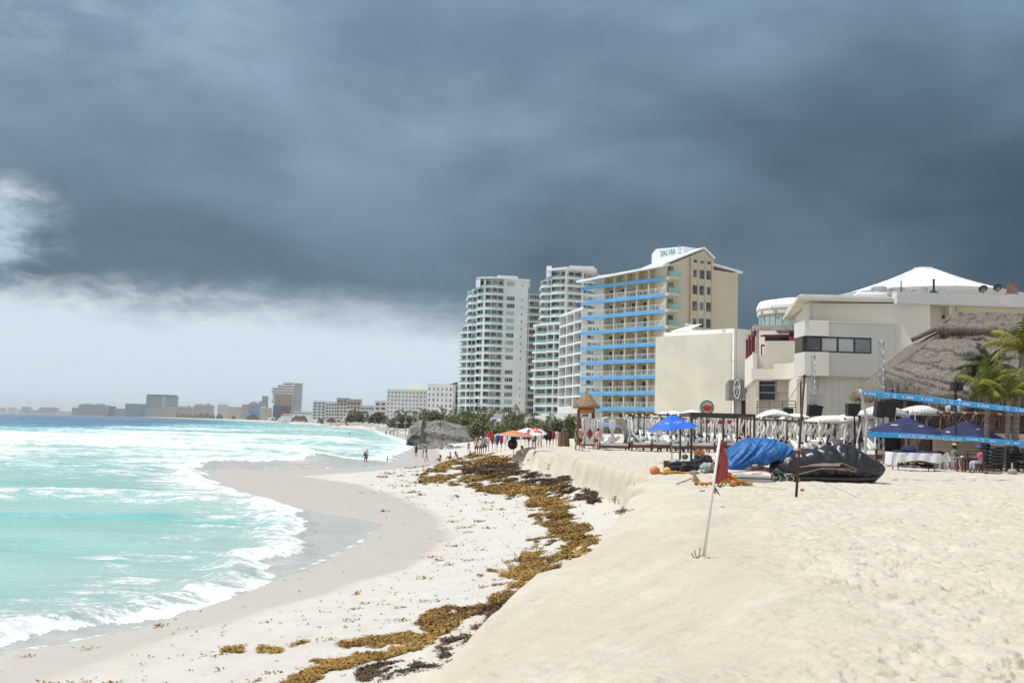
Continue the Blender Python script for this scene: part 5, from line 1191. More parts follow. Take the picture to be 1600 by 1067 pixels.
# pointed conifer
def conifer():
    Y = 300.; x = X(712, Y); z0 = 4.; zt = Z(709, 600, Y); t = thing('conifer_tree', 'dark pointed conifer standing at the left edge of the white condo tower', 'conifer', (x, Y, z0)); rnd = random.Random(5)
    q = MB(); q.tube([(x, Y, z0 - 1), (x, Y, zt)], [.35, .05], 7); q.build('trunk', TRUNK, t); q = MB(); sh = []
    for k in range(1500):
        s = rnd.random() ** .75; z = zt - s * (zt - z0) * .97; tier = .55 + .45 * abs(math.sin(s * 21)); r_ = (.25 + (3.4 if s > .5 else 2.0) * s) * tier * rnd.uniform(.2, 1.0) * (1 if s > .45 else .45); a = rnd.uniform(0, 6.283)
        p = Vector((x + r_ * math.cos(a), Y + r_ * math.sin(a), z)); d = Vector((math.cos(a), math.sin(a), rnd.uniform(-.1, .3))) * .55; w = Vector((-math.sin(a), math.cos(a), 0)) * .12
        q.add([p - w, p + w, p + d + w * .3, p + d - w * .3], [(0, 1, 2, 3)]); sh.append(rnd.uniform(0, .5))
    shade(q.build('crown', PALMD, t), sh)
conifer()
# little thatched huts and low houses on the dune
def hut(px, py_eave, py_apex, w_px, Y, lab, m=THATCH, nm='thatched_hut', grp='small thatched huts along the beach'):
    x = X(px, Y); r_ = w_px / FPX * Y / 2; ze = Z(px, py_eave, Y); za = Z(px, py_apex, Y); z0 = hz(x, Y); t = thing(nm, lab, 'hut', (x, Y, z0), grp)
    q = MB(); q.lathe((x, Y, 0), [(r_, ze), (r_ * .97, ze + .12), (r_ * .5, ze + (za - ze) * .55), (.05, za)], 12); q.build('roof', m, t)
    q = MB(); q.tube([(x, Y, z0 - .3), (x, Y, ze + .3)], .12, 6); q.build('post', TRUNK, t)
for i, (px, eav_, apx_, w_, Y, lb) in enumerate([(766, 644, 634, 12, 270, 'brown thatched hut with a pointed roof at the white condo tower foot'), (805, 640, 630, 13, 260, 'thatched hut between the two condo towers'), (646, 662, 656, 9, 330, 'small thatched shelter on the far beach, third from the rock'),
    (634, 662, 657, 9, 335, 'small thatched shelter on the far beach, fourth from the rock'), (656, 650, 642, 14, 380, 'greyish thatched roof in front of the large white hotel joint'), (622, 662, 657, 10, 340, 'leftmost small thatched shelter on the far beach')]): hut(px, eav_, apx_, w_, Y, lb)
def dune_houses():
    a = G2(772, 255); F = FR(a, G2(806, 250)); q = MB(); t = thing('beach_house', 'low pale house with a white wall under the pointed thatch hut', 'house', (*a, 4)); F.box(q, 0, F.L, -5, 0, 2, Z(790, 648, 252)); q.build('wall', OFFW, t); q = MB(); F.box(q, F.L * .3, F.L * .5, .01, .05, 4, Z(790, 651, 252)); q.build('door', GREYB, t)
    q = MB(); F.box(q, -.3, F.L + .3, -5.3, .3, Z(790, 648, 252), Z(790, 647, 252)); q.build('roof', OFFW, t)
    q = MB(); p = at_y(771, 656, 215); q.ico((p.x, p.y, p.z), .62, 2, (1.3, 1, 1.0), .4); tag(q.build('blue_tarpaulin', mat('faded_blue_tarp', (.34, .42, .60), .7), None, True, loc=(p.x, p.y, p.z - 1.2)), 'faded blue tarpaulin mound in the shrubs beside the beige hut wall', 'tarpaulin')
    a = G2(818, 235); F = FR(a, G2(884, 222)); z1 = Z(850, 647, 228); z0 = Z(850, 659, 228); t = thing('sloping_terrace_wall', 'pale grey sloping stone wall behind the seagrape clumps', 'wall', (*a, 3))
    q = MB(); q.add([F.p(0, 0, z0 + .8), F.p(F.L, 0, z0), F.p(F.L * .92, -6, z1), F.p(F.L * .12, -6, z1), F.p(0, 0, 1), F.p(F.L, 0, 1)], [(0, 1, 2, 3), (4, 5, 1, 0)]); q.build('slope', mat('pale_stone_slope', (.44, .42, .40), .9, .12, .3), t, solid=.3)
    q = MB(); F.box(q, F.L * .72, F.L * 1.02, -6.2, -5.8, z1 - .4, z1 + .35); q.build('coping', TERRA, t)
dune_houses()
# ------------------------------------------------------------------ rock outcrop
def rockmat():
    m, t, g, b = newmat('weathered_limestone'); p = N(t, 'ShaderNodeTexCoord').outputs['Object']
    n = g.noise(g.mapping(p, (.5, .5, 1.6)), 1.0, 8, .7, .8); n2 = g.noise(p, 1.6, 8, .75); n3 = g.noise(p, .22, 3, .5)
    c = g.mix(g.ss(n, .38, .62), (.215, .205, .19), (.37, .355, .33)); c = g.mix(g.m('MULTIPLY', g.ss(n2, .50, .57), .85), c, (.11, .105, .098)); c = g.mix(g.m('MULTIPLY', g.ss(n3, .5, .62), .45), c, (.25, .24, .20))
    t.links.new(c, b.inputs['Base Color']); b.inputs['Roughness'].default_value = .95
    bn = N(t, 'ShaderNodeBump'); bn.inputs['Strength'].default_value = 1.; bn.inputs['Distance'].default_value = .35; t.links.new(g.m('ADD', n, n2), bn.inputs['Height']); t.links.new(bn.outputs[0], b.inputs['Normal'])
    return m
def rock():
    # ridge profile from the photograph: (pixel x, top y, foot y)
    pr = [(641, 690, 692), (644, 676, 694), (647, 661, 694), (652, 656.5, 696), (662, 656, 698), (668, 658, 700), (676, 657, 701), (690, 656, 702), (705, 660, 702), (725, 665, 702), (745, 671, 702), (765, 677, 700), (785, 682, 697), (800, 687, 692)]
    Y = 205.; xs = [X(p[0], Y) for p in pr]; tz = [Z(p[0], p[1], Y) for p in pr]; m = rockmat()
    t = thing('rock_outcrop', 'large grey limestone outcrop jutting into the surf with an overhanging dark head', 'rock', (X(700, Y), Y, 0))
    def top(a, b):
        x = xs[0] + (xs[-1] - xs[0]) * a; h = np.interp(x, xs, tz); s = 1 - abs(b * 2 - 1); s = min(1, s * 2.6) ** .55
        v = Vector((x, Y - 8 + 16 * b, 0)); n_ = mnoise.ridged_multi_fractal(v * .22, .9, 2.1, 6, 1.0, 2.0) * .75 - .8 + .5 * mnoise.noise(v * 1.3); st = .35 * math.sin(h * s * 3 + x * .4)
        return (x + (mnoise.noise(v * .5 + Vector((9, 0, 0))) * .8 if 0 < a < 1 else 0), Y - 8 + 16 * b + st + n_ * .6 - (1.6 if a < .14 else 0) * (s > .5) * (b < .5), -1.2 + (h + .6) * s + n_ * .75 * s + .35 * abs(mnoise.noise(v * 1.1 + Vector((3, 1, 0)))) * s)
    q = MB(); q.grid(top, 150, 60); q.build('main_mass', m, t)
    # flat wave-cut ledges at the foot
    for k, (x0, x1, yb, yt_, Yk) in enumerate(((650, 712, 703, 695, 172), (700, 760, 705, 699, 165), (735, 772, 700, 695, 178))):
        a, b = X(x0, Yk), X(x1, Yk); zt = max(.4, Z((x0 + x1) / 2, yt_, Yk)); q = MB()
        q.grid(lambda u, v: (a + (b - a) * u, Yk - 5 + 12 * v + .8 * mnoise.noise(Vector((u * 9, v * 3, k))), -1 + (zt + 1) * min(1, min(u, 1 - u) * 9, min(v, 1 - v) * 9) ** .5 + .25 * mnoise.noise(Vector((u * 14, v * 8, k)))), 40, 16); q.build('ledge', m, t)
rock()
# ------------------------------------------------------------------ people
SKIN = mat('tan_skin', (.42, .25, .16), .6, .05, 4); SKIND = mat('brown_skin', (.20, .11, .07), .6, .05, 4)
HAIRD = mat('dark_hair', (.018, .013, .010), .6, .2, 8)
def cloth(nm, c): return mat(nm, c, .85, .08, 6)
def skin_mesh(name, verts, edges, m, parent, sub=1, smooth=True):
    """one continuous surface grown round a skeleton: verts = [(co, radius)]"""
    me = bpy.data.meshes.new(name); me.from_pydata([v[0] for v in verts], edges, []); me.update()
    o = bpy.data.objects.new(name, me); COL.objects.link(o)
    md = o.modifiers.new('s', 'SKIN'); md.use_smooth_shade = True; md.branch_smoothing = .4
    for i, v in enumerate(verts): r_ = v[1]; o.data.skin_vertices[0].data[i].radius = (r_, r_) if not isinstance(r_, tuple) else r_
    o.data.skin_vertices[0].data[0].use_root = True
    s2 = o.modifiers.new('u', 'SUBSURF'); s2.levels = sub; s2.render_levels = sub
    dg = bpy.context.evaluated_depsgraph_get(); dg.update(); m2 = bpy.data.meshes.new_from_object(o.evaluated_get(dg)); bpy.data.objects.remove(o); bpy.data.meshes.remove(me)
    m2.name = name; m2.materials.clear(); m2.materials.append(m); m2.polygons.foreach_set('use_smooth', [True] * len(m2.polygons))
    o = bpy.data.objects.new(name, m2); COL.objects.link(o); o.parent = parent; return o
def person(loc, rz, label, pose='stand', h=1.7, skin=SKIN, top=None, bottom=None, hair=HAIRD, sleeves=.5, legs=.45, hat=None, dress=False, group=None, arms='down', seat=.45, lh=False, female=False, seed=0, towel=None, bun=False):
    rnd = random.Random(seed); k = h / 1.72; t = thing('person', label, 'person', loc, group)
    W = lambda x, y, z: Vector((x * k, y * k, z * k))       # figure faces +y
    sw = .155 if female else .175; lean = 0.; px = 0
    if pose in ('stand', 'walk'):
        pel = W(0, 0, .93); st = .17 if pose == 'walk' else .03
        L = [[W(-.10, 0, .90), W(-.11, st * .6 + .02, .50), W(-.11, st, .075), W(-.12, st + .15, .025)], [W(.10, 0, .90), W(.11, -st * .2 + .03, .50), W(.115, -st, .08), W(.13, -st + .15, .03)]]
    elif pose == 'bend':
        pel = W(0, -.10, .90); lean = .95; L = [[W(-.10, -.10, .87), W(-.12, .02, .49), W(-.12, -.04, .075), W(-.13, .12, .025)], [W(.10, -.10, .87), W(.12, 0, .49), W(.14, -.12, .075), W(.15, .04, .025)]]
    elif pose == 'leanin':
        pel = W(0, -.04, .92); lean = .40; L = [[W(-.10, -.04, .89), W(-.12, .04, .49), W(-.14, -.06, .075), W(-.15, .09, .025)], [W(.10, -.04, .89), W(.13, .10, .50), W(.15, .12, .075), W(.16, .27, .025)]]
    elif pose == 'chair':
        s_ = seat / k + .10; pel = W(0, 0, s_); lean = .12; L = [[W(-.10, .02, s_ - .01), W(-.12, .42, s_ - .01), W(-.12, .40, .08), W(-.13, .55, .03)], [W(.10, .02, s_ - .01), W(.12, .44, s_ - .01), W(.13, .46, .08), W(.14, .61, .03)]]
    elif pose == 'knees':     # sitting on the sand, knees up
        pel = W(0, 0, .13); lean = .15; L = [[W(-.10, .03, .13), W(-.13, .38, .46), W(-.12, .60, .09), W(-.12, .74, .03)], [W(.10, .03, .13), W(.14, .36, .48), W(.13, .56, .09), W(.13, .70, .03)]]
    elif pose == 'lounge':    # sitting leaning back on straight arms
        pel = W(0, 0, .13); lean = -.45; L = [[W(-.10, .03, .12), W(-.12, .42, .30), W(-.12, .80, .09), W(-.12, .92, .06)], [W(.10, .03, .12), W(.12, .44, .16), W(.12, .86, .08), W(.13, .95, .09)]]
    elif pose == 'wade':
        pel = W(0, 0, .55); L = [[W(-.10, 0, .52), W(-.11, .02, .12), W(-.11, 0, -.30), W(-.11, .15, -.35)], [W(.10, 0, .52), W(.11, .02, .12), W(.11, 0, -.30), W(.11, .15, -.35)]]
    up = Vector((0, math.sin(lean), math.cos(lean))); fw = Vector((0, math.cos(lean), -math.sin(lean)))
    S = lambda x, f, u: pel + Vector((x * k, 0, 0)) + fw * f * k + up * u * k
    hu = Vector((0, math.sin(lean * .6), math.cos(lean * .6))); hf = Vector((0, math.cos(lean * .6), -math.sin(lean * .6)))
    neck = S(0, 0, .53); Hd = lambda x, f, u: neck + Vector((x * k, 0, 0)) + hf * f * k + hu * u * k
    V_ = [(pel, .125 * k), (S(0, 0, .16), .115 * k), (S(0, .01, .32), .13 * k), (S(0, 0, .46), .10 * k), (neck, .052 * k), (Hd(0, .012, .07), .060 * k), (Hd(0, .012, .145), .088 * k), (Hd(0, -.004, .215), .078 * k), (Hd(0, .106, .125), .014 * k)]
    E_ = [(0, 1), (1, 2), (2, 3), (3, 4), (4, 5), (5, 6), (6, 7), (6, 8)]
    for sg in (-1, 1):       # ears
        V_.append((Hd(sg * .098, -.005, .13), .014 * k)); E_.append((6, len(V_) - 1))
    A = []
    for sg in (-1, 1):
        sh = S(sg * sw, 0, .455)
        if arms == 'down' : el = sh + Vector((sg * .05, -.02, -.27)) * k; wr = el + Vector((sg * .0, .07, -.24)) * k
        elif arms == 'work': el = sh + Vector((sg * .05, .08, -.24)) * k; wr = el + Vector((-sg * .05, .23, .02)) * k
        elif arms == 'reach': el = sh + Vector((sg * .03, .16, -.20)) * k; wr = el + Vector((-sg * .02, .18, -.12)) * k
        elif arms == 'back': el = sh + Vector((sg * .07, -.12, -.24)) * k; wr = el + Vector((sg * .03, -.10, -.22)) * k
        elif arms == 'knees': el = sh + Vector((sg * .06, .18, -.17)) * k; wr = el + Vector((-sg * .06, .20, -.02)) * k
        elif arms == 'hips': el = sh + Vector((sg * .17, -.05, -.22)) * k; wr = el + Vector((-sg * .12, .10, -.16)) * k
        else: el = sh + Vector((sg * .05, -.02, -.27)) * k; wr = el + Vector((0, .07, -.24)) * k
        d = (wr - el).normalized(); b = len(V_); V_ += [(sh, .058 * k), (el, .040 * k), (wr, .026 * k), (wr + d * .055 * k, (.036 * k, .018 * k))]; E_ += [(3, b), (b, b + 1), (b + 1, b + 2), (b + 2, b + 3)]
        A.append((sh, el, wr)); sd = Vector((0, 1, 0)) if abs(d.y) < .7 else Vector((1, 0, 0))
        pm = b + 3; inw = Vector((-sg, 0, 0)) if abs(d.y) < .7 else Vector((0, 0, -1))
        for j, ln in enumerate((.075, .085, .08, .062)):
            o_ = sd * (j - 1.5) * .021 * k; f0 = wr + d * .088 * k + o_; b = len(V_)
            V_ += [(f0, .0095 * k), (f0 + (d + inw * .25).normalized() * ln * .5 * k, .0088 * k), (f0 + (d + inw * .7).normalized() * ln * k, .0075 * k)]; E_ += [(pm, b), (b, b + 1), (b + 1, b + 2)]
        b = len(V_); t0 = wr + d * .03 * k + sd * .035 * k; V_ += [(t0, .012 * k), (t0 + (d * .8 + sd * .5 + inw * .3) * .05 * k, .010 * k)]; E_ += [(b - 13, b), (b, b + 1)]
        E_[-2] = (pm - 1, b)
    for leg in L:
        b = len(V_); V_ += [(leg[0], .088 * k), (leg[0].lerp(leg[1], .5), .074 * k), (leg[1], .052 * k), (leg[1].lerp(leg[2], .35), .050 * k), (leg[2], .034 * k), (leg[3], (.040 * k, .022 * k))]
        E_ += [(0, b), (b, b + 1), (b + 1, b + 2), (b + 2, b + 3), (b + 3, b + 4), (b + 4, b + 5)]
    skin_mesh('body', V_, E_, skin, t)
    if top:
        TV = [(S(0, 0, .02), .150 * k), (S(0, 0, .18), .135 * k), (S(0, .01, .32), .150 * k), (S(0, 0, .45), .118 * k), (S(0, 0, .495), .07 * k)]; TE = [(0, 1), (1, 2), (2, 3), (3, 4)]
        for sh, el, wr in A:
            b = len(TV); TV += [(sh, .078 * k), (sh.lerp(el, min(1, sleeves)), .062 * k)]; TE += [(3, b), (b, b + 1)]
            if sleeves > 1: TV.append((el.lerp(wr, sleeves - 1), .042 * k)); TE.append((b + 1, b + 2))
        if dress: TV.append((S(0, .02, -.25), .20 * k)); TE.append((0, len(TV) - 1)); TV.append((S(0, .02, -.50), .22 * k)); TE.append((len(TV) - 2, len(TV) - 1))
        skin_mesh('dress' if dress else 'shirt', TV, TE, top, t)
    if bottom:
        BV = [(S(0, 0, .06), .142 * k), (pel, .146 * k)]; BE = [(0, 1)]
        for leg in L:
            b = len(BV); BV += [(leg[0].lerp(leg[1], .12), .112 * k), (leg[0].lerp(leg[1], min(1, legs * 1.7)), .094 * k)]; BE += [(1, b), (b, b + 1)]
            if legs > .62: BV.append((leg[1].lerp(leg[2], (legs - .6) * 2.3), .066 * k)); BE.append((b + 1, b + 2))
        skin_mesh('trousers' if legs > .62 else 'shorts', BV, BE, bottom, t)
    q = MB(); c = Hd(0, -.012, .165); q.ico(c, .105 * k, 2, (1, 1.05, 1.08)); q.v = [v for v in q.v]
    lo = Hd(0, 0, .14)
    q.v = [tuple(Vector(v) if (Vector(v) - c).dot(hf) < .035 * k or (Vector(v) - c).dot(hu) > .055 * k else Vector(v) - hf * max(0, (Vector(v) - c).dot(hf) - .03 * k)) for v in q.v]
    if lh: q.tube([Hd(0, -.07, .17), Hd(0, -.11, .02), Hd(0, -.13, -.16)], [.085 * k, .075 * k, .04 * k], 8)
    if bun: q.ico(Hd(0, -.12, .17), .05 * k, 1)
    ho = q.build('hair', hair, None, True); ho.parent = t
    q = MB()
    for sg in (-1, 1): q.ico(Hd(sg * .033, .090, .145), .011 * k, 1)
    e = q.build('eyes', BLACK, None, True); e.parent = t
    if hat:
        q = MB(); q.lathe((0, 0, 0), [(.0, .0), (.20, -.012), (.205, .0), (.105, .02), (.095, .10), (.05, .12), (.0, .12)], 18); c = Hd(0, 0, .20); ax = hu
        rot = Vector((0, 0, 1)).rotation_difference(ax).to_matrix().to_4x4(); rot.translation = c; q.v = [tuple(rot @ (Vector(v) * k)) for v in q.v]; ho = q.build('hat', hat, None, True); ho.parent = t
    if towel:
        q = MB(); q.tube([S(-.16, .10, .28), S(-.13, .04, .50), S(0, -.09, .53), S(.13, .04, .50), S(.17, .11, .22)], [.05 * k, .055 * k, .05 * k, .055 * k, .05 * k], 7); ho = q.build('towel', towel, None, True); ho.parent = t
    t.rotation_euler = (0, 0, rz); return t
C_ = {n: cloth(n + '_cloth', c) for n, c in dict(dark_green=(.035, .10, .085), teal=(.06, .16, .17), black=(.012, .012, .014), pink=(.62, .30, .30), plum=(.16, .065, .085), white=(.72, .72, .72), blue=(.02, .07, .38), navy=(.02, .03, .09), red=(.45, .03, .03), grey=(.30, .30, .31), maroon=(.22, .03, .045), sage=(.17, .25, .25), hotpink=(.62, .14, .28), lilac=(.40, .40, .52), khaki=(.45, .36, .22), lightblue=(.35, .52, .62), green=(.10, .26, .08)).items()}
def gp(px, py): return ground(px, py)
g1 = 'people strolling on the upper sand'
person(gp(899, 704), R(-95), 'person in a dark green t-shirt and teal shorts on the upper sand', 'stand', 1.72, top=C_['dark_green'], bottom=C_['teal'], group=g1, seed=1)
person(gp(906.5, 704), R(-70), 'shirtless person in black shorts with a white towel round the neck', 'walk', 1.78, bottom=C_['black'], towel=C_['white'], group=g1, seed=2)
person(gp(931, 703), R(-60), 'person in a pink shirt and plum shorts leaning towards the white canopy bed', 'leanin', 1.68, top=C_['pink'], bottom=C_['plum'], arms='reach', group=g1, seed=3)
g3 = 'people standing and sitting on the lower beach'
P_ = [ # px, py, rz, label, kwargs
 (571, 725.5, 170, 'person in a dark swimsuit bending over in the shallow water', dict(pose='bend', h=1.6, skin=SKIND, bottom=C_['black'], top=C_['black'], sleeves=.1, female=True, arms='reach')),
 (573, 715, 0, 'child standing in the surf just behind the bending bather', dict(pose='wade', h=1.35, skin=SKIN, bottom=C_['grey'])),
 (605, 722, 90, 'bather sitting low in the shallow water right of the bending one', dict(pose='wade', h=1.0, skin=SKIND)),
 (546, 681, 90, 'lone bather far out in the water in front of the far beach', dict(pose='wade', h=1.7, skin=SKIND)),
 (650, 714, 40, 'person in dark clothes standing alone at the water edge left of the blue jersey', dict(h=1.62, skin=SKIND, top=C_['black'], bottom=C_['black'], arms='down')),
 (661, 716, 90, 'bare shouldered person half hidden behind the one in the blue jersey', dict(h=1.6, top=C_['khaki'], sleeves=.1, bottom=C_['khaki'], female=True, lh=True)),
 (665.5, 721, -90, 'person in a bright blue jersey and white shorts at the water edge', dict(pose='walk', h=1.76, top=C_['blue'], bottom=C_['white'])),
 (688, 722, 100, 'bather sitting on the sand with knees up, right of the blue jersey', dict(pose='knees', h=1.55, skin=SKIN, bottom=C_['black'], arms='knees', lh=True)),
 (704, 719, 120, 'left of two bathers sitting close together on the sand', dict(pose='knees', h=1.7, skin=SKIN, bottom=C_['black'], arms='back')),
 (716, 718.5, -110, 'right of two bathers sitting close together, leaning back on straight arms', dict(pose='lounge', h=1.6, skin=SKIN, bottom=C_['black'], arms='back', lh=True)),
 (691, 703, 60, 'bather crouching at the foot of the rock ledge', dict(pose='knees', h=1.6, skin=SKIN, bottom=C_['black'], arms='knees')),
 (696, 702, -60, 'person in a white top sitting at the foot of the rock ledge', dict(pose='knees', h=1.6, top=C_['white'], bottom=C_['white'], arms='knees')),
 (732, 707, 180, 'child in a red top standing left of the beach group', dict(h=1.45, top=C_['red'], bottom=C_['green'])),
 (735, 714, 160, 'small child in dark trunks sitting on the seaweed near the beach group', dict(pose='knees', h=1.1, skin=SKIND, bottom=C_['black'])),
 (744, 712, 180, 'bare backed person in maroon shorts in the beach group', dict(h=1.68, bottom=C_['maroon'], hair=C_['white'])),
 (751, 711, 150, 'person in a white top and dark shorts in the beach group', dict(h=1.64, top=C_['white'], bottom=C_['teal'], hat=C_['white'])),
 (757, 710, 200, 'person in a grey shirt and dark grey shorts in the beach group', dict(h=1.72, top=C_['grey'], bottom=C_['navy'])),
 (761.5, 706, 180, 'person in white with a red cap at the right of the beach group', dict(h=1.66, top=C_['white'], bottom=C_['white'], hair=C_['red'])),
 (816, 713.5, 120, 'woman in a white cover-up sitting beside the orange parasol', dict(pose='knees', h=1.6, top=C_['white'], female=True, lh=True, arms='knees')),
 (835, 699, 30, 'woman in a maroon dress among the closed umbrellas', dict(h=1.6, top=C_['maroon'], dress=True, female=True, lh=True)),
 (843, 698, 200, 'person in a white dress right of the maroon dress', dict(h=1.55, top=C_['white'], dress=True, female=True)),
]
for i, (px, py, rz, lb, kw) in enumerate(P_):
    kw = dict(kw); person(gp(px, py), R(rz), lb, group=g3, seed=10 + i, **kw)
rp_ = at_y(692, 688.5, 190); person(rp_, R(150), 'person sitting on the rock ledge above the crouching bather', 'knees', 1.6, SKIND, bottom=C_['black'], group=g3, seed=50)
g4 = 'distant bathers in the shallows beyond the rock'
for i, (px, py, lb) in enumerate(((603, 681, 'leftmost of the three distant bathers left of the rock head'), (609.5, 680.5, 'middle of the three distant bathers left of the rock head'), (615, 681, 'rightmost of the three distant bathers, closest to the rock head'), (622, 672, 'tiny distant person on the far sand above the three bathers'), (617, 671, 'tiny distant person in dark clothes farther left on the far sand'))):
    person(gp(px, py), R(40 * i), lb, 'stand', 1.75, SKIND, bottom=C_['black'], top=C_['navy'] if i % 2 else None, group=g4, seed=70 + i)
# ------------------------------------------------------------------ umbrellas
POLE = mat('grey_pole', (.38, .38, .37), .4, .1, 2, metal=.4); WOODP = mat('dark_wood', (.085, .045, .028), .65, .2, 2); WOODR = mat('reddish_wood', (.17, .065, .038), .6, .2, 1.5, sc3=(1, 1, 4))
def canopy(n, r_, h, sag=.12, drop=.12, ang=0., sq=None):
    """panelled canopy around the origin, apex at z=h; returns MB"""
    q = MB(); N_ = n
    def pt(a, s):
        k = int(a * N_); f = a * N_ - k; a0 = ang + 2 * math.pi * k / N_; a1 = ang + 2 * math.pi * (k + 1) / N_
        c0 = Vector((math.cos(a0), math.sin(a0), 0)); c1 = Vector((math.cos(a1), math.sin(a1), 0)); e = c0.lerp(c1, f) * r_ * s
        sc_ = 1 - .12 * math.sin(math.pi * f) * s * s
        return Vector((e.x * sc_, e.y * sc_, h * (1 - s ** 1.25) - sag * math.sin(math.pi * f) * 0 + .10 * h * math.sin(math.pi * f) * s * s * .6))
    q.grid(lambda a, s: pt(min(a, .99999), s), N_ * 6, 8); return q
def parasol(loc, r_, h, pole_h, m, label, n=8, ang=.2, tilt=(0, 0), cap=True, pm=POLE, pr=.03, logos=None, group=None, nm='beach_umbrella', lm=None):
    t = thing(nm, label, 'umbrella', loc, group); L = Vector(loc); M = Matrix.Translation(L + Vector((0, 0, pole_h))) @ Matrix.Rotation(tilt[0], 4, 'X') @ Matrix.Rotation(tilt[1], 4, 'Y')
    q = MB(); q.tube([L + Vector((0, 0, -.2)), M @ Vector((0, 0, h - .03))], pr, 10); q.build('pole', pm, t, True)
    q = canopy(n, r_, h, ang=ang); q.v = [tuple(M @ Vector(v)) for v in q.v]; c = q.build('canopy', m, t, solid=.012)
    if cap:
        q = canopy(n, r_ * .30, h * .30, ang=ang); q.v = [tuple(M @ (Vector(v) + Vector((0, 0, h * .80)))) for v in q.v]; q.build('vent_cap', m, t, solid=.012)
        q = MB(); q.lathe((0, 0, 0), [(.03, h * 1.08), (.04, h * 1.11), (.01, h * 1.16)], 8); q.v = [tuple(M @ Vector(v)) for v in q.v]; q.build('finial', pm, t)
    for k in range(n):
        a = ang + 2 * math.pi * k / n; q = MB(); q.bar(M @ Vector((0, 0, h * .93)), M @ Vector((r_ * .97 * math.cos(a), r_ * .97 * math.sin(a), -.01)), .018); q.build('rib', pm, t)
    return t, M
BLUEU = mat('bright_blue_canopy', (.018, .13, .62), .7, .06, .8); NAVYU = mat('navy_canopy', (.016, .028, .105), .8, .12, 1.0)
L = at_z(1050, 724, TZ); t, M = parasol(L, 1.42, .62, 1.68, BLUEU, 'bright blue parasol with pale printed ovals standing over a heap of bags', n=6, ang=.25, tilt=(.05, -.10), pr=.022)
lm = mat('pale_blue_print', (.30, .50, .80), .7)
def on_canopy(M, n, r_, h, ang, a, s, up=.012):
    k = math.floor((a - ang) / (2 * math.pi / n)); f = (a - ang) / (2 * math.pi / n) - k; a0 = ang + 2 * math.pi * k / n; a1 = a0 + 2 * math.pi / n
    e = Vector((math.cos(a0), math.sin(a0), 0)).lerp(Vector((math.cos(a1), math.sin(a1), 0)), f) * r_ * s * (1 - .12 * math.sin(math.pi * f) * s * s)
    return M @ Vector((e.x, e.y, h * (1 - s ** 1.25) + .06 * h * math.sin(math.pi * f) * s * s + up))
def blot(M, n, r_, h, ang, a, s, wa, ws, ringish=True):
    q = MB(); P1 = []; 
    for i in range(20):
        b = 2 * math.pi * i / 20; P1.append(on_canopy(M, n, r_, h, ang, a + wa * math.cos(b), s + ws * math.sin(b), .022))
    if ringish: q.tube(P1 + [P1[0]], .022, 4)
    else: q.add(P1, [tuple(range(20))])
    return q
for a, s, wa in ((-2.35, .62, .22), (-1.45, .62, .16), (-.55, .62, .18)):
    q = blot(M, 6, 1.42, .62, .25, a, s, wa, .07); q.add(*(lambda z: (z.v, z.f))(blot(M, 6, 1.42, .62, .25, a + wa * 1.6, s, wa * .5, .035))); q.build('printed_mark', lm, t)
wl = mat('white_print', (.70, .70, .72), .7)
for px, py, r_, h, ph, n, ang, lb, marks in ((1416, 729.5, 2.15, .78, 1.78, 8, .25, 'navy parasol on the left, over the draped massage table', ((-2.5, .60), (-1.25, .58))), (1510, 733, 1.95, .80, 1.60, 6, .55, 'navy parasol on the right, over the seated woman and stacked loungers', ((-2.75, .75), (-1.2, .50)))):
    L = at_z(px, py, TZ); t, M = parasol(L, r_, h, ph, NAVYU, lb, n=n, ang=ang, tilt=(.03, .02), pr=.035, pm=mat('pale_pole', (.50, .50, .47), .5), group='navy parasols behind the volleyball net')
    for a, s in marks:
        q = MB()
        for j in range(5):
            a0 = a + (j - 2) * .07; q.add([on_canopy(M, n, r_, h, ang, a0 - .025, s + .02 * (j % 2), .02), on_canopy(M, n, r_, h, ang, a0 + .03, s, .02), on_canopy(M, n, r_, h, ang, a0 + .03, s - .05 - .02 * (j % 2), .02), on_canopy(M, n, r_, h, ang, a0 - .025, s - .05, .02)], [(0, 1, 2, 3)])
        q.build('printed_mark', wl, t, solid=.004)
# orange and other parasols on the lower beach
ORU = mat('faded_orange_canopy', (.70, .24, .12), .8); STRU = mat('striped_canopy_cloth', (.75, .75, .75), .8, col2=(.55, .06, .05), scale=3, thr=(.48, .52))
L = gp(802, 715); t, M = parasol(L, 1.35, .38, 1.72, ORU, 'faded orange parasol with a pale blue rim on the lower beach', n=8, tilt=(.03, .03), cap=False, pr=.025)
q = MB(); q.tube([M @ Vector((1.36 * math.cos(a), 1.36 * math.sin(a), .0)) for a in np.linspace(0, 2 * math.pi, 33)], .05, 5); q.build('rim', mat('pale_blue_rim', (.45, .62, .70), .8), t)
q = MB(); p = L + Vector((-.1, .1, 1.05)); q.ico(p, .36, 2, (1.1, .7, 1.2), .5, 3); q.ico(p + Vector((.1, 0, .5)), .2, 2, (1.2, .7, .8), .5, 5); tag(q.build('hanging_bags', BLACK, None, True, loc=p), 'black bags hanging on the pole beneath the orange parasol', 'bags')
for px, py, r_, m, lb in ((836, 708, .85, STRU, 'red and white striped low parasol right of the orange one'), (823, 697, 1.9, cloth('white_canopy', (.74, .74, .72)), 'low white tent-like parasol behind the maroon dress')):
    L = gp(px, py); parasol(L, r_, .5, 1.2 if m is STRU else 1.9, m, lb, n=8, tilt=(.1, -.1), cap=False, pr=.02)
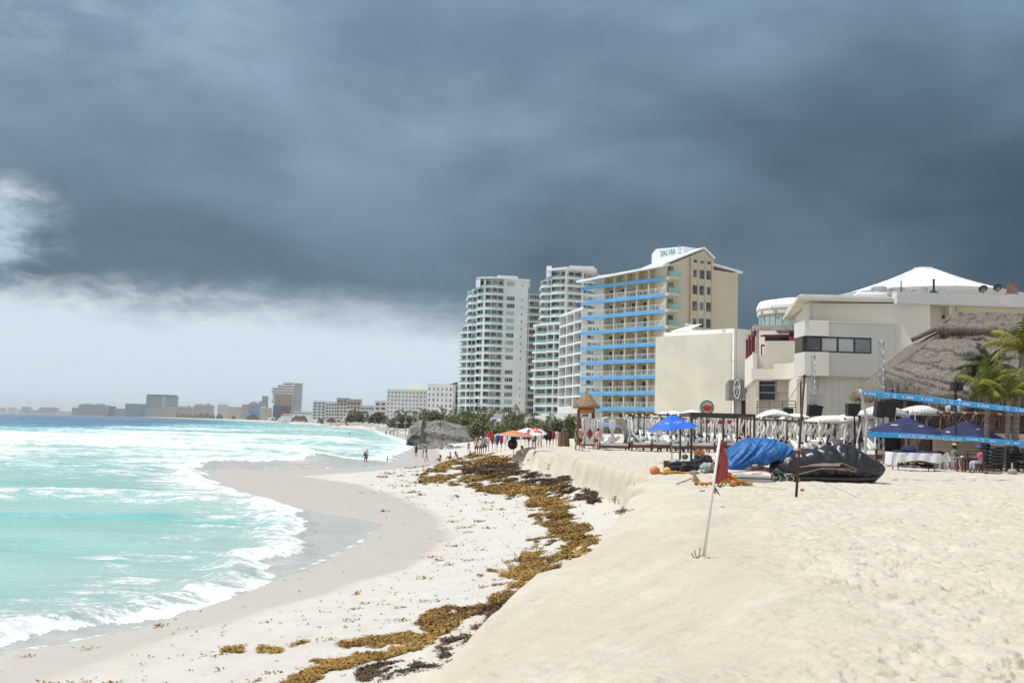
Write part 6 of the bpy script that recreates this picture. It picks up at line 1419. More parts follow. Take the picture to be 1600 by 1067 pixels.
def closed(px, py, h_px, m, lb, w_=.13):
    p = gp(px, py); h = h_px / FPX * p.y; t = thing('closed_umbrella', lb, 'umbrella', p, 'closed beach umbrellas along the lower beach'); rnd = random.Random(int(px))
    q = MB(); q.tube([p + Vector((0, 0, -.2)), p + Vector((0, 0, h))], .025, 6); q.build('pole', POLE, t); q = MB()
    def f(a, b):
        an = a * 2 * math.pi; r_ = w_ * (.25 + 1.0 * math.sin(math.pi * min(1, (1 - b) * 1.15 + .1)) ** .7) * (1 + .25 * math.sin(an * 5 + px)); return (p.x + r_ * math.cos(an), p.y + r_ * math.sin(an), p.z + h * (.22 + .78 * b))
    q.grid(f, 20, 10); q.build('folded_canopy', m, t, True)
    q = MB(); q.lathe(p + Vector((0, 0, h * .55)), [(w_ * 1.15, 0), (w_ * 1.15, .05)], 10); q.build('strap', m, t)
UR = cloth('red_canopy', (.36, .028, .032)); UB = cloth('blue_canopy', (.035, .10, .33)); UW = cloth('white_canopy', ()); UK = cloth('black_canopy', ())  if False else C_['black']
for a in [(769, 705, 28, UR, 'closed red umbrella, tallest at the left end of the umbrella line'), (776.5, 706, 27, UB, 'closed blue umbrella between the two left red ones'), (783, 705, 26, UR, 'second closed red umbrella from the left'), (773, 704, 25, UW, 'closed white umbrella squeezed between the left red and blue ones'),
          (789, 704, 25, UW, 'closed white umbrella immediately right of the second red one'), (809, 697, 27, UR, 'closed red umbrella rising behind the orange parasol'), (814, 698, 24, UW, 'closed white umbrella right behind the orange parasol'), (820, 697, 24, UR, 'shorter closed red umbrella behind the low white tent parasol'),
          (826, 701, 30, UB, 'closed dark blue umbrella beside the low white tent parasol'), (831, 699, 28, UW, 'closed white umbrella beside the dark blue one'), (840, 697, 27, UW, 'closed white umbrella behind the white dress'), (846, 697, 26, UW, 'closed white umbrella left of the black ones'),
          (854, 699, 27, C_['black'], 'closed black umbrella, left of the black pair'), (859, 700, 27, C_['black'], 'closed black umbrella, right of the black pair'), (864, 696, 23, UR, 'closed red umbrella right of the black pair'), (869, 696, 22, UW, 'closed white umbrella right of the last red one'), (872, 696, 21, UW, 'closed white umbrella touching the wide tree stump'), (796, 700, 22, UW, 'closed white umbrella above the orange parasol left rim')]: closed(*a)
# red flag near the rock, tree stump
p = at_y(758, 688, 150); z0 = hz(p.x, 150); t = thing('small_flag', 'small red flag on a thin pole at the right end of the rock', 'flag', (p.x, 150, z0)); q = MB(); q.tube([(p.x, 150, z0 - .2), (p.x, 150, Z(758, 673, 150))], .03, 6); q.build('pole', POLE, t)
q = MB(); za = Z(758, 674, 150); q.grid(lambda a, b: (p.x + a * .8, 150 + .08 * math.sin(a * 6), za - .75 * b - .1 * a), 8, 3); q.build('cloth', C_['red'], t, solid=.02)
L = at_z(881, 697, TZ); t = thing('tree_stump', 'wide brown weathered tree trunk stump at the end of the terrace', 'stump', L); q = MB()
q.grid(lambda a, b: (L.x + (.40 + .10 * (1 - b) + .05 * math.sin(a * 31)) * math.cos(a * 6.283), L.y + (.40 + .05 * math.sin(a * 25)) * math.sin(a * 6.283), L.z - .2 + b * (Z(881, 675, L.y) - L.z + .2)), 40, 8)
q.lathe((L.x, L.y, Z(881, 675, L.y)), [(.38, -.02), (.30, .0)], 16); q.build('trunk', mat('brown_bark', (.165, .11, .065), .9, .2, 2, bump=.8, sc3=(3, 3, .6)), t)
# ------------------------------------------------------------------ lifeguard hut
def lifeguard():
    Y = 92.; x = X(915, Y); z = lambda py: Z(915, py, Y); r_ = (X(937, Y) - X(897, Y)) / 2; t = thing('lifeguard_tower', 'thatched lifeguard tower with a red yellow green painted band under its roof', 'lifeguard tower', (x, Y, GL))
    q = MB(); q.grid(lambda a, b: (x + (.06 + r_ * (b ** .8)) * (1 + .04 * math.sin(a * 50)) * math.cos(a * 6.283), Y + (.06 + r_ * b ** .8) * math.sin(a * 6.283), z(614) - (z(614) - z(636.5)) * b + .08 * mnoise.noise(Vector((a * 20, b * 6, 0)))), 48, 12); q.build('thatched_roof', THATCHB, t, True, solid=.1)
    q = MB(); q.lathe((x, Y, z(614)), [(.16, -.15), (.12, .1), (.03, .22)], 8); q.build('roof_tip', THATCH, t)
    fr = MB()
    for a in np.linspace(0, 6.28, 26): fringe(fr, [(x + r_ * math.cos(a), Y + r_ * math.sin(a), z(636)), (x + r_ * math.cos(a + .24), Y + r_ * math.sin(a + .24), z(636))], .22, 16, int(a * 9), (math.cos(a), math.sin(a), 0), .03)
    fr.build('roof_fringe', THATCHB, t)
    w = r_ * .60
    for nm, c, y0, y1 in (('red_band', (.50, .035, .03), 641, 637), ('yellow_band', (.62, .33, .02), 643.3, 641), ('green_band', (.07, .17, .05), 645, 643.3)):
        q = MB(); q.box(x - w, x + w, Y - w, Y + w, z(y0), z(y1)); q.build(nm, mat(nm + '_paint', c, .7), t)
    for sx_ in (-1, 1):
        for sy_ in (-1, 1): q = MB(); q.tube([(x + sx_ * w * .95, Y + sy_ * w * .95, GL - .3), (x + sx_ * w * .95, Y + sy_ * w * .95, z(640))], .11, 7); q.build('post', WOODR, t)
    q = MB(); q.box(x - w * 1.05, x + w * 1.05, Y - w * 1.05, Y - w * .9, z(668), z(653)); q.box(x - w * 1.05, x + w * 1.05, Y - w, Y + w, z(669), z(667.5)); q.build('cabin_wall', WOODR, t)
    q = MB(); q.box(x - w * .9, x + w * 1.3, Y - w * 1.2, Y - w * 1.06, GL, z(667)); q.build('red_panel', mat('dull_red_panel', (.26, .045, .035), .8, .2, 1), t)
lifeguard()
# ------------------------------------------------------------------ cabana day beds
DRAPE = mat('white_drape_cloth', (.72, .72, .73), .85, .05, 2); DRAPEC = mat('cream_drape_cloth', (.68, .655, .585), .9, .06, 2); MATT = mat('white_mattress', (.74, .74, .72), .8, .03, 2); NAVYC = C_['navy']
def drape(mb, x, y, z0, z1, tw, ph, r0=.10, amp=.09):
    pts = []; rr = []
    for s in np.linspace(0, 1, 20):
        pts.append((x + amp * math.sin(s * tw + ph), y + amp * math.cos(s * tw + ph) * .6, z1 + (z0 - z1) * s)); rr.append(r0 * (.55 + .45 * abs(math.sin(s * 3.6 + .5))) * (1.5 if s > .86 else 1))
    mb.tube(pts, rr, 7)
def daybed(canopy_top=True, mt=DRAPE, seed=0):
    rnd = random.Random(seed); t = thing('canopy_daybed', 'x', 'daybed', (0, 0, 0)); w, l, h = .95, 1.0, 2.45
    q = MB(); q.box(-w, w, -l, l, .22, .44); q.build('platform', WOODR, t)
    q = MB(); q.box(-w + .05, w - .05, -l + .04, l - .04, .442, .62); q.build('mattress', MATT, t)
    for sx_ in (-1, 1):
        for sy_ in (-1, 1):
            q = MB(); q.box(sx_ * w - .05, sx_ * w + .05, sy_ * l - .05, sy_ * l + .05, -.1, h + (.10 if rnd.random() < .5 else 0)); q.build('post', WOODP, t)
            q = MB(); drape(q, sx_ * (w + .03), sy_ * (l + .02), .72, h - .05, rnd.choice((3, 5, 9, 13, 16)), rnd.uniform(0, 6), rnd.uniform(.06, .12), rnd.uniform(.03, .11)); (drape(q, sx_ * w * .5, sy_ * (l + .02), .72, h - .05, rnd.uniform(7, 17), rnd.uniform(0, 6), .07, .10), q.tube([(sx_ * w * .5 + .05, sy_ * (l + .02), .74), (sx_ * (w + .03), sy_ * (l + .02), .74)], .04, 5)) if not canopy_top else None; d = q.build('drape', mt, t, True)
            q = MB(); q.lathe((sx_ * (w + .02), sy_ * l, 1.0), [(.12, 0), (.13, .06), (.12, .12)], 8); q.build('tie', NAVYC, d)
    q = MB()
    for sy_ in (-1, 1): q.box(-w, w, sy_ * l - .03, sy_ * l + .03, h - .10, h - .03)
    for sx_ in (-1, 1): q.box(sx_ * w - .03, sx_ * w + .03, -l, l, h - .10, h - .03)
    q.build('top_frame', WOODP, t)
    if canopy_top:
        q = MB(); q.grid(lambda a, b: ((a * 2 - 1) * (w + .12), (b * 2 - 1) * (l + .12), h + .02 + .32 * math.sin(math.pi * a) ** .6 * math.sin(math.pi * b) ** .6 - .16 * (min(a, 1 - a, b, 1 - b) < .02)), 16, 16); q.build('canopy', MATT, t, True, solid=.01)
        q = MB(); q.grid(lambda a, b: ((a * 2 - 1) * (w + .10), -l - .09 + .02 * math.sin(a * 30), h - .02 - b * (.10 + .45 * abs(2 * a - 1) ** 2.5)), 24, 3); q.build('valance', mt, t, True, solid=.01)
    q = MB(); q.grid(lambda a, b: (-.75 + 1.5 * a, .15 + .75 * b + .1 * math.sin(a * 3.1), .64 + .55 * b + .07 * math.sin(a * 3.14) * math.sin(b * 3.14)), 8, 6); q.build('backrest_cushion', MATT, t, True, solid=.12)
    q = MB(); q.ico((-.3 + rnd.random() * .6, .1, .70), .17, 2, (1.5, 1, .55)); q.build('pillow', mat('blue_pillow', (.02, .08, .36), .8) if rnd.random() < .5 else DRAPEC, t, True)
    return t
protos = [daybed(True, DRAPE, 1), daybed(False, DRAPEC, 2), daybed(True, DRAPEC, 3), daybed(False, DRAPE, 4)]
gc = 'curtained canopy daybeds in front of the venue'
# front row first, then rows behind; (px, py of the foot, prototype, scale, turn, label)
CB = []
ROWS = [(76, [(1003, 3, 'first right of the shell canopy bed'), (1031, 1, 'under the left tip of the blue parasol'), (1059, 3, 'just right of the blue parasol pole'), (1092, 1, 'behind the left posts of the metal pergola')], 'front row daybed '),
        (82, [(1014, 1, 'left of the blue parasol'), (1043, 0, 'directly behind the blue parasol pole'), (1072, 1, 'seen through the left bay of the pergola'), (1112, 3, 'just right of the red flag pole'), (1143, 1, 'near the right posts of the pergola')], 'second row daybed '),
        (89, [(998, 3, 'at the left edge of the cabana area'), (1024, 1, 'behind the left half of the blue parasol'), (1052, 2, 'behind the right half of the blue parasol'), (1086, 1, 'just left of the red flag'), (1126, 1, 'in the middle bay of the pergola')], 'third row daybed '),
        (97, [(1008, 1, 'left of the blue parasol top'), (1034, 0, 'hidden mostly by the blue parasol'), (1066, 1, 'at the pergola left corner'), (1100, 3, 'behind the red flag'), (1136, 1, 'left of the pergola inner post')], 'fourth row daybed '),
        (106, [(1017, 1, 'near the blue parasol tip'), (1048, 1, 'over the blue parasol'), (1080, 2, 'behind the pergola front left post'), (1116, 1, 'behind the middle of the pergola')], 'backmost row daybed '),
        (64, [(1262, 1, 'just right of the rusty pole'), (1293, 2, 'behind the middle of the black covered jet ski'), (1328, 0, 'nearest to the volleyball net post')], 'near right daybed '),
        (70, [(1196, 1, 'above the middle of the blue cover'), (1225, 3, 'just left of the rusty pole'), (1278, 1, 'between the rusty pole and the wide tent canopy'), (1312, 3, 'under the wide tent canopy')], 'second right row daybed '),
        (77, [(1174, 1, 'at the right end of the pergola'), (1208, 1, 'under the higher domed tent canopy'), (1243, 3, 'straight behind the rusty pole'), (1275, 1, 'under the hanging pair of loudspeakers'), (1335, 2, 'behind the net post')], 'rear right row daybed '),
        (58, [(1380, 0, 'behind the left part of the left navy parasol'), (1440, 0, 'behind the right part of the left navy parasol')], 'white daybed ')]
for Yr_, items, pre in ROWS:
    for px, pi_, lb in items: CB.append((px, Yr_, pi_, pre + lb))
for i, (px, Yr_, pi_, lb) in enumerate(CB):
    rnd = random.Random(i); L = Vector((X(px, Yr_), Yr_, TZ)); hh = Z(px, 646 + (px - 1000) * .026 + rnd.uniform(-3, 5), Yr_) - GL; s = min(max(hh / 2.5, .8), 1.45)
    if Yr_ == 58: s = (Z(px, 643, Yr_) - GL) / 2.5
    d = dup(protos[pi_], L, rnd.uniform(-.25, .25) + (0 if i % 3 else math.pi / 2), lb, gc, (1.0, 1.0, s))
for p_ in protos:
    for ch in list(p_.children):
        for gch in list(ch.children): bpy.data.objects.remove(gch)
        bpy.data.objects.remove(ch)
    bpy.data.objects.remove(p_)
# domed white canopies over the beds
for px, py, wpx, hpx, Y, lb in ((1210, 652, 52, 12, 72, 'domed white tent canopy left of the rusty pole behind the blue cover'), (1243, 655, 44, 9, 74, 'lower domed white tent canopy just behind the rusty pole'), (1306, 658, 84, 9, 66, 'wide shallow white tent canopy above the black covered jet ski')):
    c = at_y(px, py, Y); hw = wpx / FPX * Y / 2; ht = hpx / FPX * Y; t = thing('tent_canopy', lb, 'canopy', (c.x, Y, GL), 'domed white tent canopies')
    q = MB(); q.grid(lambda a, b: (c.x + (2 * a - 1) * hw, Y + (2 * b - 1) * 1.3, c.z + ht * (math.sin(math.pi * a) ** .75) * (math.sin(math.pi * (b * .9 + .05)) ** .5)), 24, 12); q.build('roof', ROOFW, t, True, solid=.02)
    for sx_ in (-1, 1):
        for sy_ in (-1, 1):
            q = MB(); q.bar((c.x + sx_ * hw * .96, Y + sy_ * 1.25, GL - .2), (c.x + sx_ * hw * .96, Y + sy_ * 1.25, c.z + .03), .07); q.build('post', WOODP, t)
            q = MB(); drape(q, c.x + sx_ * hw * .96, Y + sy_ * 1.27, GL + .8, c.z, 9, sx_ + sy_, .11, .10); q.build('drape', DRAPE, t, True)
# big shell canopy bed
def shell_bed():
    L = at_z(960, 703, TZ); k = L.y / FPX; t = thing('shell_canopy_bed', 'large white daybed with a rounded shell canopy and tied white curtains', 'daybed', L)
    x = lambda px: X(px, L.y) ; z = lambda py: Z(960, py, L.y); Y = L.y
    q = MB(); q.box(x(938), x(983), Y - .9, Y + 1.2, z(700), z(696)); q.build('platform', WOODR, t); q = MB(); q.box(x(937), x(982), Y - .85, Y + 1.15, z(696) + .002, z(692)); q.build('mattress', MATT, t)
    for px in (936, 981):
        for dy in (-.85, 1.15): q = MB(); q.box(x(px) - .05, x(px) + .05, Y + dy - .05, Y + dy + .05, GL - .1, z(654) if px < 950 else z(682)); q.build('post', WOODP, t)
    # curved shell
    P0 = [(953, 660), (962, 655), (972, 653), (980, 659), (985, 672), (982, 685), (976, 692)]; P1 = [(957, 664), (963, 664), (968, 668), (972, 676), (974, 683), (973, 690), (972, 692)]
    q = MB(); q.grid(lambda a, b: (np.interp(a * 6, range(7), [x(p[0]) for p in P0]) * (1 - b) + np.interp(a * 6, range(7), [x(p[0]) for p in P1]) * b, Y + .2 - .9 * b + .5 * math.sin(b * 3.14), np.interp(a * 6, range(7), [z(p[1]) for p in P0]) * (1 - b) + np.interp(a * 6, range(7), [z(p[1]) for p in P1]) * b), 24, 8); q.build('shell', DRAPEC, t, True, solid=.03)
    q = MB(); q.grid(lambda a, b: (x(937) + (x(980) - x(937)) * a, Y - .9 + 2.1 * b, z(656) + (z(651.5) - z(656)) * math.sin(math.pi * min(1, a * 1.1)) ** .8 * 1.2), 16, 6); q.build('roof_cloth', MATT, t, True, solid=.02)
    for px, w_ in ((936, .28), (955, .22), (983, .2)):
        q = MB(); cx = x(px); q.grid(lambda a, b: (cx + (a - .5) * 2 * w_ * (1 - .65 * math.exp(-((b - .62) / .18) ** 2)) * 1.1, Y - .9 + .06 * math.sin(a * 22), z(656) + (z(690) - z(656)) * b), 20, 20); q.build('curtain', DRAPE, t, True, solid=.015)
    for px, py in ((948, 689), (960, 688)):
        q = MB(); a = Vector((x(px), Y - .3, z(py + 3))); q.ico(a + Vector((0, 0, .18)), .5, 3, (1.0, .5, .28)); rot = Matrix.Rotation(-.55, 4, 'Y'); c = a + Vector((0, 0, .18)); q.v = [tuple(c + rot @ (Vector(v) - c)) for v in q.v]; q.build('bolster', MATT, t, True)
    # second curtained frame left of it
    L2 = at_z(921, 701, TZ); Y2 = L2.y + 1; t = thing('curtained_bed', 'white curtained bed frame between the lifeguard tower and the shell canopy bed', 'daybed', (L2.x, Y2, GL)); xx = lambda px: X(px, Y2); zz = lambda py: Z(920, py, Y2)
    for px in (914, 930): 
        for dy in (0, 1.6): q = MB(); q.box(xx(px) - .04, xx(px) + .04, Y2 + dy - .04, Y2 + dy + .04, GL, zz(654)); q.build('post', WOODP, t)
    for px, w_ in ((915, .36), (929, .40)):
        q = MB(); cx = xx(px); q.grid(lambda a, b: (cx + (a - .5) * 2 * w_ * (1 - .7 * math.exp(-((b - .66) / .2) ** 2)), Y2 - .05 + .06 * math.sin(a * 22), zz(655) + (zz(689) - zz(655)) * b), 20, 20); q.build('curtain', DRAPE, t, True, solid=.015)
    q = MB(); q.box(xx(911), xx(932), Y2 - .1, Y2 + 1.7, zz(655), zz(654)); q.build('roof_cloth', MATT, t)
    q = MB(); q.box(xx(910), xx(930), Y2, Y2 + 1.6, zz(694), zz(690)); q.build('mattress', DRAPEC, t)
shell_bed()
# ------------------------------------------------------------------ metal pergola
def pergola():
    a = at_z(1080.5, 724, TZ); Yf = a.y; t = thing('metal_pergola', 'dark flat topped metal pergola frame behind the red flag', 'pergola', (a.x, Yf, GL)); m = mat('dark_brown_steel', (.05, .036, .03), .5, .1, 2); x = lambda px, Y: X(px, Y)
    zt = Z(1081, 644, Yf); C4 = [(x(1080.5, Yf), Yf), (x(1178.5, Yf + .8), Yf + .8), (x(1152, Yf + 6.5), Yf + 6.5), (x(1063, Yf + 4.5), Yf + 4.5)]
    for i, c in enumerate(C4): q = MB(); q.box(c[0] - .05, c[0] + .05, c[1] - .05, c[1] + .05, GL - .2, zt - .16); q.build('post', m, t)
    for i in range(4): q = MB(); u, v = C4[i], C4[(i + 1) % 4]; q.bar((u[0], u[1], zt - .08 - .001 * i), (v[0], v[1], zt - .08 - .001 * i), .14, .16); q.build('beam', m, t)
    q = MB(); u = ((C4[0][0] + C4[1][0]) / 2 + .9, Yf + .6); q.box(u[0] - .04, u[0] + .04, u[1] + 4, u[1] + 4.08, GL, zt - .16); q.build('inner_post', m, t)
    for k in range(1, 6): q = MB(); f = k / 6; u = (C4[0][0] * (1 - f) + C4[1][0] * f, Yf + .8 * f); v = (C4[3][0] * (1 - f) + C4[2][0] * f, Yf + 4.5 + 2 * f); q.bar((u[0], u[1] + .08, zt - .07), (v[0], v[1] - .08, zt - .07), .05, .05); q.build('rafter', m, t)
pergola()
# round watermelon coloured sign
def round_sign():
    Y = 78.; c = at_y(1105, 636.5, Y); r_ = 11 / FPX * Y; t = thing('round_sign', 'round red sign with a green rim standing above the pergola beam', 'sign', (c.x, Y, GL))
    def disc(r0, r1, y0, y1, m, nm):
        q = MB(); q.lathe((0, 0, 0), [(r0, 0), (r1, 0), (r1, y1 - y0), (r0, y1 - y0)], 40, 1, 1.05); q.v = [(c.x + v[0], Y + y0 + v[2], c.z + v[1]) for v in q.v]; return q.build(nm, m, t)
    disc(.001, r_ * 1.0, 0, .25, mat('sea_green_rim', (.14, .38, .27), .6), 'green_rim'); disc(.001, r_ * .84, -.03, -.002, mat('dark_rim', (.04, .035, .03), .6), 'dark_ring'); disc(.001, r_ * .76, -.06, -.033, mat('cream_ring', (.66, .60, .50), .6), 'cream_field')
    q = MB(); pts = [(c.x + r_ * .70 * math.cos(a), Y - .085, c.z + r_ * .70 * math.sin(a) * (.75 if math.sin(a) < 0 else .45) - .02) for a in np.linspace(0, 6.283, 30)[:-1]]; n = len(pts); q.add(pts + [(p[0], p[1] + .02, p[2]) for p in pts], [tuple(range(n)), tuple(range(n, 2 * n))[::-1]] + [(i, n + i, n + (i + 1) % n, (i + 1) % n) for i in range(n)]); q.build('red_field', mat('bright_red_paint', (.62, .03, .025), .5), t)
    for k in range(4):
        a = math.pi * (.82 - .213 * k); q = MB(); p = Vector((c.x + r_ * .56 * math.cos(a), Y - .10, c.z + r_ * .40 * math.sin(a))); e = Vector((math.sin(a), 0, -math.cos(a))); up_ = Vector((math.cos(a), 0, math.sin(a)))
        text_mesh('sign_letter', 'LASA'[k], mat('red_letter', (.60, .03, .025), .5), t, p - e * .07 + up_ * .0, e, up_, .21, .01, 1.0)
    q = MB(); q.tube([(c.x, Y + .1, GL - .2), (c.x, Y + .1, c.z - r_ * .9)], .06, 8); q.build('post', WOODP, t)
round_sign()
# red and white banner strip behind the pergola
a = at_y(1098, 656, 82); b = at_y(1144, 659, 82); q = MB(); q.box(a.x, b.x, 82, 82.05, a.z - .28, a.z + .02); t = thing('red_banner', 'long red banner strip hanging behind the pergola', 'banner', (a.x, 82, GL)); q.build('strip', mat('bright_red_paint', ()), t); q = MB(); q.box(a.x, b.x, 82, 82.05, a.z + .022, a.z + .30); q.build('white_board', OFFW, t)
for x_ in (a.x, b.x): q = MB(); q.tube([(x_, 82.1, GL - .2), (x_, 82.1, a.z + .2)], .04, 6); q.build('post', WOODP, t)
# ------------------------------------------------------------------ jet skis, covers, bags
def shell(mb, L, ang, sections, ns=28, jit=.0, seed=0, wr=0., closed=True):
    """loft along local x: sections = (x, halfwidth, zbottom, ztop, power)"""
    ca, sa = math.cos(ang), math.sin(ang)
    X_ = [s[0] for s in sections]
    def f(a, b):
        x = X_[0] + (X_[-1] - X_[0]) * a; hw, zb, zt, pw = (np.interp(x, X_, [s[k] for s in sections]) for k in (1, 2, 3, 4))
        th = b * 2 * math.pi; c, s = math.cos(th), math.sin(th); y = hw * (abs(c) ** (2 / pw)) * (1 if c > 0 else -1); z = (zb + zt) / 2 + (zt - zb) / 2 * (abs(s) ** (2 / pw)) * (1 if s > 0 else -1)
        if wr:
            n_ = mnoise.noise(Vector((x * 1.5 + seed, z * 1.0 + y * .8, seed))) * wr + mnoise.noise(Vector((x * 5 - z * 2.5 + seed, z * 1.6, y * 2))) * wr * .55 + (abs(mnoise.noise(Vector((x * 2.6 + z * 1.8, y * 1.5, 7 + seed)))) - .2) * -wr * 1.9
            fa = math.atan2(z, x - X_[-1] * .22); n_ += wr * .75 * (abs(math.sin(fa * 9 + 2.2 * mnoise.noise(Vector((x * .8, z, seed))))) ** .6 - .6) * (z > .15)
            y += n_ * (1 if c > 0 else -1) * abs(c); z += n_ * abs(s) * (s > -.2)
        return (L.x + x * ca - y * sa, L.y + x * sa + y * ca, max(L.z - .02, L.z + z))
    mb.grid(f, int(ns * 2.6), ns); return f
def jets():
    # black covered craft: base from pixel 1200 to 1383
    Yk = 34.2; a = Vector((X(1201, Yk), Yk, TZ)); b = Vector((X(1383, Yk), Yk, TZ)); c = (a + b) / 2; ln = (b - a).length; k = a.y / FPX
    t = thing('covered_jet_ski', 'jet ski completely wrapped in a black cover lying on the sand beside the rusty pole', 'jet ski', c)
    Lh = Vector((c.x, c.y, TZ)); cov = mat('black_nylon_cover', (.016, .017, .019), .34, .2, 1.5, spec=.6, bump=.25, bscale=9)
    h = lambda px: px * k * 1.04
    secs = [(-ln * .50, .10, .02, h(16), 2), (-ln * .46, .42, .0, h(30), 2.2), (-ln * .36, .56, .0, h(40), 2.3), (-ln * .15, .62, .05, h(48), 2.0), (ln * .02, .60, .03, h(53), 1.9), (ln * .12, .56, .02, h(58.5), 1.8), (ln * .20, .54, .0, h(54), 1.8), (ln * .32, .46, .06, h(43), 1.8), (ln * .42, .30, .18, h(33), 1.8), (ln * .47, .16, h(11), h(27), 1.8), (ln * .50, .03, h(19), h(23), 2)]
    q = MB(); shell(q, Lh, 0, secs, 80, wr=.06, seed=3); q.build('cover', cov, t, True)
    q = MB(); shell(q, Lh, 0, [(-ln * .47, .20, -.02, .12, 2.4), (-ln * .30, .52, -.02, .26, 2.6), (ln * .2, .50, -.02, .26, 2.6), (ln * .40, .26, .03, .30, 2.2), (ln * .46, .06, .2, .34, 2)], 30); q.build('hull', mat('black_gelcoat', (.012, .012, .013), .2, .1, 2, spec=.7), t, True)
    q = MB(); y0 = c.y - .66
    q.tube([(c.x - ln * .30, y0 + .06, TZ + h(21)), (c.x - ln * .12, y0 - .02, TZ + h(26)), (c.x + ln * .08, y0 - .02, TZ + h(29)), (c.x + ln * .12, y0, TZ + h(26)), (c.x + ln * .2, y0 + .02, TZ + h(20))], .012, 5); q.build('cover_hem', mat('pale_cord', (.36, .33, .26), .8), t)
    q = MB(); q.add([(c.x - ln * .20, y0 + .01, TZ + h(23.5)), (c.x + ln * .05, y0 - .03, TZ + h(24.5)), (c.x + ln * .06, y0 - .03, TZ + h(28)), (c.x - ln * .08, y0 - .02, TZ + h(28.5)), (c.x - ln * .2, y0, TZ + h(25.5))], [(0, 1, 2, 3, 4)]); q.build('pink_hull_stripe', mat('pale_pink_gelcoat', (.48, .35, .36), .4), t, solid=.02)
    q = MB(); q.add([(c.x + ln * .04, y0 - .05, TZ + h(18)), (c.x + ln * .145, y0 - .05, TZ + h(18)), (c.x + ln * .145, y0 - .05, TZ + h(22)), (c.x + ln * .04, y0 - .05, TZ + h(22))], [(0, 1, 2, 3)]); lb = q.build('name_plate', mat('grey_plate', (.22, .15, .15), .6), t, solid=.01)
    q = MB()
    for i in range(8): x_ = c.x + ln * (.045 + i * .0122); q.box(x_, x_ + ln * .007, y0 - .062, y0 - .056, TZ + h(18.8), TZ + h(21.2))
    q.build('lettering', mat('red_mark', (.42, .03, .03), .6), lb)
    # crumpled clear plastic at the stern with pale cords
    q = MB(); p = Vector((c.x - ln * .46, c.y - .5, TZ + .16)); q.ico(p, .34, 4, (1.25, .7, .62), .95, 5); q.ico(p + Vector((.38, -.05, -.04)), .20, 3, (1.3, .7, .5), .9, 8); q.build('crumpled_plastic', mat('grey_plastic_sheet', (.10, .105, .11), .22, .3, 6, spec=.8, bump=.6), t, False)
    q = MB()
    for i in range(4): x_ = p.x - .25 + i * .22; q.tube([(x_, p.y - .22, TZ + .28 - .03 * i), (x_ + .08, p.y - .30, TZ + .12), (x_ + .02, p.y - .32, TZ + .0)], .016, 5)
    q.build('cords', mat('pale_green_cord', (.42, .43, .30), .8), t)
    q = MB(); q.tube([(a.x + .15, y0 - .05, TZ + .02), (c.x - ln * .30, y0 - .04, TZ + h(11)), (c.x - ln * .10, y0 - .06, TZ + h(20.5)), (c.x + ln * .05, y0 - .06, TZ + h(20.5)), (c.x + ln * .19, y0 - .02, TZ + h(17))], .011, 5); q.build('lashing_rope', mat('pale_cord', ()), t)
    q = MB(); q.lathe((c.x - ln * .30, y0 - .10, TZ), [(.05, 0), (.06, .1), (.03, .16), (.02, .2)], 8); q.build('bottle', mat('clear_bottle_plastic', (.30, .33, .34), .1, alpha=.6), t, True)
    # blue tarp over the white craft
    a = at_z(1122, 752, TZ); b = at_z(1238, 742, TZ); k = b.y / FPX; Yb = a.y + 2.3; cx = X(1188, Yb); t = thing('tarped_jet_ski', 'white jet ski with a red stripe half covered by a bright blue tarpaulin', 'jet ski', (cx, Yb, TZ))
    kk = Yb / FPX; h = lambda px: px * kk; Lc = Vector((cx, Yb, TZ))
    tarp = mat('bright_blue_tarpaulin', (.020, .125, .36), .55, .12, 1.2, bump=.3, bscale=6, spec=.4)
    x_ = lambda px: X(px, Yb) - cx
    # tarp: open lofted sheet with scalloped lower hem
    tops = [(1131, 715, 733), (1138, 700, 735), (1150, 692, 732), (1165, 686.5, 728), (1180, 684, 724), (1196, 686, 720), (1212, 690, 722), (1226, 695, 728), (1236, 701, 733), (1243, 709, 740)]
    tp = [p[0] for p in tops]
    def ft(u, v):
        px = 1131 + 112 * u; yt_ = np.interp(px, tp, [p[1] for p in tops]); yb_ = np.interp(px, tp, [p[2] for p in tops]) + 3.0 * math.sin(px * .16); s = abs(v * 2 - 1); side = -1 if v < .5 else 1
        zt = Z(px, yt_, Yb) - TZ; zb = max(.05, Z(px, yb_, Yb) - TZ); an = s * math.pi / 2; hw = .95 * (1 - .5 * abs(u - .5) ** 1.5)
        y = side * hw * math.sin(an) ** .9; z = zb + (zt - zb) * math.cos(an) ** .75 if s < 1 else zb
        n_ = .06 * mnoise.noise(Vector((u * 7 + z * 2.2, z * 2.0, side * 2))) + .11 * (.25 - abs(mnoise.noise(Vector((u * 10 - z * 4.5, z * 1.3, 3))))) + .05 * (.25 - abs(mnoise.noise(Vector((u * 25 + z * 6, z * 2.3, 8)))))
        return (cx + x_(px) , Yb + y + n_ * side * 1.6, TZ + z + n_ * (1 - s))
    q = MB(); q.grid(ft, 110, 60); q.build('tarpaulin', tarp, t, True, solid=.012)
    # craft hull
    k2 = a.y / FPX; hull = mat('white_gelcoat', (.70, .71, .70), .25, .03, 2, spec=.6); Yh = a.y + .55; xm = X(1160, Yh)
    def fh(u, v):
        px = 1121 + 78 * u; w = .50 * min(1, (u * 2.6)) ** .6; th = v * 2 * math.pi; zk = .02 + .22 * max(0, .25 - u) * 3; zd = np.interp(px, [1121, 1130, 1140, 1175, 1199], [.40, .52, .36, .36, .33]); c_, s_ = math.cos(th), math.sin(th)
        return (X(px, Yh), Yh + w * c_ * (.65 + .35 * (s_ > 0)), TZ + (zk + zd) / 2 + (zd - zk) / 2 * (abs(s_) ** .6) * (1 if s_ > 0 else -1))
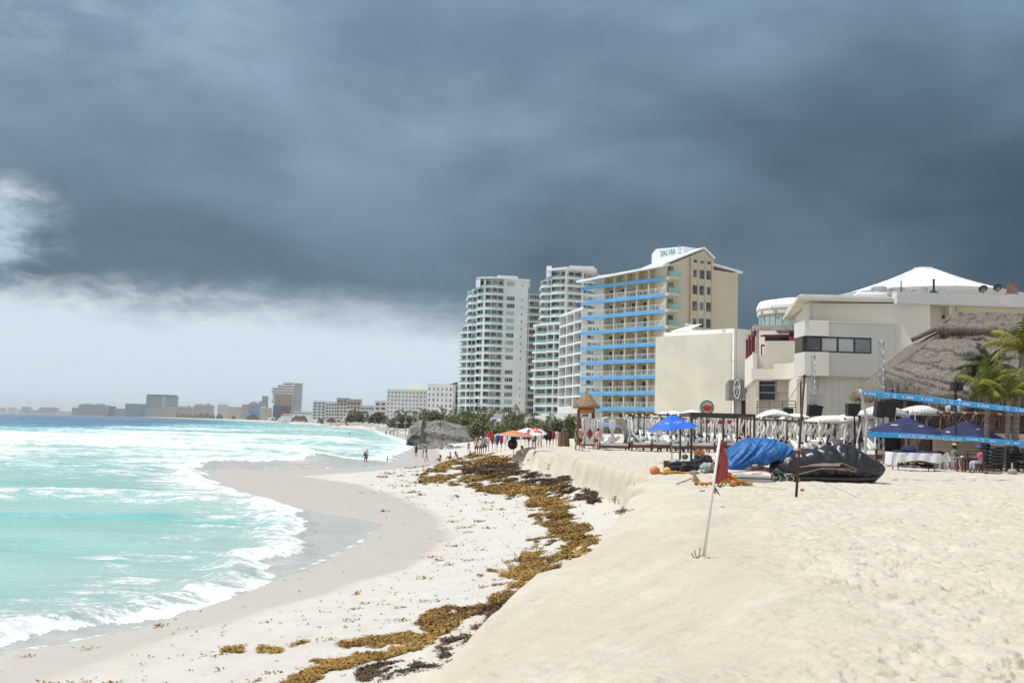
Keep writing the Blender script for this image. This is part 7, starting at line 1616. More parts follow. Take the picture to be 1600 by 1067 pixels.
    q = MB(); q.grid(fh, 40, 28); q.build('hull', hull, t, True)
    q = MB(); pts = [(X(px, Yh), Yh - .52 * min(1, ((px - 1121) / 78 * 2.6)) ** .6 - .008, Z(px, py, Yh - .5)) for px, py in ((1124, 743), (1132, 740.5), (1142, 737.5), (1160, 736), (1178, 735), (1190, 735), (1198, 739))]; q.tube(pts, .016, 6); q.build('red_stripe', mat('red_gelcoat', (.55, .04, .03), .3), t)
    q = MB()
    for i in range(8): px = 1175 + i * 2.0; p = at_y(px, 739.6 - .1 * i, Yh - .52); q.box(p.x, p.x + .026, p.y - .012, p.y, p.z - .030, p.z + .008)
    q.build('hull_lettering', mat('red_gelcoat', ()), t)
    q = MB(); q.box(X(1134, Yh), X(1200, Yh), Yh - .5, Yh + .5, TZ, TZ + .10); q.build('trailer_bed', STEEL, t)
    q = MB(); M = [(1176, .36), (1186, .40), (1195, .34)]
    for px, hh in M: q.ico((X(px, Yh + .2), Yh + .25, TZ + hh), .19, 2, (1.4, 1, .75), .3, px)
    q.build('engine_cowl', mat('dark_brown_vinyl', (.035, .022, .018), .5), t, True)
jets()
# rusty pole with ball, flag, finds on the sand
a = ground(1243, 776); Yp = a.y; b = at_y(1257, 587, Yp + .2); t = thing('rusty_pole', 'tall rusty brown steel pole standing in front of the black covered jet ski', 'pole', a)
q = MB(); q.tube([a + Vector((0, 0, -.3)), a.lerp(b, .5), b], [.036, .033, .030], 10); q.build('shaft', mat('rusty_steel', (.055, .030, .020), .75, .3, 6, col2=(.22, .085, .03), sc3=(1, 1, .35), thr=(.5, .75), bump=.3), t, True)
q = MB(); q.lathe(b, [(.042, -.05), (.046, 0), (.03, .03)], 10); q.build('cap', BLACK, t)
p = a.lerp(b, .39); q = MB(); q.tube([p + Vector((0, 0, -.035)), p + Vector((0, 0, .035))], .043, 10); q.build('orange_band', mat('orange_tape', (.62, .20, .06), .7), t)
q = MB(); c1 = at_y(1195, 655, 60); n = 14; q.tube([b.lerp(c1, i / n) + Vector((0, 0, -.35 * math.sin(math.pi * i / n))) for i in range(n + 1)], .011, 4); tag(q.build('guy_rope', mat('pale_rope', (.30, .28, .24), .9), None, loc=b), 'thin guy rope running from the top of the rusty pole down to the left', 'rope')
p = at_z(1253.5, 768, TZ); q = MB(); q.ico(p + Vector((0, 0, .045)), .055, 3, (1, 1, .9), .1); tag(q.build('red_ball', mat('worn_red_ball', (.36, .12, .10), .7, .15, 8), None, True, loc=p), 'small worn red ball on the sand beside the rusty pole', 'ball')
def redflag():
    a = ground(1099, 874); Y = a.y; k = Y / FPX; b = at_y(1126, 676, Y - .1); t = thing('red_flag', 'white leaning pole with a faded triangular red flag tied to it in the foreground sand', 'flag', a)
    q = MB(); d = (b - a); q.tube([a - d * .12, b], [.0205, .018], 14); q.build('pole', mat('white_pvc', (.70, .70, .69), .35, .03, 3), t, True)
    rf = mat('faded_red_flag', (.30, .028, .026), .8, .15, 2.2, col2=(.36, .06, .05))
    P = lambda px, py, dy=0: at_y(px, py, Y - .05 + dy)
    # flag: hoist from (1124,683) to (1114,757), free edge bulging right to (1139,720)
    hoist = [(1123.5, 684), (1121, 702), (1118.5, 722), (1116.5, 740), (1114.5, 757)]; fly = [(1125.5, 686), (1132, 700), (1137, 716), (1137.5, 735), (1136, 748)]
    def ff(u, v):
        i = np.interp(v, np.linspace(0, 1, 5), [p[0] for p in hoist]); j = np.interp(v, np.linspace(0, 1, 5), [p[1] for p in hoist]); ii = np.interp(v, np.linspace(0, 1, 5), [p[0] for p in fly]); jj = np.interp(v, np.linspace(0, 1, 5), [p[1] for p in fly])
        return P(i + (ii - i) * u, j + (jj - j) * u + 1.5 * math.sin(v * 9) * u, .035 * math.sin(u * 5 + v * 4) * u + .02 * math.sin(u * 12 + v * 9) * u)
    q = MB(); q.grid(ff, 24, 40); q.build('flag_cloth', rf, t, True, solid=.004)
    for k, pts in enumerate((((1122, 692), (1127, 688), (1132, 692), (1134, 700)), ((1121, 690), (1125, 687), (1129, 689)), ((1113, 757), (1118, 764), (1122, 770), (1125, 774)), ((1114, 756), (1116, 766), (1118, 771)), ((1136, 744), (1142, 747), (1147, 746)), ((1137, 738), (1141, 741), (1140, 746)), ((1116, 725), (1112, 728), (1109, 736)), ((1119, 722), (1115, 724), (1113, 722)))):
        q = MB(); pp = [P(x, y, -.01 + .012 * i) for i, (x, y) in enumerate(pts)]; q.tube(pp, [.008, .014, .010, .004][:len(pp)], 5); q.build('tie_strip', rf, t, True)
    for py, px in ((691, 1123), (723.5, 1119), (756.5, 1114.5)):
        p = P(px, py, 0); q = MB(); q.tube([p - d.normalized() * .012, p + d.normalized() * .012], .024, 12); q.build('knot', rf, t, True)
    # heap of sand and broken bits at the foot
    q = MB(); q.grid(lambda u, v: (a.x - .02 + .24 * v * math.cos(u * 6.2832) * (1 + .2 * math.sin(u * 19)), a.y - .02 + .17 * v * math.sin(u * 6.2832), a.z - .012 + .07 * (1 - v) ** 1.2 + .018 * mnoise.noise(Vector((u * 6, v * 4, 2)))), 32, 10); q.build('sand_heap', bpy.data.materials['sand'], t, True)
    q = MB()
    for dx, hh, tl in ((-.10, .12, -.2), (-.07, .15, .15), (-.125, .08, -.5)): p = a + Vector((dx, -.03, .01)); q.bar(p, p + Vector((hh * tl, 0, hh)), .034, .016)
    q.build('shell_shards', mat('bleached_shard', (.46, .42, .35), .9), t)
redflag()
for px, py, s, lb, c in ((1150, 877, .05, 'small dark twig lying on the sand right of the flag pole', (.08, .06, .045)), (1098, 767, .06, 'small dark pebble on the sand near the yellow net heap', (.07, .06, .05)), (1129, 792, .03, 'little dark scrap on the sand halfway between flag pole and rusty pole', (.10, .08, .06)), (1240, 822, .04, 'brown leaf scrap lying low right of the rusty pole foot', (.20, .15, .09))):
    p = ground(px, py); q = MB(); q.ico(p, s, 2, (1.4, .9, .35), .8, px); tag(q.build('beach_scrap', mat('scrap_%d' % px, c, .9), None, True, loc=p), lb, 'scrap')
# weathered rag on a stick
def broom():
    t0 = ground(1057, 757); t1 = ground(1082, 752); t = thing('straw_broom', 'thin stick ending in a frayed tan straw head on the dune edge', 'broom', t1)
    q = MB(); q.tube([t0 + Vector((0, 0, .02)), t1 + Vector((0, 0, .10))], .014, 6); q.build('stick', WOODP, t)
    q = MB(); c = ground(1088, 754); rnd = random.Random(1)
    for i in range(90): e = c + Vector((rnd.uniform(-.16, .16), rnd.uniform(-.1, .1), -.01)); s = c + Vector((-.06 + rnd.uniform(-.03, .03), 0, .24 + rnd.uniform(-.03, .05))); q.bar(s, e, .012)
    q.build('straw_head', mat('tan_straw', (.42, .36, .24), .9), t)
broom()
YR_ = mat('yellow_rope', (.62, .36, .05), .85, .2, 5); ORF = mat('orange_float', (.58, .17, .07), .6)
def ropeheap(px0, px1, py, lab, seed, fl=(), wid=.25, hump=.0, n=10):
    a = at_z(px0, py, TZ); b = at_z(px1, py, TZ); rnd = random.Random(seed); t = thing('rope_heap', lab, 'rope', (a + b) / 2); q = MB()
    for k in range(n):
        pts = [];
        for i in range(26):
            s = i / 25; e = a.lerp(b, s); hh = hump * math.exp(-((s - .55) / .22) ** 2); pts.append(e + Vector((rnd.uniform(-.09, .09), rnd.uniform(-wid, wid), .03 + rnd.random() * (.05 + hh))))
        q.tube(pts, .017, 5)
    q.build('tangled_line', YR_, t, True)
    for i, (px, py2, r_, m) in enumerate(fl):
        p = at_z(px, py2, TZ); q = MB(); q.ico(p + Vector((0, 0, r_ * .8)), r_, 3, (1.1, 1, .95), .1, i); q.build('float', m, t, True)
    return t
REDR = mat('red_rope_binding', (.36, .07, .05), .8)
ropeheap(1027, 1075, 741, 'yellow rope heap with an orange buoy under the blue parasol', 1, ((1023, 741, .17, ORF), (1042, 739, .13, mat('yellow_float', (.60, .40, .10), .6)), (1056, 741, .08, ORF), (1068, 741, .06, REDR)), .22, .05, 8)
ropeheap(1092, 1172, 758, 'yellow net heap with red bound ends right of the flag pole', 2, ((1088, 758, .06, REDR), (1097, 758, .06, REDR), (1104, 758, .055, REDR), (1146, 759, .10, ORF), (1153, 758, .08, ORF)), .20, .30, 13)
q = MB(); q.tube([at_z(px, py, TZ) + Vector((0, 0, .01)) for px, py in ((1172, 760), (1200, 762), (1225, 765), (1250, 766), (1290, 764))], .008, 4); tag(q.build('yellow_line', YR_, None, loc=at_z(1172, 760, TZ)), 'single yellow line trailing over the sand towards the red ball', 'rope')
p = at_z(1084, 742, TZ); q = MB(); q.ico(p + Vector((0, 0, .06)), .15, 3, (1.4, .9, .6), .8, 4); tag(q.build('cloth_bag', mat('pinkish_bag_cloth', (.42, .27, .22), .9), None, True, loc=p), 'crumpled pinkish cloth bag in front of the black bags', 'bag')
for px, py, r_, sc, c, lb in ((1066, 734, .44, (1.25, .8, .55), (.018, .020, .026), 'large black bag slumped under the blue parasol'), (1098, 730, .40, (1.1, .8, .85), (.015, .015, .018), 'tall black bag heap left of the red flag'), (1107, 734, .30, (1.1, .7, .70), (.30, .42, .38), 'pale green and white plastic sack beside the flag pole'), (1052, 728, .28, (1.2, .8, .8), (.36, .40, .44), 'greyish pink backpack beside the blue parasol pole'), (1120, 728, .22, (1, .8, .8), (.06, .20, .42), 'small blue bag behind the red flag')):
    p = at_z(px, py + 4, TZ); q = MB(); q.ico(p + Vector((0, 0, r_ * sc[2] * .75)), r_, 4, sc, .55, int(px)); q.v = [(v[0], v[1], max(v[2], TZ - .02)) for v in q.v]; tag(q.build('bag', mat('bag_%d' % px, c, .6, .25, 3, bump=.5), None, True, loc=p), lb, 'bag', 'bags heaped near the blue parasol')
p = at_z(1041, 732, TZ); q = MB(); q.box(p.x - .10, p.x + .10, p.y - .12, p.y + .12, TZ, TZ + .30); t = thing('small_crate', 'small dark brown crate left of the blue parasol pole', 'crate', p); q.build('box', WOODP, t); q = MB(); q.box(p.x - .11, p.x + .11, p.y - .13, p.y + .13, TZ + .30, TZ + .33); q.build('lid', WOODP, t)
p = at_z(1070, 728, TZ) ; p = Vector((p.x, p.y, TZ + .42)); q = MB(); q.ico(p, .145, 3, (1.05, 1, .9), .05); tag(q.build('watermelon', mat('green_melon_rind', (.075, .095, .025), .5, .25, 6), None, True, loc=p), 'green melon resting on top of the black bag', 'melon')
def lifevest():
    p = at_z(1092, 726, TZ); t = thing('red_bucket', 'dark red bucket with white markings holding two orange gourds', 'bucket', p); q = MB(); q.lathe(p, [(.20, 0), (.24, .42), (.25, .46), (.20, .46)], 20); q.build('bucket', mat('dark_red_plastic', (.20, .02, .02), .5), t, True)
    q = MB()
    for i in range(5): a = -2.2 + i * .32; q.bar(p + Vector((.232 * math.cos(a), .232 * math.sin(a), .30)), p + Vector((.240 * math.cos(a + .15), .24 * math.sin(a + .15), .38)), .016)
    q.build('white_marks', wl, t)
    for dx in (-.12, .13):
        q = MB(); q.ico(p + Vector((dx, -.02, .58)), .145, 3, (1, 1, .95), .06, dx); tag(q.build('orange_gourd', mat('orange_gourd_skin', (.58, .24, .03), .5, .15, 6), None, True, loc=p + Vector((dx, -.02, .45))), ('left' if dx < 0 else 'right') + ' one of two orange gourds on the dark red bucket', 'gourd')
lifevest()
# ------------------------------------------------------------------ volleyball net
def net():
    Y0, Y1 = 37.0, 39.5; t = thing('volleyball_net', 'volleyball net with two bright blue printed bands on a slanted whitish post', 'net', (X(1357, Y0), Y0, GL))
    band = mat('net_band_blue', (.045, .36, .74), .6, .04, .6); yy = lambda px: Y0 + (Y1 - Y0) * (px - 1350) / 250
    P = lambda px, py, dy=0: at_y(px, py, yy(px) + dy)
    def strip(x0, tops, bots, nm):
        def f(u, v):
            px = x0 + (1660 - x0) * u; xs_ = [x0, 1430, 1520, 1600, 1660]; return P(px, np.interp(px, xs_, tops) * (1 - v) + np.interp(px, xs_, bots) * v, .03 * math.sin(px * .05))
        q = MB(); q.grid(f, 60, 3); return q.build(nm, band, t, True, solid=.012), f
    b1, f1 = strip(1344, [609.5, 617, 628, 637.5, 645], [617.5, 626.5, 636.5, 645.5, 653], 'top_band'); b2, f2 = strip(1353, [674, 677.5, 682.5, 689, 694], [682.5, 685, 690, 697.5, 702.5], 'bottom_band')
    q = MB(); q.tube([P(1344, 608), P(1347, 620), P(1352, 645), P(1355, 660), P(1353, 680), P(1352, 706, 0), Vector((*P(1352, 706).xy, GL - .2))], [.055, .05, .05, .045, .05, .05, .05], 8); q.build('post', mat('whitish_padding', (.50, .48, .44), .85, .12, 5, bump=.4), t, True)
    # mesh
    q = MB(); n = 62
    for i in range(1, n):
        px = 1350 + 310 * i / n; a = P(px, np.interp(px, [1344, 1430, 1520, 1600, 1660], [617.5, 626.5, 636.5, 645.5, 653])); b = P(px, np.interp(px, [1353, 1430, 1520, 1600, 1660], [674, 677.5, 682.5, 689, 694])); q.bar(a, b, .006)
    for k in range(1, 12):
        f = k / 12; pts = [P(px, (np.interp(px, [1344, 1430, 1520, 1600, 1660], [617.5, 626.5, 636.5, 645.5, 653])) * (1 - f) + f * np.interp(px, [1353, 1430, 1520, 1600, 1660], [674, 677.5, 682.5, 689, 694])) for px in (1354, 1400, 1430, 1480, 1520, 1560, 1600, 1660)]
        for u, v in zip(pts[:-1], pts[1:]): q.bar(u, v, .006)
    q.build('mesh', mat('dark_net_cord', (.10, .09, .09), .9), t)
    q = MB()
    for (u, v) in (((1349, 680), (1300, 690)), ((1349, 678), (1362, 700))): q.bar(P(*u), P(*v), .012)
    q.build('tie_ropes', mat('pale_rope', ()), t)
    # lettering
    wp = mat('white_band_print', (.78, .83, .88), .6)
    def onb(px, py): return P(px, py, -.045 + .03 * math.sin(px * .05))
    def put(txt, px0, py0, px1, py1, hpx, nm, par):
        a = onb(px0, py0); b = onb(px1, py1); sz = hpx * a.y / FPX; o = text_mesh(nm, txt, wp, par, a, b - a, (0, 0, 1), sz * 1.38, .002, 1.0)
        w_ = max(v.co.x for v in o.data.vertices) - min(v.co.x for v in o.data.vertices); need = (b - a).x; xm = min(v.co.x for v in o.data.vertices)
        r_ = (b - a).normalized(); o0 = wloc(par)
        for v in o.data.vertices:
            q_ = v.co + o0 - a; s = q_.dot(r_); rest = q_ - r_ * s; v.co = a + r_ * s * (b - a).length / (w_ / max(r_.x, .01)) + rest - o0
    put('BEACH ALL DAY,', 1404, 683.4, 1448, 685.4, 5.2, 'lettering', b2); put('PARTY ALL NIGHT', 1450.5, 685.6, 1503, 689.8, 5.2, 'lettering', b2)
    q = MB()
    for k in range(9):          # small logos: dots and word-like bars along the bands
        px = 1352 + k * 29.5; base = lambda x: np.interp(x, [1344, 1430, 1520, 1600, 1660], [613.5, 622, 632.3, 641.7, 649])
        if k % 3 == 0 or k % 3 == 2:
            c = onb(px, base(px)); q.ico(c, .045, 1, (1, .1, 1))
            for j in range(6): u = onb(px + 4 + j * 2.1, base(px + 4 + j * 2.1)); q.box(u.x, u.x + .036, u.y - .004, u.y, u.z - .032, u.z + .022 + .016 * (j % 2))
        else:
            c = onb(px + 4, base(px + 4)); pts = [c + Vector((.085 * math.cos(a), 0, .05 * math.sin(a))) for a in np.linspace(0, 6.28, 13)]; q.tube(pts, .010, 4); c = onb(px + 16, base(px + 16)); pts = [c + Vector((.06 * math.cos(a), 0, .06 * math.sin(a))) for a in np.linspace(0, 6.28, 11)]; q.tube(pts, .011, 4); q.ico(c, .025, 1, (1, .2, 1))
    q.build('lettering', wp, b1)
    q = MB(); base = lambda x: np.interp(x, [1353, 1430, 1520, 1600, 1660], [678.5, 681.3, 686.3, 693.3, 698.5])
    for px, kd in ((1510, 1), (1519, 1), (1535, 0), (1546, 2), (1574, 0), (1584, 1)):
        c = onb(px, base(px))
        if kd == 0: pts = [c + Vector((.06 * math.cos(a), 0, .055 * math.sin(a))) for a in np.linspace(0, 6.28, 11)]; q.tube(pts, .011, 4)
        else:
            for j in range(5): u = onb(px + j * 2.0, base(px + j * 2.0)); q.box(u.x, u.x + .034, u.y - .004, u.y, u.z - .03, u.z + .02 + .014 * (j % 2))
    q.build('lettering', wp, b2)
net()
# ------------------------------------------------------------------ right hand beach furniture
def massage_table():
    a = at_z(1390, 734, TZ); b = at_z(1463, 732, TZ); Y = a.y; x0, x1 = X(1391, Y), X(1463, Y); zt = Z(1425, 707.5, Y); t = thing('massage_table', 'long folding table draped in white cloth with navy towels under the left navy parasol', 'table', ((x0 + x1) / 2, Y, TZ))
    zb = zt - .42
    q = MB()
    def f(u, v):
        x = x0 - .06 + (x1 - x0 + .12) * u; dr = (.55 if u < .10 else .40) + .05 * math.sin(u * 9); y = Y - .42 - .05 * v + .03 * math.sin(u * 26 + v); return (x, y, zt + .005 - (dr + .10 * (u < .08)) * v)
    q.grid(f, 60, 10); q.grid(lambda u, v: (x0 - .06 - .05 * v + .0 * u, Y - .42 + .9 * u, zt + .005 - .62 * v), 10, 8); q.grid(lambda u, v: (x1 + .06 + .03 * v, Y - .42 + .9 * u, zt + .005 - .45 * v), 10, 8); q.grid(lambda u, v: (x0 - .06 + (x1 - x0 + .12) * u, Y - .42 + .9 * v, zt + .006), 10, 4); q.build('white_cloth', DRAPE, t, True, solid=.01)
    q = MB(); q.box(x0, x1, Y - .38, Y + .44, zt - .06, zt - .01); q.build('tabletop', STEEL, t)
    for u, e in ((x0 + .35, -.12), (x1 - .35, .12)):
        for dy in (-.3, .35): q = MB(); q.bar((u, Y + dy, zt - .06), (u + e, Y + dy, TZ - .02), .035); q.build('leg', BLACK, t)
    q = MB(); q.grid(lambda u, v: (x0 + .12 + (x1 - x0 - .2) * u, Y - .40 + .8 * v, zt + .03 + .05 * math.sin(v * 3.14) + .02 * math.sin(u * 20)), 30, 8); q.build('navy_runner', NAVYC, t, True, solid=.03)
    q = MB(); q.ico((x0 + .85, Y, zt + .16), .34, 3, (1.1, .8, .55), .4, 3); tag(q.build('navy_cushion', NAVYC, None, True, loc=(x0 + .85, Y, zt + .02)), 'navy cushion heaped on the draped massage table', 'cushion')
    q = MB(); q.ico((x1 + .02, Y - .1, zt + .04), .22, 3, (1.4, .8, .5), .5, 5); tag(q.build('black_towel', C_['black'], None, True, loc=(x1, Y, zt)), 'black towel hanging over the right end of the massage table', 'towel')
massage_table()
PLW = mat('white_chair_plastic', (.60, .60, .60), .5, .05, 3)
def plastic_chair(L, rz, lab, m=PLW):
    t = thing('plastic_chair', lab, 'chair', L); q = MB(); q.box(-.22, .22, -.22, .22, .42, .455); M = lambda q_: q_
    parts = [('seat', q)]
    for sx_ in (-1, 1):
        for sy_ in (-1, 1): q = MB(); q.bar((sx_ * .20, sy_ * .20, .42), (sx_ * .24, sy_ * .25, -.02), .045); parts.append(('leg', q))
        q = MB(); q.tube([(sx_ * .25, .20, .42), (sx_ * .27, .18, .64), (sx_ * .27, -.15, .66), (sx_ * .24, -.24, .60)], .022, 6); parts.append(('armrest', q))
    q = MB(); q.grid(lambda u, v: ((u - .5) * .46 * (1 - .15 * v), -.22 - .14 * v - .04 * math.cos((u - .5) * 3), .45 + .42 * v), 8, 8)
    parts.append(('backrest', q)); o0 = Vector(L)
    for nm, q in parts: q.v = [(v[0] + L[0], v[1] + L[1], v[2] + L[2]) for v in q.v]; q.build(nm, m, t, False, solid=.012 if nm == 'backrest' else 0)
    t.rotation_euler = (0, 0, rz); return t
L = at_z(1489, 735, TZ); plastic_chair(L, R(-80), 'white plastic chair holding the woman in the sun hat')
L0 = at_z(1479, 735, TZ); plastic_chair(L0, R(-55), 'empty white plastic chair at the right end of the massage table')
person(L + Vector((.02, 0, 0)), R(-82), 'woman in a sage green top and straw sun hat sitting at the wooden table', 'chair', 1.66, SKIND, top=C_['sage'], bottom=C_['lilac'], legs=.9, sleeves=.9, arms='work', hat=C_['khaki'], female=True, bun=True, seed=90)
def wood_table():
    a = at_z(1499, 737, TZ); b = at_z(1528, 737, TZ); Y = a.y + .15; x0, x1 = X(1498, Y), X(1527, Y); zt = Z(1512, 716, Y); t = thing('wooden_table', 'low reddish wooden table between the woman in the sun hat and the pink top', 'table', ((x0 + x1) / 2, Y, TZ))
    q = MB(); q.box(x0, x1, Y - .3, Y + .3, zt - .05, zt); q.build('tabletop', WOODR, t)
    for x_ in (x0 + .04, x0 + .42, x1 - .04):
        for dy in (-.27, .27): q = MB(); q.box(x_ - .035, x_ + .035, Y + dy - .035, Y + dy + .035, TZ, zt - .05); q.build('leg', WOODR, t)
    q = MB(); q.box(x0, x1, Y - .30, Y - .24, TZ + .10, TZ + .17); q.build('stretcher', WOODR, t)
    q = MB(); p = at_y(1520, 729, Y); q.ico((x1 - .10, Y - .34, TZ + .30), .20, 3, (.55, .4, 1.25), .3); tag(q.build('yellow_bag', mat('olive_yellow_bag', (.30, .27, .02), .8), None, True, loc=(x1 - .1, Y - .34, TZ + .05)), 'olive yellow bag hanging at the right end of the wooden table', 'bag')
    q = MB(); q.lathe((x0 + .15, Y, zt), [(.07, 0), (.09, .08), (.06, .10), (.03, .12)], 12); tag(q.build('bowl', PLW, None, True, loc=(x0 + .15, Y, zt)), 'small pale bowl on the left end of the wooden table', 'bowl')
    for px, w_, h_, lb in ((1517, .55, .22, 'dark bundle of clothes on the bench behind the wooden table'),):
        p = at_z(px, 731, TZ) ; p = Vector((p.x, Y + 1.3, zt + .12)); q = MB(); q.ico(p, w_, 3, (1.2, .5, .36), .5, 9); tag(q.build('clothes_bundle', C_['black'], None, True, loc=p), lb, 'clothes')
        q = MB(); t = thing('bench', 'grey low bench behind the wooden table carrying the dark bundle', 'bench', (p.x, p.y, TZ)); q.box(p.x - .8, p.x + .7, p.y - .25, p.y + .25, zt - .16, zt - .06); q.build('seat', GREYB, t)
        for dx in (-.7, .6): q = MB(); q.box(p.x + dx - .04, p.x + dx + .04, p.y - .2, p.y + .2, TZ, zt - .16); q.build('leg', GREYB, t)
wood_table()
L = at_z(1533, 739, TZ); person(L, R(88), 'person in a hot pink top and white trousers sitting beside the stacked loungers', 'chair', 1.62, SKIND, top=C_['hotpink'], bottom=C_['lilac'], legs=.95, arms='work', female=True, hat=C_['blue'], seed=91, seat=.42)
q = MB(); t = thing('wooden_stool', 'small wooden stool beneath the person in the hot pink top', 'stool', L); q.box(L.x - .18, L.x + .18, L.y - .18, L.y + .18, TZ + .36, TZ + .41); q.build('seat', WOODR, t)
for sx_ in (-1, 1):
    for sy_ in (-1, 1): q = MB(); q.bar((L.x + sx_ * .15, L.y + sy_ * .15, TZ), (L.x + sx_ * .15, L.y + sy_ * .15, TZ + .36), .035); q.build('leg', WOODR, t)
def loungers():
    bl = mat('black_resin', (.020, .024, .022), .4, .2, 3, spec=.6); pr = thing('stacked_lounger', 'x', 'sun lounger', (0, 0, 0)); 
    q = MB(); 
    for y_ in (-.32, .32): q.tube([(-.95, y_, .20), (-.5, y_, .27), (.2, y_, .26), (.95, y_, .22)], .028, 6)
    q.build('side_rail', bl, pr, True)
    q = MB()
    for i in range(17): x_ = -.9 + i * .112; q.box(x_, x_ + .085, -.30, .30, .235 + .03 * math.sin(i * .22), .25 + .03 * math.sin(i * .22))
    q.build('slats', bl, pr)
    for x_, y_ in ((-.7, -.32), (-.7, .32), (.75, -.32), (.75, .32)): q = MB(); q.tube([(x_, y_, .24), (x_ * 1.08, y_, .0)], .022, 6); q.build('leg', bl, pr)
    q = MB(); q.grid(lambda u, v: (-.92 + .1 * math.cos(u * 3.14) - .05, -.3 + .6 * v, .25 + .28 * u), 5, 8); q.build('headrest', bl, pr, True, solid=.02)
    names = ['bottom', 'second', 'third', 'fourth', 'fifth', 'sixth', 'seventh', 'eighth']
    for s, (px, py, ang) in enumerate(((1569, 738, .10), (1618, 738, -.08))):
        base = at_z(px, py, TZ); n = 8 if s == 0 else 7
        for k in range(n): dup(pr, base + Vector((.02 * (k % 3), .02 * (k % 2), .138 * k)), ang + .03 * (k % 2), '%s lounger from the ground in the %s black stack at the right edge' % (names[k], 'left' if s == 0 else 'right'), 'black loungers stacked at the right edge')
    base = at_z(1545, 739, TZ)
    for k in range(6): dup(pr, base + Vector((0, .35, .15 * k)), math.pi / 2 + .1 + .04 * k, '%s lounger from the ground in the end-on black stack beside the pink top' % names[k], 'black loungers stacked at the right edge')
    for ch in list(pr.children): bpy.data.objects.remove(ch)
    bpy.data.objects.remove(pr)
loungers()
p = at_z(1582, 741, TZ); t = thing('umbrella_base', 'round pinkish concrete umbrella base with a short white tube, at the right edge', 'umbrella base', p)
q = MB(); q.lathe(p, [(.16, 0), (.20, .05), (.20, .17), (.15, .24), (.03, .26)], 20); q.build('concrete_base', mat('pinkish_concrete', (.36, .27, .23), .9, .1, 4), t, True); q = MB(); q.tube([p + Vector((0, 0, .2)), p + Vector((-.02, 0, .52))], .028, 8); q.build('tube', PLW, t)
p2 = p + Vector((.5, .25, .05)); q = MB(); q.grid(lambda u, v: (p.x - .9 + 1.9 * u, p.y + .15 + .35 * v, TZ + .05 + .06 * math.sin(u * 3.1)), 20, 4); tag(q.build('pale_board', mat('pale_board', (.50, .45, .36), .8), None, True, loc=(p.x, p.y + .3, TZ), solid=.03), 'pale board lying behind the round umbrella base', 'board')
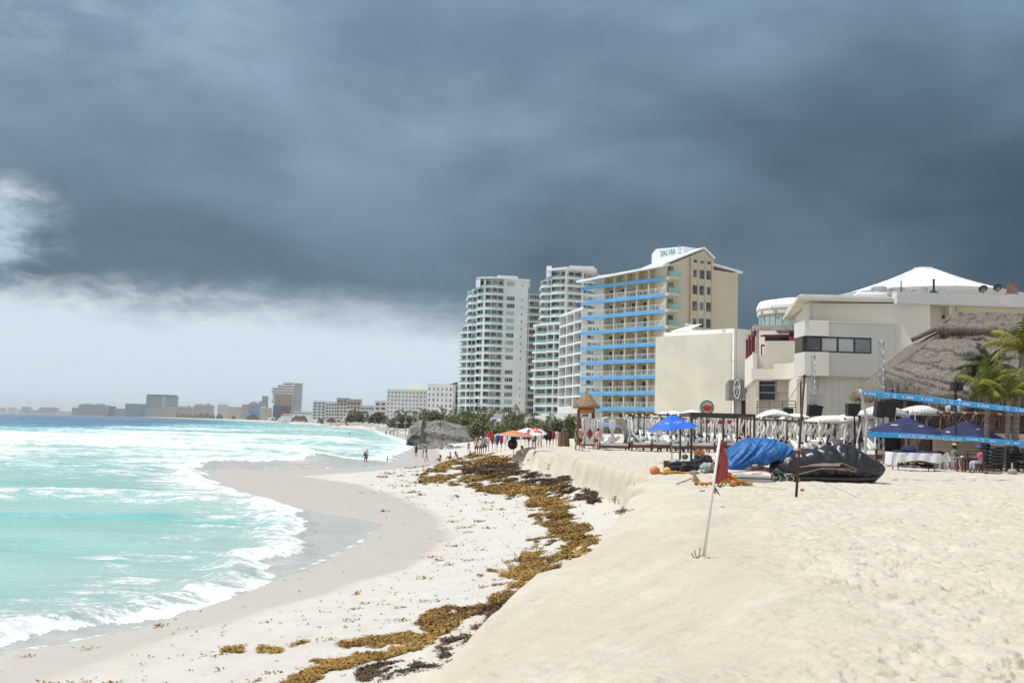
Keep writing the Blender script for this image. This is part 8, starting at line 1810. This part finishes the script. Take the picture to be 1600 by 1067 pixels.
# pink stone wall and lattice fence behind
def deck_fence():
    Y = 52.5; xa, xb_ = X(1462, Y), X(1720, Y); t = thing('stone_wall', 'low wall of pinkish stone blocks behind the navy parasols', 'wall', (xa, Y, GL))
    m, tt, g_, b_ = newmat('pink_stone_blocks'); br = N(tt, 'ShaderNodeTexBrick'); br.inputs['Scale'].default_value = 1.0; br.inputs['Brick Width'].default_value = .62; br.inputs['Row Height'].default_value = .30; br.inputs['Mortar Size'].default_value = .02
    br.inputs['Color1'].default_value = (.60, .42, .30, 1); br.inputs['Color2'].default_value = (.66, .52, .40, 1); br.inputs['Mortar'].default_value = (.50, .38, .30, 1); geo = N(tt, 'ShaderNodeNewGeometry'); s_ = g_.sep(geo.outputs['Position']); tt.links.new(g_.vec(s_[0], s_[2], 0), br.inputs['Vector'])
    nn = g_.noise(geo.outputs['Position'], 2.5, 4); tt.links.new(g_.mix(g_.m('MULTIPLY', nn, .5), br.outputs[0], (.70, .60, .50)), b_.inputs['Base Color']); b_.inputs['Roughness'].default_value = .9
    zt = Z(1530, 676, Y); q = MB(); q.box(xa, xb_, Y, Y + .4, GL - .3, zt); q.build('blocks', m, t)
    t = thing('lattice_fence', 'reddish timber deck fence with crossed poles under the palms', 'fence', (xa, Y + .6, zt)); wood = mat('red_brown_poles', (.19, .075, .045), .65, .2, 3); Yf = Y + .7; z0, z1 = Z(1500, 672, Yf), Z(1500, 645, Yf); n = 13; w_ = (xb_ - X(1470, Yf)) / n; x0 = X(1470, Yf)
    for zz, nm in ((z1, 'top_rail'), (z0, 'bottom_rail')): q = MB(); q.tube([(x0 - .2, Yf, zz), (xb_, Yf, zz - .02)], .075, 8); q.build(nm, wood, t, True)
    for i in range(n + 1): q = MB(); q.tube([(x0 + i * w_, Yf + .02, z0 - .9), (x0 + i * w_, Yf + .02, z1 + .12)], .06, 8); q.build('post', wood, t, True)
    for i in range(n):
        q = MB(); q.tube([(x0 + i * w_, Yf - .06, z0), (x0 + (i + 1) * w_, Yf - .06, z1)], .035, 6); q.build('cross_pole', wood, t, True); q = MB(); q.tube([(x0 + (i + 1) * w_, Yf + .08, z0), (x0 + i * w_, Yf + .08, z1)], .035, 6); q.build('cross_pole', wood, t, True)
    rp = mat('white_rope', (.62, .60, .55), .9)
    for i in range(n + 1): q = MB(); q.tube([(x0 + i * w_ - .09, Yf - .08, z1 + .03), (x0 + i * w_ + .09, Yf - .08, z1 - .05)], .03, 6); q.tube([(x0 + i * w_ + .09, Yf - .08, z1 + .03), (x0 + i * w_ - .09, Yf - .08, z1 - .05)], .03, 6); q.build('rope_knot', rp, t)
    # deck behind
    q = MB(); q.box(x0 - .5, xb_, Yf + .2, Yf + 7, GL + .2, z0 - .08); tag(q.build('deck', mat('dark_deck_boards', (.11, .06, .04), .8), None, loc=(x0, Yf + 2, GL)), 'raised dark timber deck behind the lattice fence', 'deck')
    for px, top, lb, rz in ((1482, C_['white'], 'person in a white shirt and white cap on the deck, left of the pair', 90), (1500, C_['lightblue'], 'person in a light blue shirt and white hat on the deck, right of the pair', 160), (1524, C_['white'], 'person in white partly behind the crossed poles of the deck fence', 200)):
        Lp = Vector((X(px, Yf + 1), Yf + 1, z0 - .08)); zt_ = Z(px, 625 if px < 1510 else 643, Yf + 1); hh = zt_ - Lp.z
        person(Lp, R(rz), lb, 'stand', min(1.85, hh), SKIND, top=top, bottom=C_['black'], hat=C_['white'] if px < 1510 else None, group='people on the raised deck', seed=px, sleeves=.8)
    # low beach furniture behind the net: brown lounge frames, dark speaker box, grey box
    for i, (px, lb) in enumerate(((1422, 'brown timber lounge bed frame left of the stone wall'), (1445, 'second brown timber lounge bed frame against the stone wall'))):
        Lp = Vector((X(px, 57), 57, GL)); t = thing('lounge_frame', lb, 'lounger', Lp, 'timber lounge bed frames'); q = MB(); q.box(Lp.x - .75, Lp.x + .75, 56.4, 57.6, GL + .25, GL + .42); q.build('frame', WOODR, t); q = MB(); q.box(Lp.x - .7, Lp.x + .5, 56.42, 57.5, GL + .43, GL + .62); q.build('mattress', MATT, t)
        for dx in (-.7, .7): q = MB(); q.box(Lp.x + dx - .05, Lp.x + dx + .05, 56.4, 56.5, GL, GL + .9); q.build('post', WOODR, t)
deck_fence()
def big_box(px0, px1, py0, py1, Y, lb, m, nm='loudspeaker', cat='loudspeaker', stand=True, grp='black loudspeakers'):
    x0, x1 = X(px0, Y), X(px1, Y); z0, z1 = Z(px0, py1, Y), Z(px0, py0, Y); t = thing(nm, lb, cat, ((x0 + x1) / 2, Y, z0), grp); q = MB(); q.box(x0, x1, Y, Y + .6, z0, z1); q.build('cabinet', m, t); w_ = x1 - x0
    q = MB(); q.box(x0 + w_ * .06, x1 - w_ * .06, Y - .03, Y - .002, z0 + w_ * .06, z1 - w_ * .06); q.build('grille', mat('speaker_grille', (.03, .03, .033), .8, .3, 20), t); return t, (x0, x1, z0, z1)
for a_ in ((1225, 1240, 637, 651, 84.0, 'black square loudspeaker under the balustrade, left of the rusty pole'), (1325.5, 1345, 630, 650, 62, 'black square loudspeaker on a stand at the left edge of the thatch'), (1375, 1405, 683, 706, 57.5, 'black box loudspeaker standing on the sand under the left navy parasol')): big_box(*a_, BLACK)
q = MB(); q.tube([(X(1335, 62.3), 62.3, GL), (X(1335, 62.3), 62.3, Z(1335, 650, 62.3))], .05, 6); tag(q.build('speaker_pole', BLACK, None, loc=(X(1335, 62.3), 62.3, GL)), 'thin black stand pole carrying the loudspeaker at the left edge of the thatch', 'stand')
def tower(px, ytop, Y, fr, sp, lb, lb2):
    x = X(px, Y); zt = Z(px, ytop, Y); t = thing('lighting_truss', lb, 'truss', (x, Y, GL), 'steel lighting trusses'); r_ = .17
    for i in range(3): a = 2.1 * i + .5; q = MB(); q.tube([(x + r_ * math.cos(a), Y + r_ * math.sin(a), GL), (x + r_ * math.cos(a), Y + r_ * math.sin(a), zt)], .028, 6); q.build('chord', STEEL, t)
    q = MB(); n = int((zt - GL) / .5)
    for k in range(n):
        for i in range(3): a = 2.1 * i + .5; b = 2.1 * (i + 1) + .5; z = GL + k * .5; q.bar((x + r_ * math.cos(a), Y + r_ * math.sin(a), z), (x + r_ * math.cos(b), Y + r_ * math.sin(b), z + .5), .022)
    q.build('lacing', STEEL, t); q = MB(); q.ico((x + .02, Y - .1, zt - .15), .16, 2, (.7, .7, 1.2)); q.build('hoist_head', STEEL, t)
    x0, x1, y0, y1 = fr; q = MB(); za, zb_ = Z(px, y1, Y), Z(px, y0, Y); X0, X1 = X(x0, Y), X(x1, Y)
    for zz in (za, zb_): q.bar((X0, Y - .25, zz), (X1, Y - .25, zz), .05)
    n = 7
    for i in range(n + 1): xx = X0 + (X1 - X0) * i / n; q.bar((xx, Y - .25, za), (xx, Y - .25, zb_), .035)
    q.build('cross_frame', STEEL, t)
    for j, (a, b, c, d, tl) in enumerate(sp):
        xx0, xx1, z0, z1 = X(a, Y), X(b, Y), Z(px, d, Y), Z(px, c, Y); s = thing('hanging_loudspeaker', lb2[j], 'loudspeaker', ((xx0 + xx1) / 2, Y - .6, z0), 'black loudspeakers hung on the trusses'); q = MB(); cx_, cz = (xx0 + xx1) / 2, (z0 + z1) / 2; Mx = Matrix.Translation((cx_, Y - .7, cz)) @ Matrix.Rotation(tl, 4, 'Y') @ Matrix.Rotation(.1, 4, 'X')
        q.box(-(xx1 - xx0) / 2, (xx1 - xx0) / 2, -.3, .3, -(z1 - z0) / 2, (z1 - z0) / 2, Mx); q.build('cabinet', BLACK, s); q = MB(); q.box(-(xx1 - xx0) * .42, (xx1 - xx0) * .42, -.33, -.302, -(z1 - z0) * .43, (z1 - z0) * .43, Mx); q.build('grille', mat('speaker_grille', ()), s)
tower(1271, 555, 80, (1262, 1284, 617, 631), ((1258, 1267, 633, 650, .12), (1266, 1279, 633, 650, .18)), 'slim steel truss tower left, in front of the lower venue wall', ('hanging black loudspeaker, left of the pair beside the rusty pole', 'hanging black loudspeaker, right of the pair beside the rusty pole'))
tower(1378, 532, 57.0, (1357, 1395, 607, 621), ((1361, 1373, 627, 652, .12), (1372, 1390, 625, 652, .14)), 'taller steel truss tower rising at the left edge of the thatched roof', ('hanging black loudspeaker, left of the pair behind the net band', 'hanging black loudspeaker, right of the pair behind the net band'))
Yb_ = 50.; t = thing('black_sign_boxes', 'pair of small black boxes on a black pole in front of the thatch', 'sign', (X(1494, Yb_), Yb_, GL)); q = MB(); q.tube([(X(1494, Yb_), Yb_, GL), (X(1494, Yb_), Yb_, Z(1494, 592, Yb_))], .05, 8); q.build('pole', BLACK, t)
for a_, b_ in ((1486.5, 1493), (1495, 1502.5)): q = MB(); q.box(X(a_, Yb_), X(b_, Yb_), Yb_ - .25, Yb_ + .1, Z(1494, 610.5, Yb_), Z(1494, 597.5, Yb_)); q.build('box', BLACK, t)
# ------------------------------------------------------------------ stranded seaweed
def project(x, y, z):
    d = np.stack([x, y, z - CAMZ], -1); f = d @ np.array(_f); return 800 + FPX * (d @ np.array(_r)) / f, 533.5 - FPX * (d @ np.array(_u)) / f
def inpoly(px, py, poly):
    c = np.zeros(px.shape, bool); n = len(poly)
    for i in range(n):
        (x1, y1), (x2, y2) = poly[i], poly[(i + 1) % n]; k = ((y1 > py) != (y2 > py)) & (px < (x2 - x1) * (py - y1) / (y2 - y1 + 1e-9) + x1); c ^= k
    return c
# outlines of the stranded bands (found in the photograph, carried to the ground and kept as places on the beach)
GOLD = [([(735, 712), (790, 714), (812, 724), (770, 728), (738, 722)], .75), ([(590, 733), (650, 725), (720, 722), (760, 728), (700, 738), (640, 745)], .62), ([(700, 742), (770, 745), (880, 765), (905, 772), (850, 778), (790, 775), (735, 765), (715, 752)], .85), ([(640, 742), (730, 745), (725, 756), (660, 756)], .6),
        ([(830, 772), (880, 775), (900, 790), (885, 800), (840, 800), (825, 790)], .9), ([(845, 795), (890, 800), (905, 815), (915, 822), (905, 835), (880, 838), (840, 820), (832, 808)], 1.0), ([(870, 832), (912, 826), (912, 838), (870, 846), (835, 856), (828, 848)], .9), ([(885, 846), (925, 836), (934, 848), (900, 868), (860, 888), (845, 895), (855, 876), (880, 862)], 1.1), ([(810, 866), (850, 862), (870, 868), (850, 882), (812, 884)], .75), ([(740, 900), (800, 868), (850, 885), (800, 915), (770, 905)], .5), ([(815, 880), (856, 885), (835, 914), (795, 930), (768, 948), (745, 948), (778, 915)], .8),
        ([(668, 958), (705, 948), (762, 944), (752, 956), (722, 972), (705, 985), (690, 990), (668, 985), (650, 978), (655, 968)], 1.3), ([(600, 1000), (640, 990), (700, 985), (680, 1002), (650, 1016), (600, 1030), (560, 1040), (520, 1048), (490, 1062), (455, 1085), (410, 1080), (500, 1040), (540, 1028)], 1.35), ([(535, 1000), (600, 998), (600, 1006), (540, 1009)], 1.3), ([(542, 1013), (600, 1012), (600, 1019), (550, 1020)], 1.2), ([(490, 1028), (530, 1026), (525, 1034), (490, 1034)], 1.0), ([(345, 1012), (378, 1008), (376, 1021), (348, 1021)], .9), ([(400, 1008), (442, 1010), (440, 1018), (402, 1018)], 1.0), ([(466, 1002), (490, 1002), (490, 1007), (466, 1007)], .9)]
DARK = [([(712, 728), (780, 722), (812, 727), (806, 732), (760, 733), (720, 733)], .85), ([(715, 730), (770, 728), (830, 738), (888, 745), (880, 750), (895, 758), (905, 765), (870, 768), (820, 755), (760, 745), (725, 740)], .9), ([(880, 768), (920, 766), (960, 785), (950, 790), (905, 782), (880, 776)], .95), ([(890, 786), (935, 790), (938, 798), (900, 796)], .6), ([(945, 803), (985, 796), (990, 800), (960, 805)], .9),
        ([(580, 1048), (640, 1035), (690, 1022), (705, 1028), (660, 1045), (620, 1060), (560, 1066)], 1.1), ([(665, 1018), (690, 1008), (706, 1012), (690, 1024), (668, 1026)], .9), ([(560, 1045), (640, 1030), (655, 1040), (600, 1060), (560, 1070)], 1.1), ([(700, 990), (760, 950), (800, 925), (790, 950), (740, 995), (690, 1040), (640, 1062), (600, 1066), (680, 1020)], .5)]
def weed():
    rng = np.random.default_rng(11); tiny = []
    def scatter(polys, name, m, label, n_try, seed):
        y = 8 * (120 / 8.) ** rng.uniform(0, 1, n_try); x = rng.uniform(-6, 8, n_try)
        z = H(x, y, True); px, py = project(x, y, z); msk = np.zeros(n_try)
        nz = fbm(x * 1.5, y * .8, 401, 3) * .45 + fbm(x * 5, y * 3, 402, 3) * .35 + fbm(x * 16, y * 11, 403, 2) * .20
        jx = px + (fbm(x * 1.5, y * 1., 410, 3) - .5) * 34 + (fbm(x * 7, y * 6., 412, 2) - .5) * 14; jy = py + (fbm(x * 1.5, y * 1., 411, 3) - .5) * 14 + (fbm(x * 7, y * 6., 413, 2) - .5) * 6
        for poly, dn in polys: msk = np.maximum(msk, np.where(inpoly(jx, jy, poly), dn, 0))
        ok = (msk > 0) & (nz > (.745 - .275 * msk)); x, y, z, msk, nz = x[ok], y[ok], z[ok], msk[ok], nz[ok]; n = len(x); print(name, n)
        nl = 6; tone = np.clip(.5 + 1.5 * (fbm(x * .8, y * .8, 420, 3) - .5) + 1.0 * (nz - .5), 0, 1)
        s = (.022 + .00125 * y) * rng.uniform(.5, 1.6, n); hgt = (.020 + .0012 * y) * np.clip((nz - .46) * 5, .15, 1.5)
        ang = rng.uniform(0, 6.283, (n, nl)); rr = rng.uniform(.1, 1, (n, nl)) * s[:, None] * 1.5; zz = rng.uniform(0, 1, (n, nl)) * hgt[:, None]
        cx = x[:, None] + rr * np.cos(ang); cy = y[:, None] + rr * np.sin(ang); cz = z[:, None] + zz + .004; l = s[:, None] * rng.uniform(.35, .9, (n, nl)); a2 = rng.uniform(0, 6.283, (n, nl)); w = l * rng.uniform(.18, .5, (n, nl))
        dx, dy, ex, ey = np.cos(a2) * l, np.sin(a2) * l, -np.sin(a2) * w, np.cos(a2) * w; up = rng.uniform(-.3, 1.0, (n, nl)) * l
        V = np.stack([np.stack([cx - dx, cy - dy, cz], -1), np.stack([cx + ex, cy + ey, cz + up * .5], -1), np.stack([cx + dx, cy + dy, cz + up], -1), np.stack([cx - ex, cy - ey, cz + up * .5 - .004], -1)], 2).reshape(-1, 3)
        F = np.arange(len(V)).reshape(-1, 4); S = np.clip(tone[:, None] + rng.normal(0, .22, (n, nl)), 0, 1).ravel()
        o = npmesh(name, V, F, m); tag(o, label, 'seaweed', kind='stuff'); shade(o, S)
    gm = leafmat('golden_sargassum', (.135, .068, .013), (.43, .265, .065)); dm = leafmat('dark_sargassum', (.030, .018, .012), (.15, .085, .040))
    scatter(GOLD, 'golden_seaweed', gm, 'golden brown stranded seaweed in ragged bands along the lower beach', 900000, 1)
    scatter(DARK, 'dark_seaweed', dm, 'dark brown dried seaweed in bands below the sand scarp', 600000, 2)
    # small scraps everywhere on the lower beach
    n = 2600; x = rng.uniform(-9, 4, n); y = 9 * (95 / 9.) ** rng.uniform(0, 1, n); xw, xt, xb, xe, zb, ze, tw = profile(y); ok = (x > xw + .4) & (x < xb + .5) & (rng.random(n) < np.where(x > xt, .65, .12)); x, y = x[ok], y[ok]; z = H(x, y, True); V = []; F = []; S = []
    for k in range(len(x)):
        big = rng.random() < .13
        for j in range(22 if big else 3):
            s = (.009 + .0008 * y[k]) * rng.uniform(.4, 1.5) * (1.5 if big else 1); sp = (.05 + .002 * y[k]) * (1.3 if big else .35); a = rng.uniform(0, 6.28); cx, cy = x[k] + rng.normal(0, sp), y[k] + rng.normal(0, sp * .7); i0 = len(V); h = rng.uniform(0, 1.3) * s; w = rng.uniform(.3, .7)
            V += [(cx - s * math.cos(a), cy - s * math.sin(a), z[k] + .004), (cx + s * w * math.sin(a), cy - s * w * math.cos(a), z[k] + h * .5 + .006), (cx + s * math.cos(a), cy + s * math.sin(a), z[k] + h + .006), (cx - s * w * math.sin(a), cy + s * w * math.cos(a), z[k] + h * .5 + .006)]; F.append((i0, i0 + 1, i0 + 2, i0 + 3)); S.append(rng.uniform(0, 1) * (1 if big else .5))
    o = npmesh('seaweed_scraps', V, F, gm); tag(o, 'small brown seaweed scraps sprinkled over the pale lower beach', 'seaweed scraps', kind='stuff'); shade(o, S)
weed()
# far beach clutter: one low pale mass of shades and parasols below the hotels
def far_clutter():
    rnd = random.Random(4); q = MB()
    for k in range(260):
        px = rnd.uniform(420, 640); Y = np.interp(px, [420, 505, 590, 640], [2350, 950, 560, 420]) * rnd.uniform(1.0, 1.15); x = X(px, Y); z = hz(x, Y); s = Y / 1000 * rnd.uniform(1.2, 3.2)
        q.lathe((x, Y, z + s * .3), [(s * 1.1, 0), (s * .9, .25 * s), (.1 * s, s * .8)], 6)
    tag(q.build('beach_shades', mat('far_grey_thatch', (.30, .28, .26), .9, .3, .02, col2=(.48, .47, .46)), None), 'crowd of tiny grey beach shades below the mid distance hotels', 'beach shades', kind='stuff')
far_clutter()
# ------------------------------------------------------------------ sea air
def far_trees():
    rnd = random.Random(9); q = MB(); sh = []
    for k in range(9000):
        px = rnd.uniform(275, 600); Y = np.interp(px, [275, 330, 430, 505, 600], [6200, 4300, 2150, 1020, 640]) * rnd.uniform(.98, 1.06); clump = fbm(np.array([px * .12]), np.array([.5]), 501, 3)[0]
        if clump < .42: continue
        x = X(px, Y); hh = Y / FPX * (2.0 + 7 * (clump - .42) * 4); z = hz(x, Y) + rnd.random() ** .8 * hh; s = Y / FPX * rnd.uniform(.7, 1.5); a = rnd.uniform(0, 3.14)
        q.add([(x - s, Y, z), (x, Y - s * .5, z - s * .6), (x + s, Y + s * math.sin(a) * .4, z + s * .2), (x + s * .1, Y, z + s * .8)], [(0, 1, 2, 3)]); sh.append(rnd.random() * .7)
    o = q.build('far_tree_line', BUSHD, None); tag(o, 'hazy dark tree line in patches at the foot of the far hotels', 'trees', kind='stuff'); shade(o, sh)
far_trees()
def haze():
    m = bpy.data.materials.new('haze_air'); m.use_nodes = True; t = m.node_tree; t.nodes.clear(); v = N(t, 'ShaderNodeVolumePrincipled'); v.inputs['Color'].default_value = (.94, .975, 1.0, 1); v.inputs['Density'].default_value = HAZE_D; v.inputs['Anisotropy'].default_value = .2
    o = N(t, 'ShaderNodeOutputMaterial'); t.links.new(v.outputs[0], o.inputs['Volume'])
    q = MB(); q.box(-17500, 17500, -9000, 17500, -4.5, 130); tag(q.build('haze', m, None), 'thin pale sea haze softening the far shore', 'haze', kind='stuff')
HAZE_D = 6.0e-5
haze()
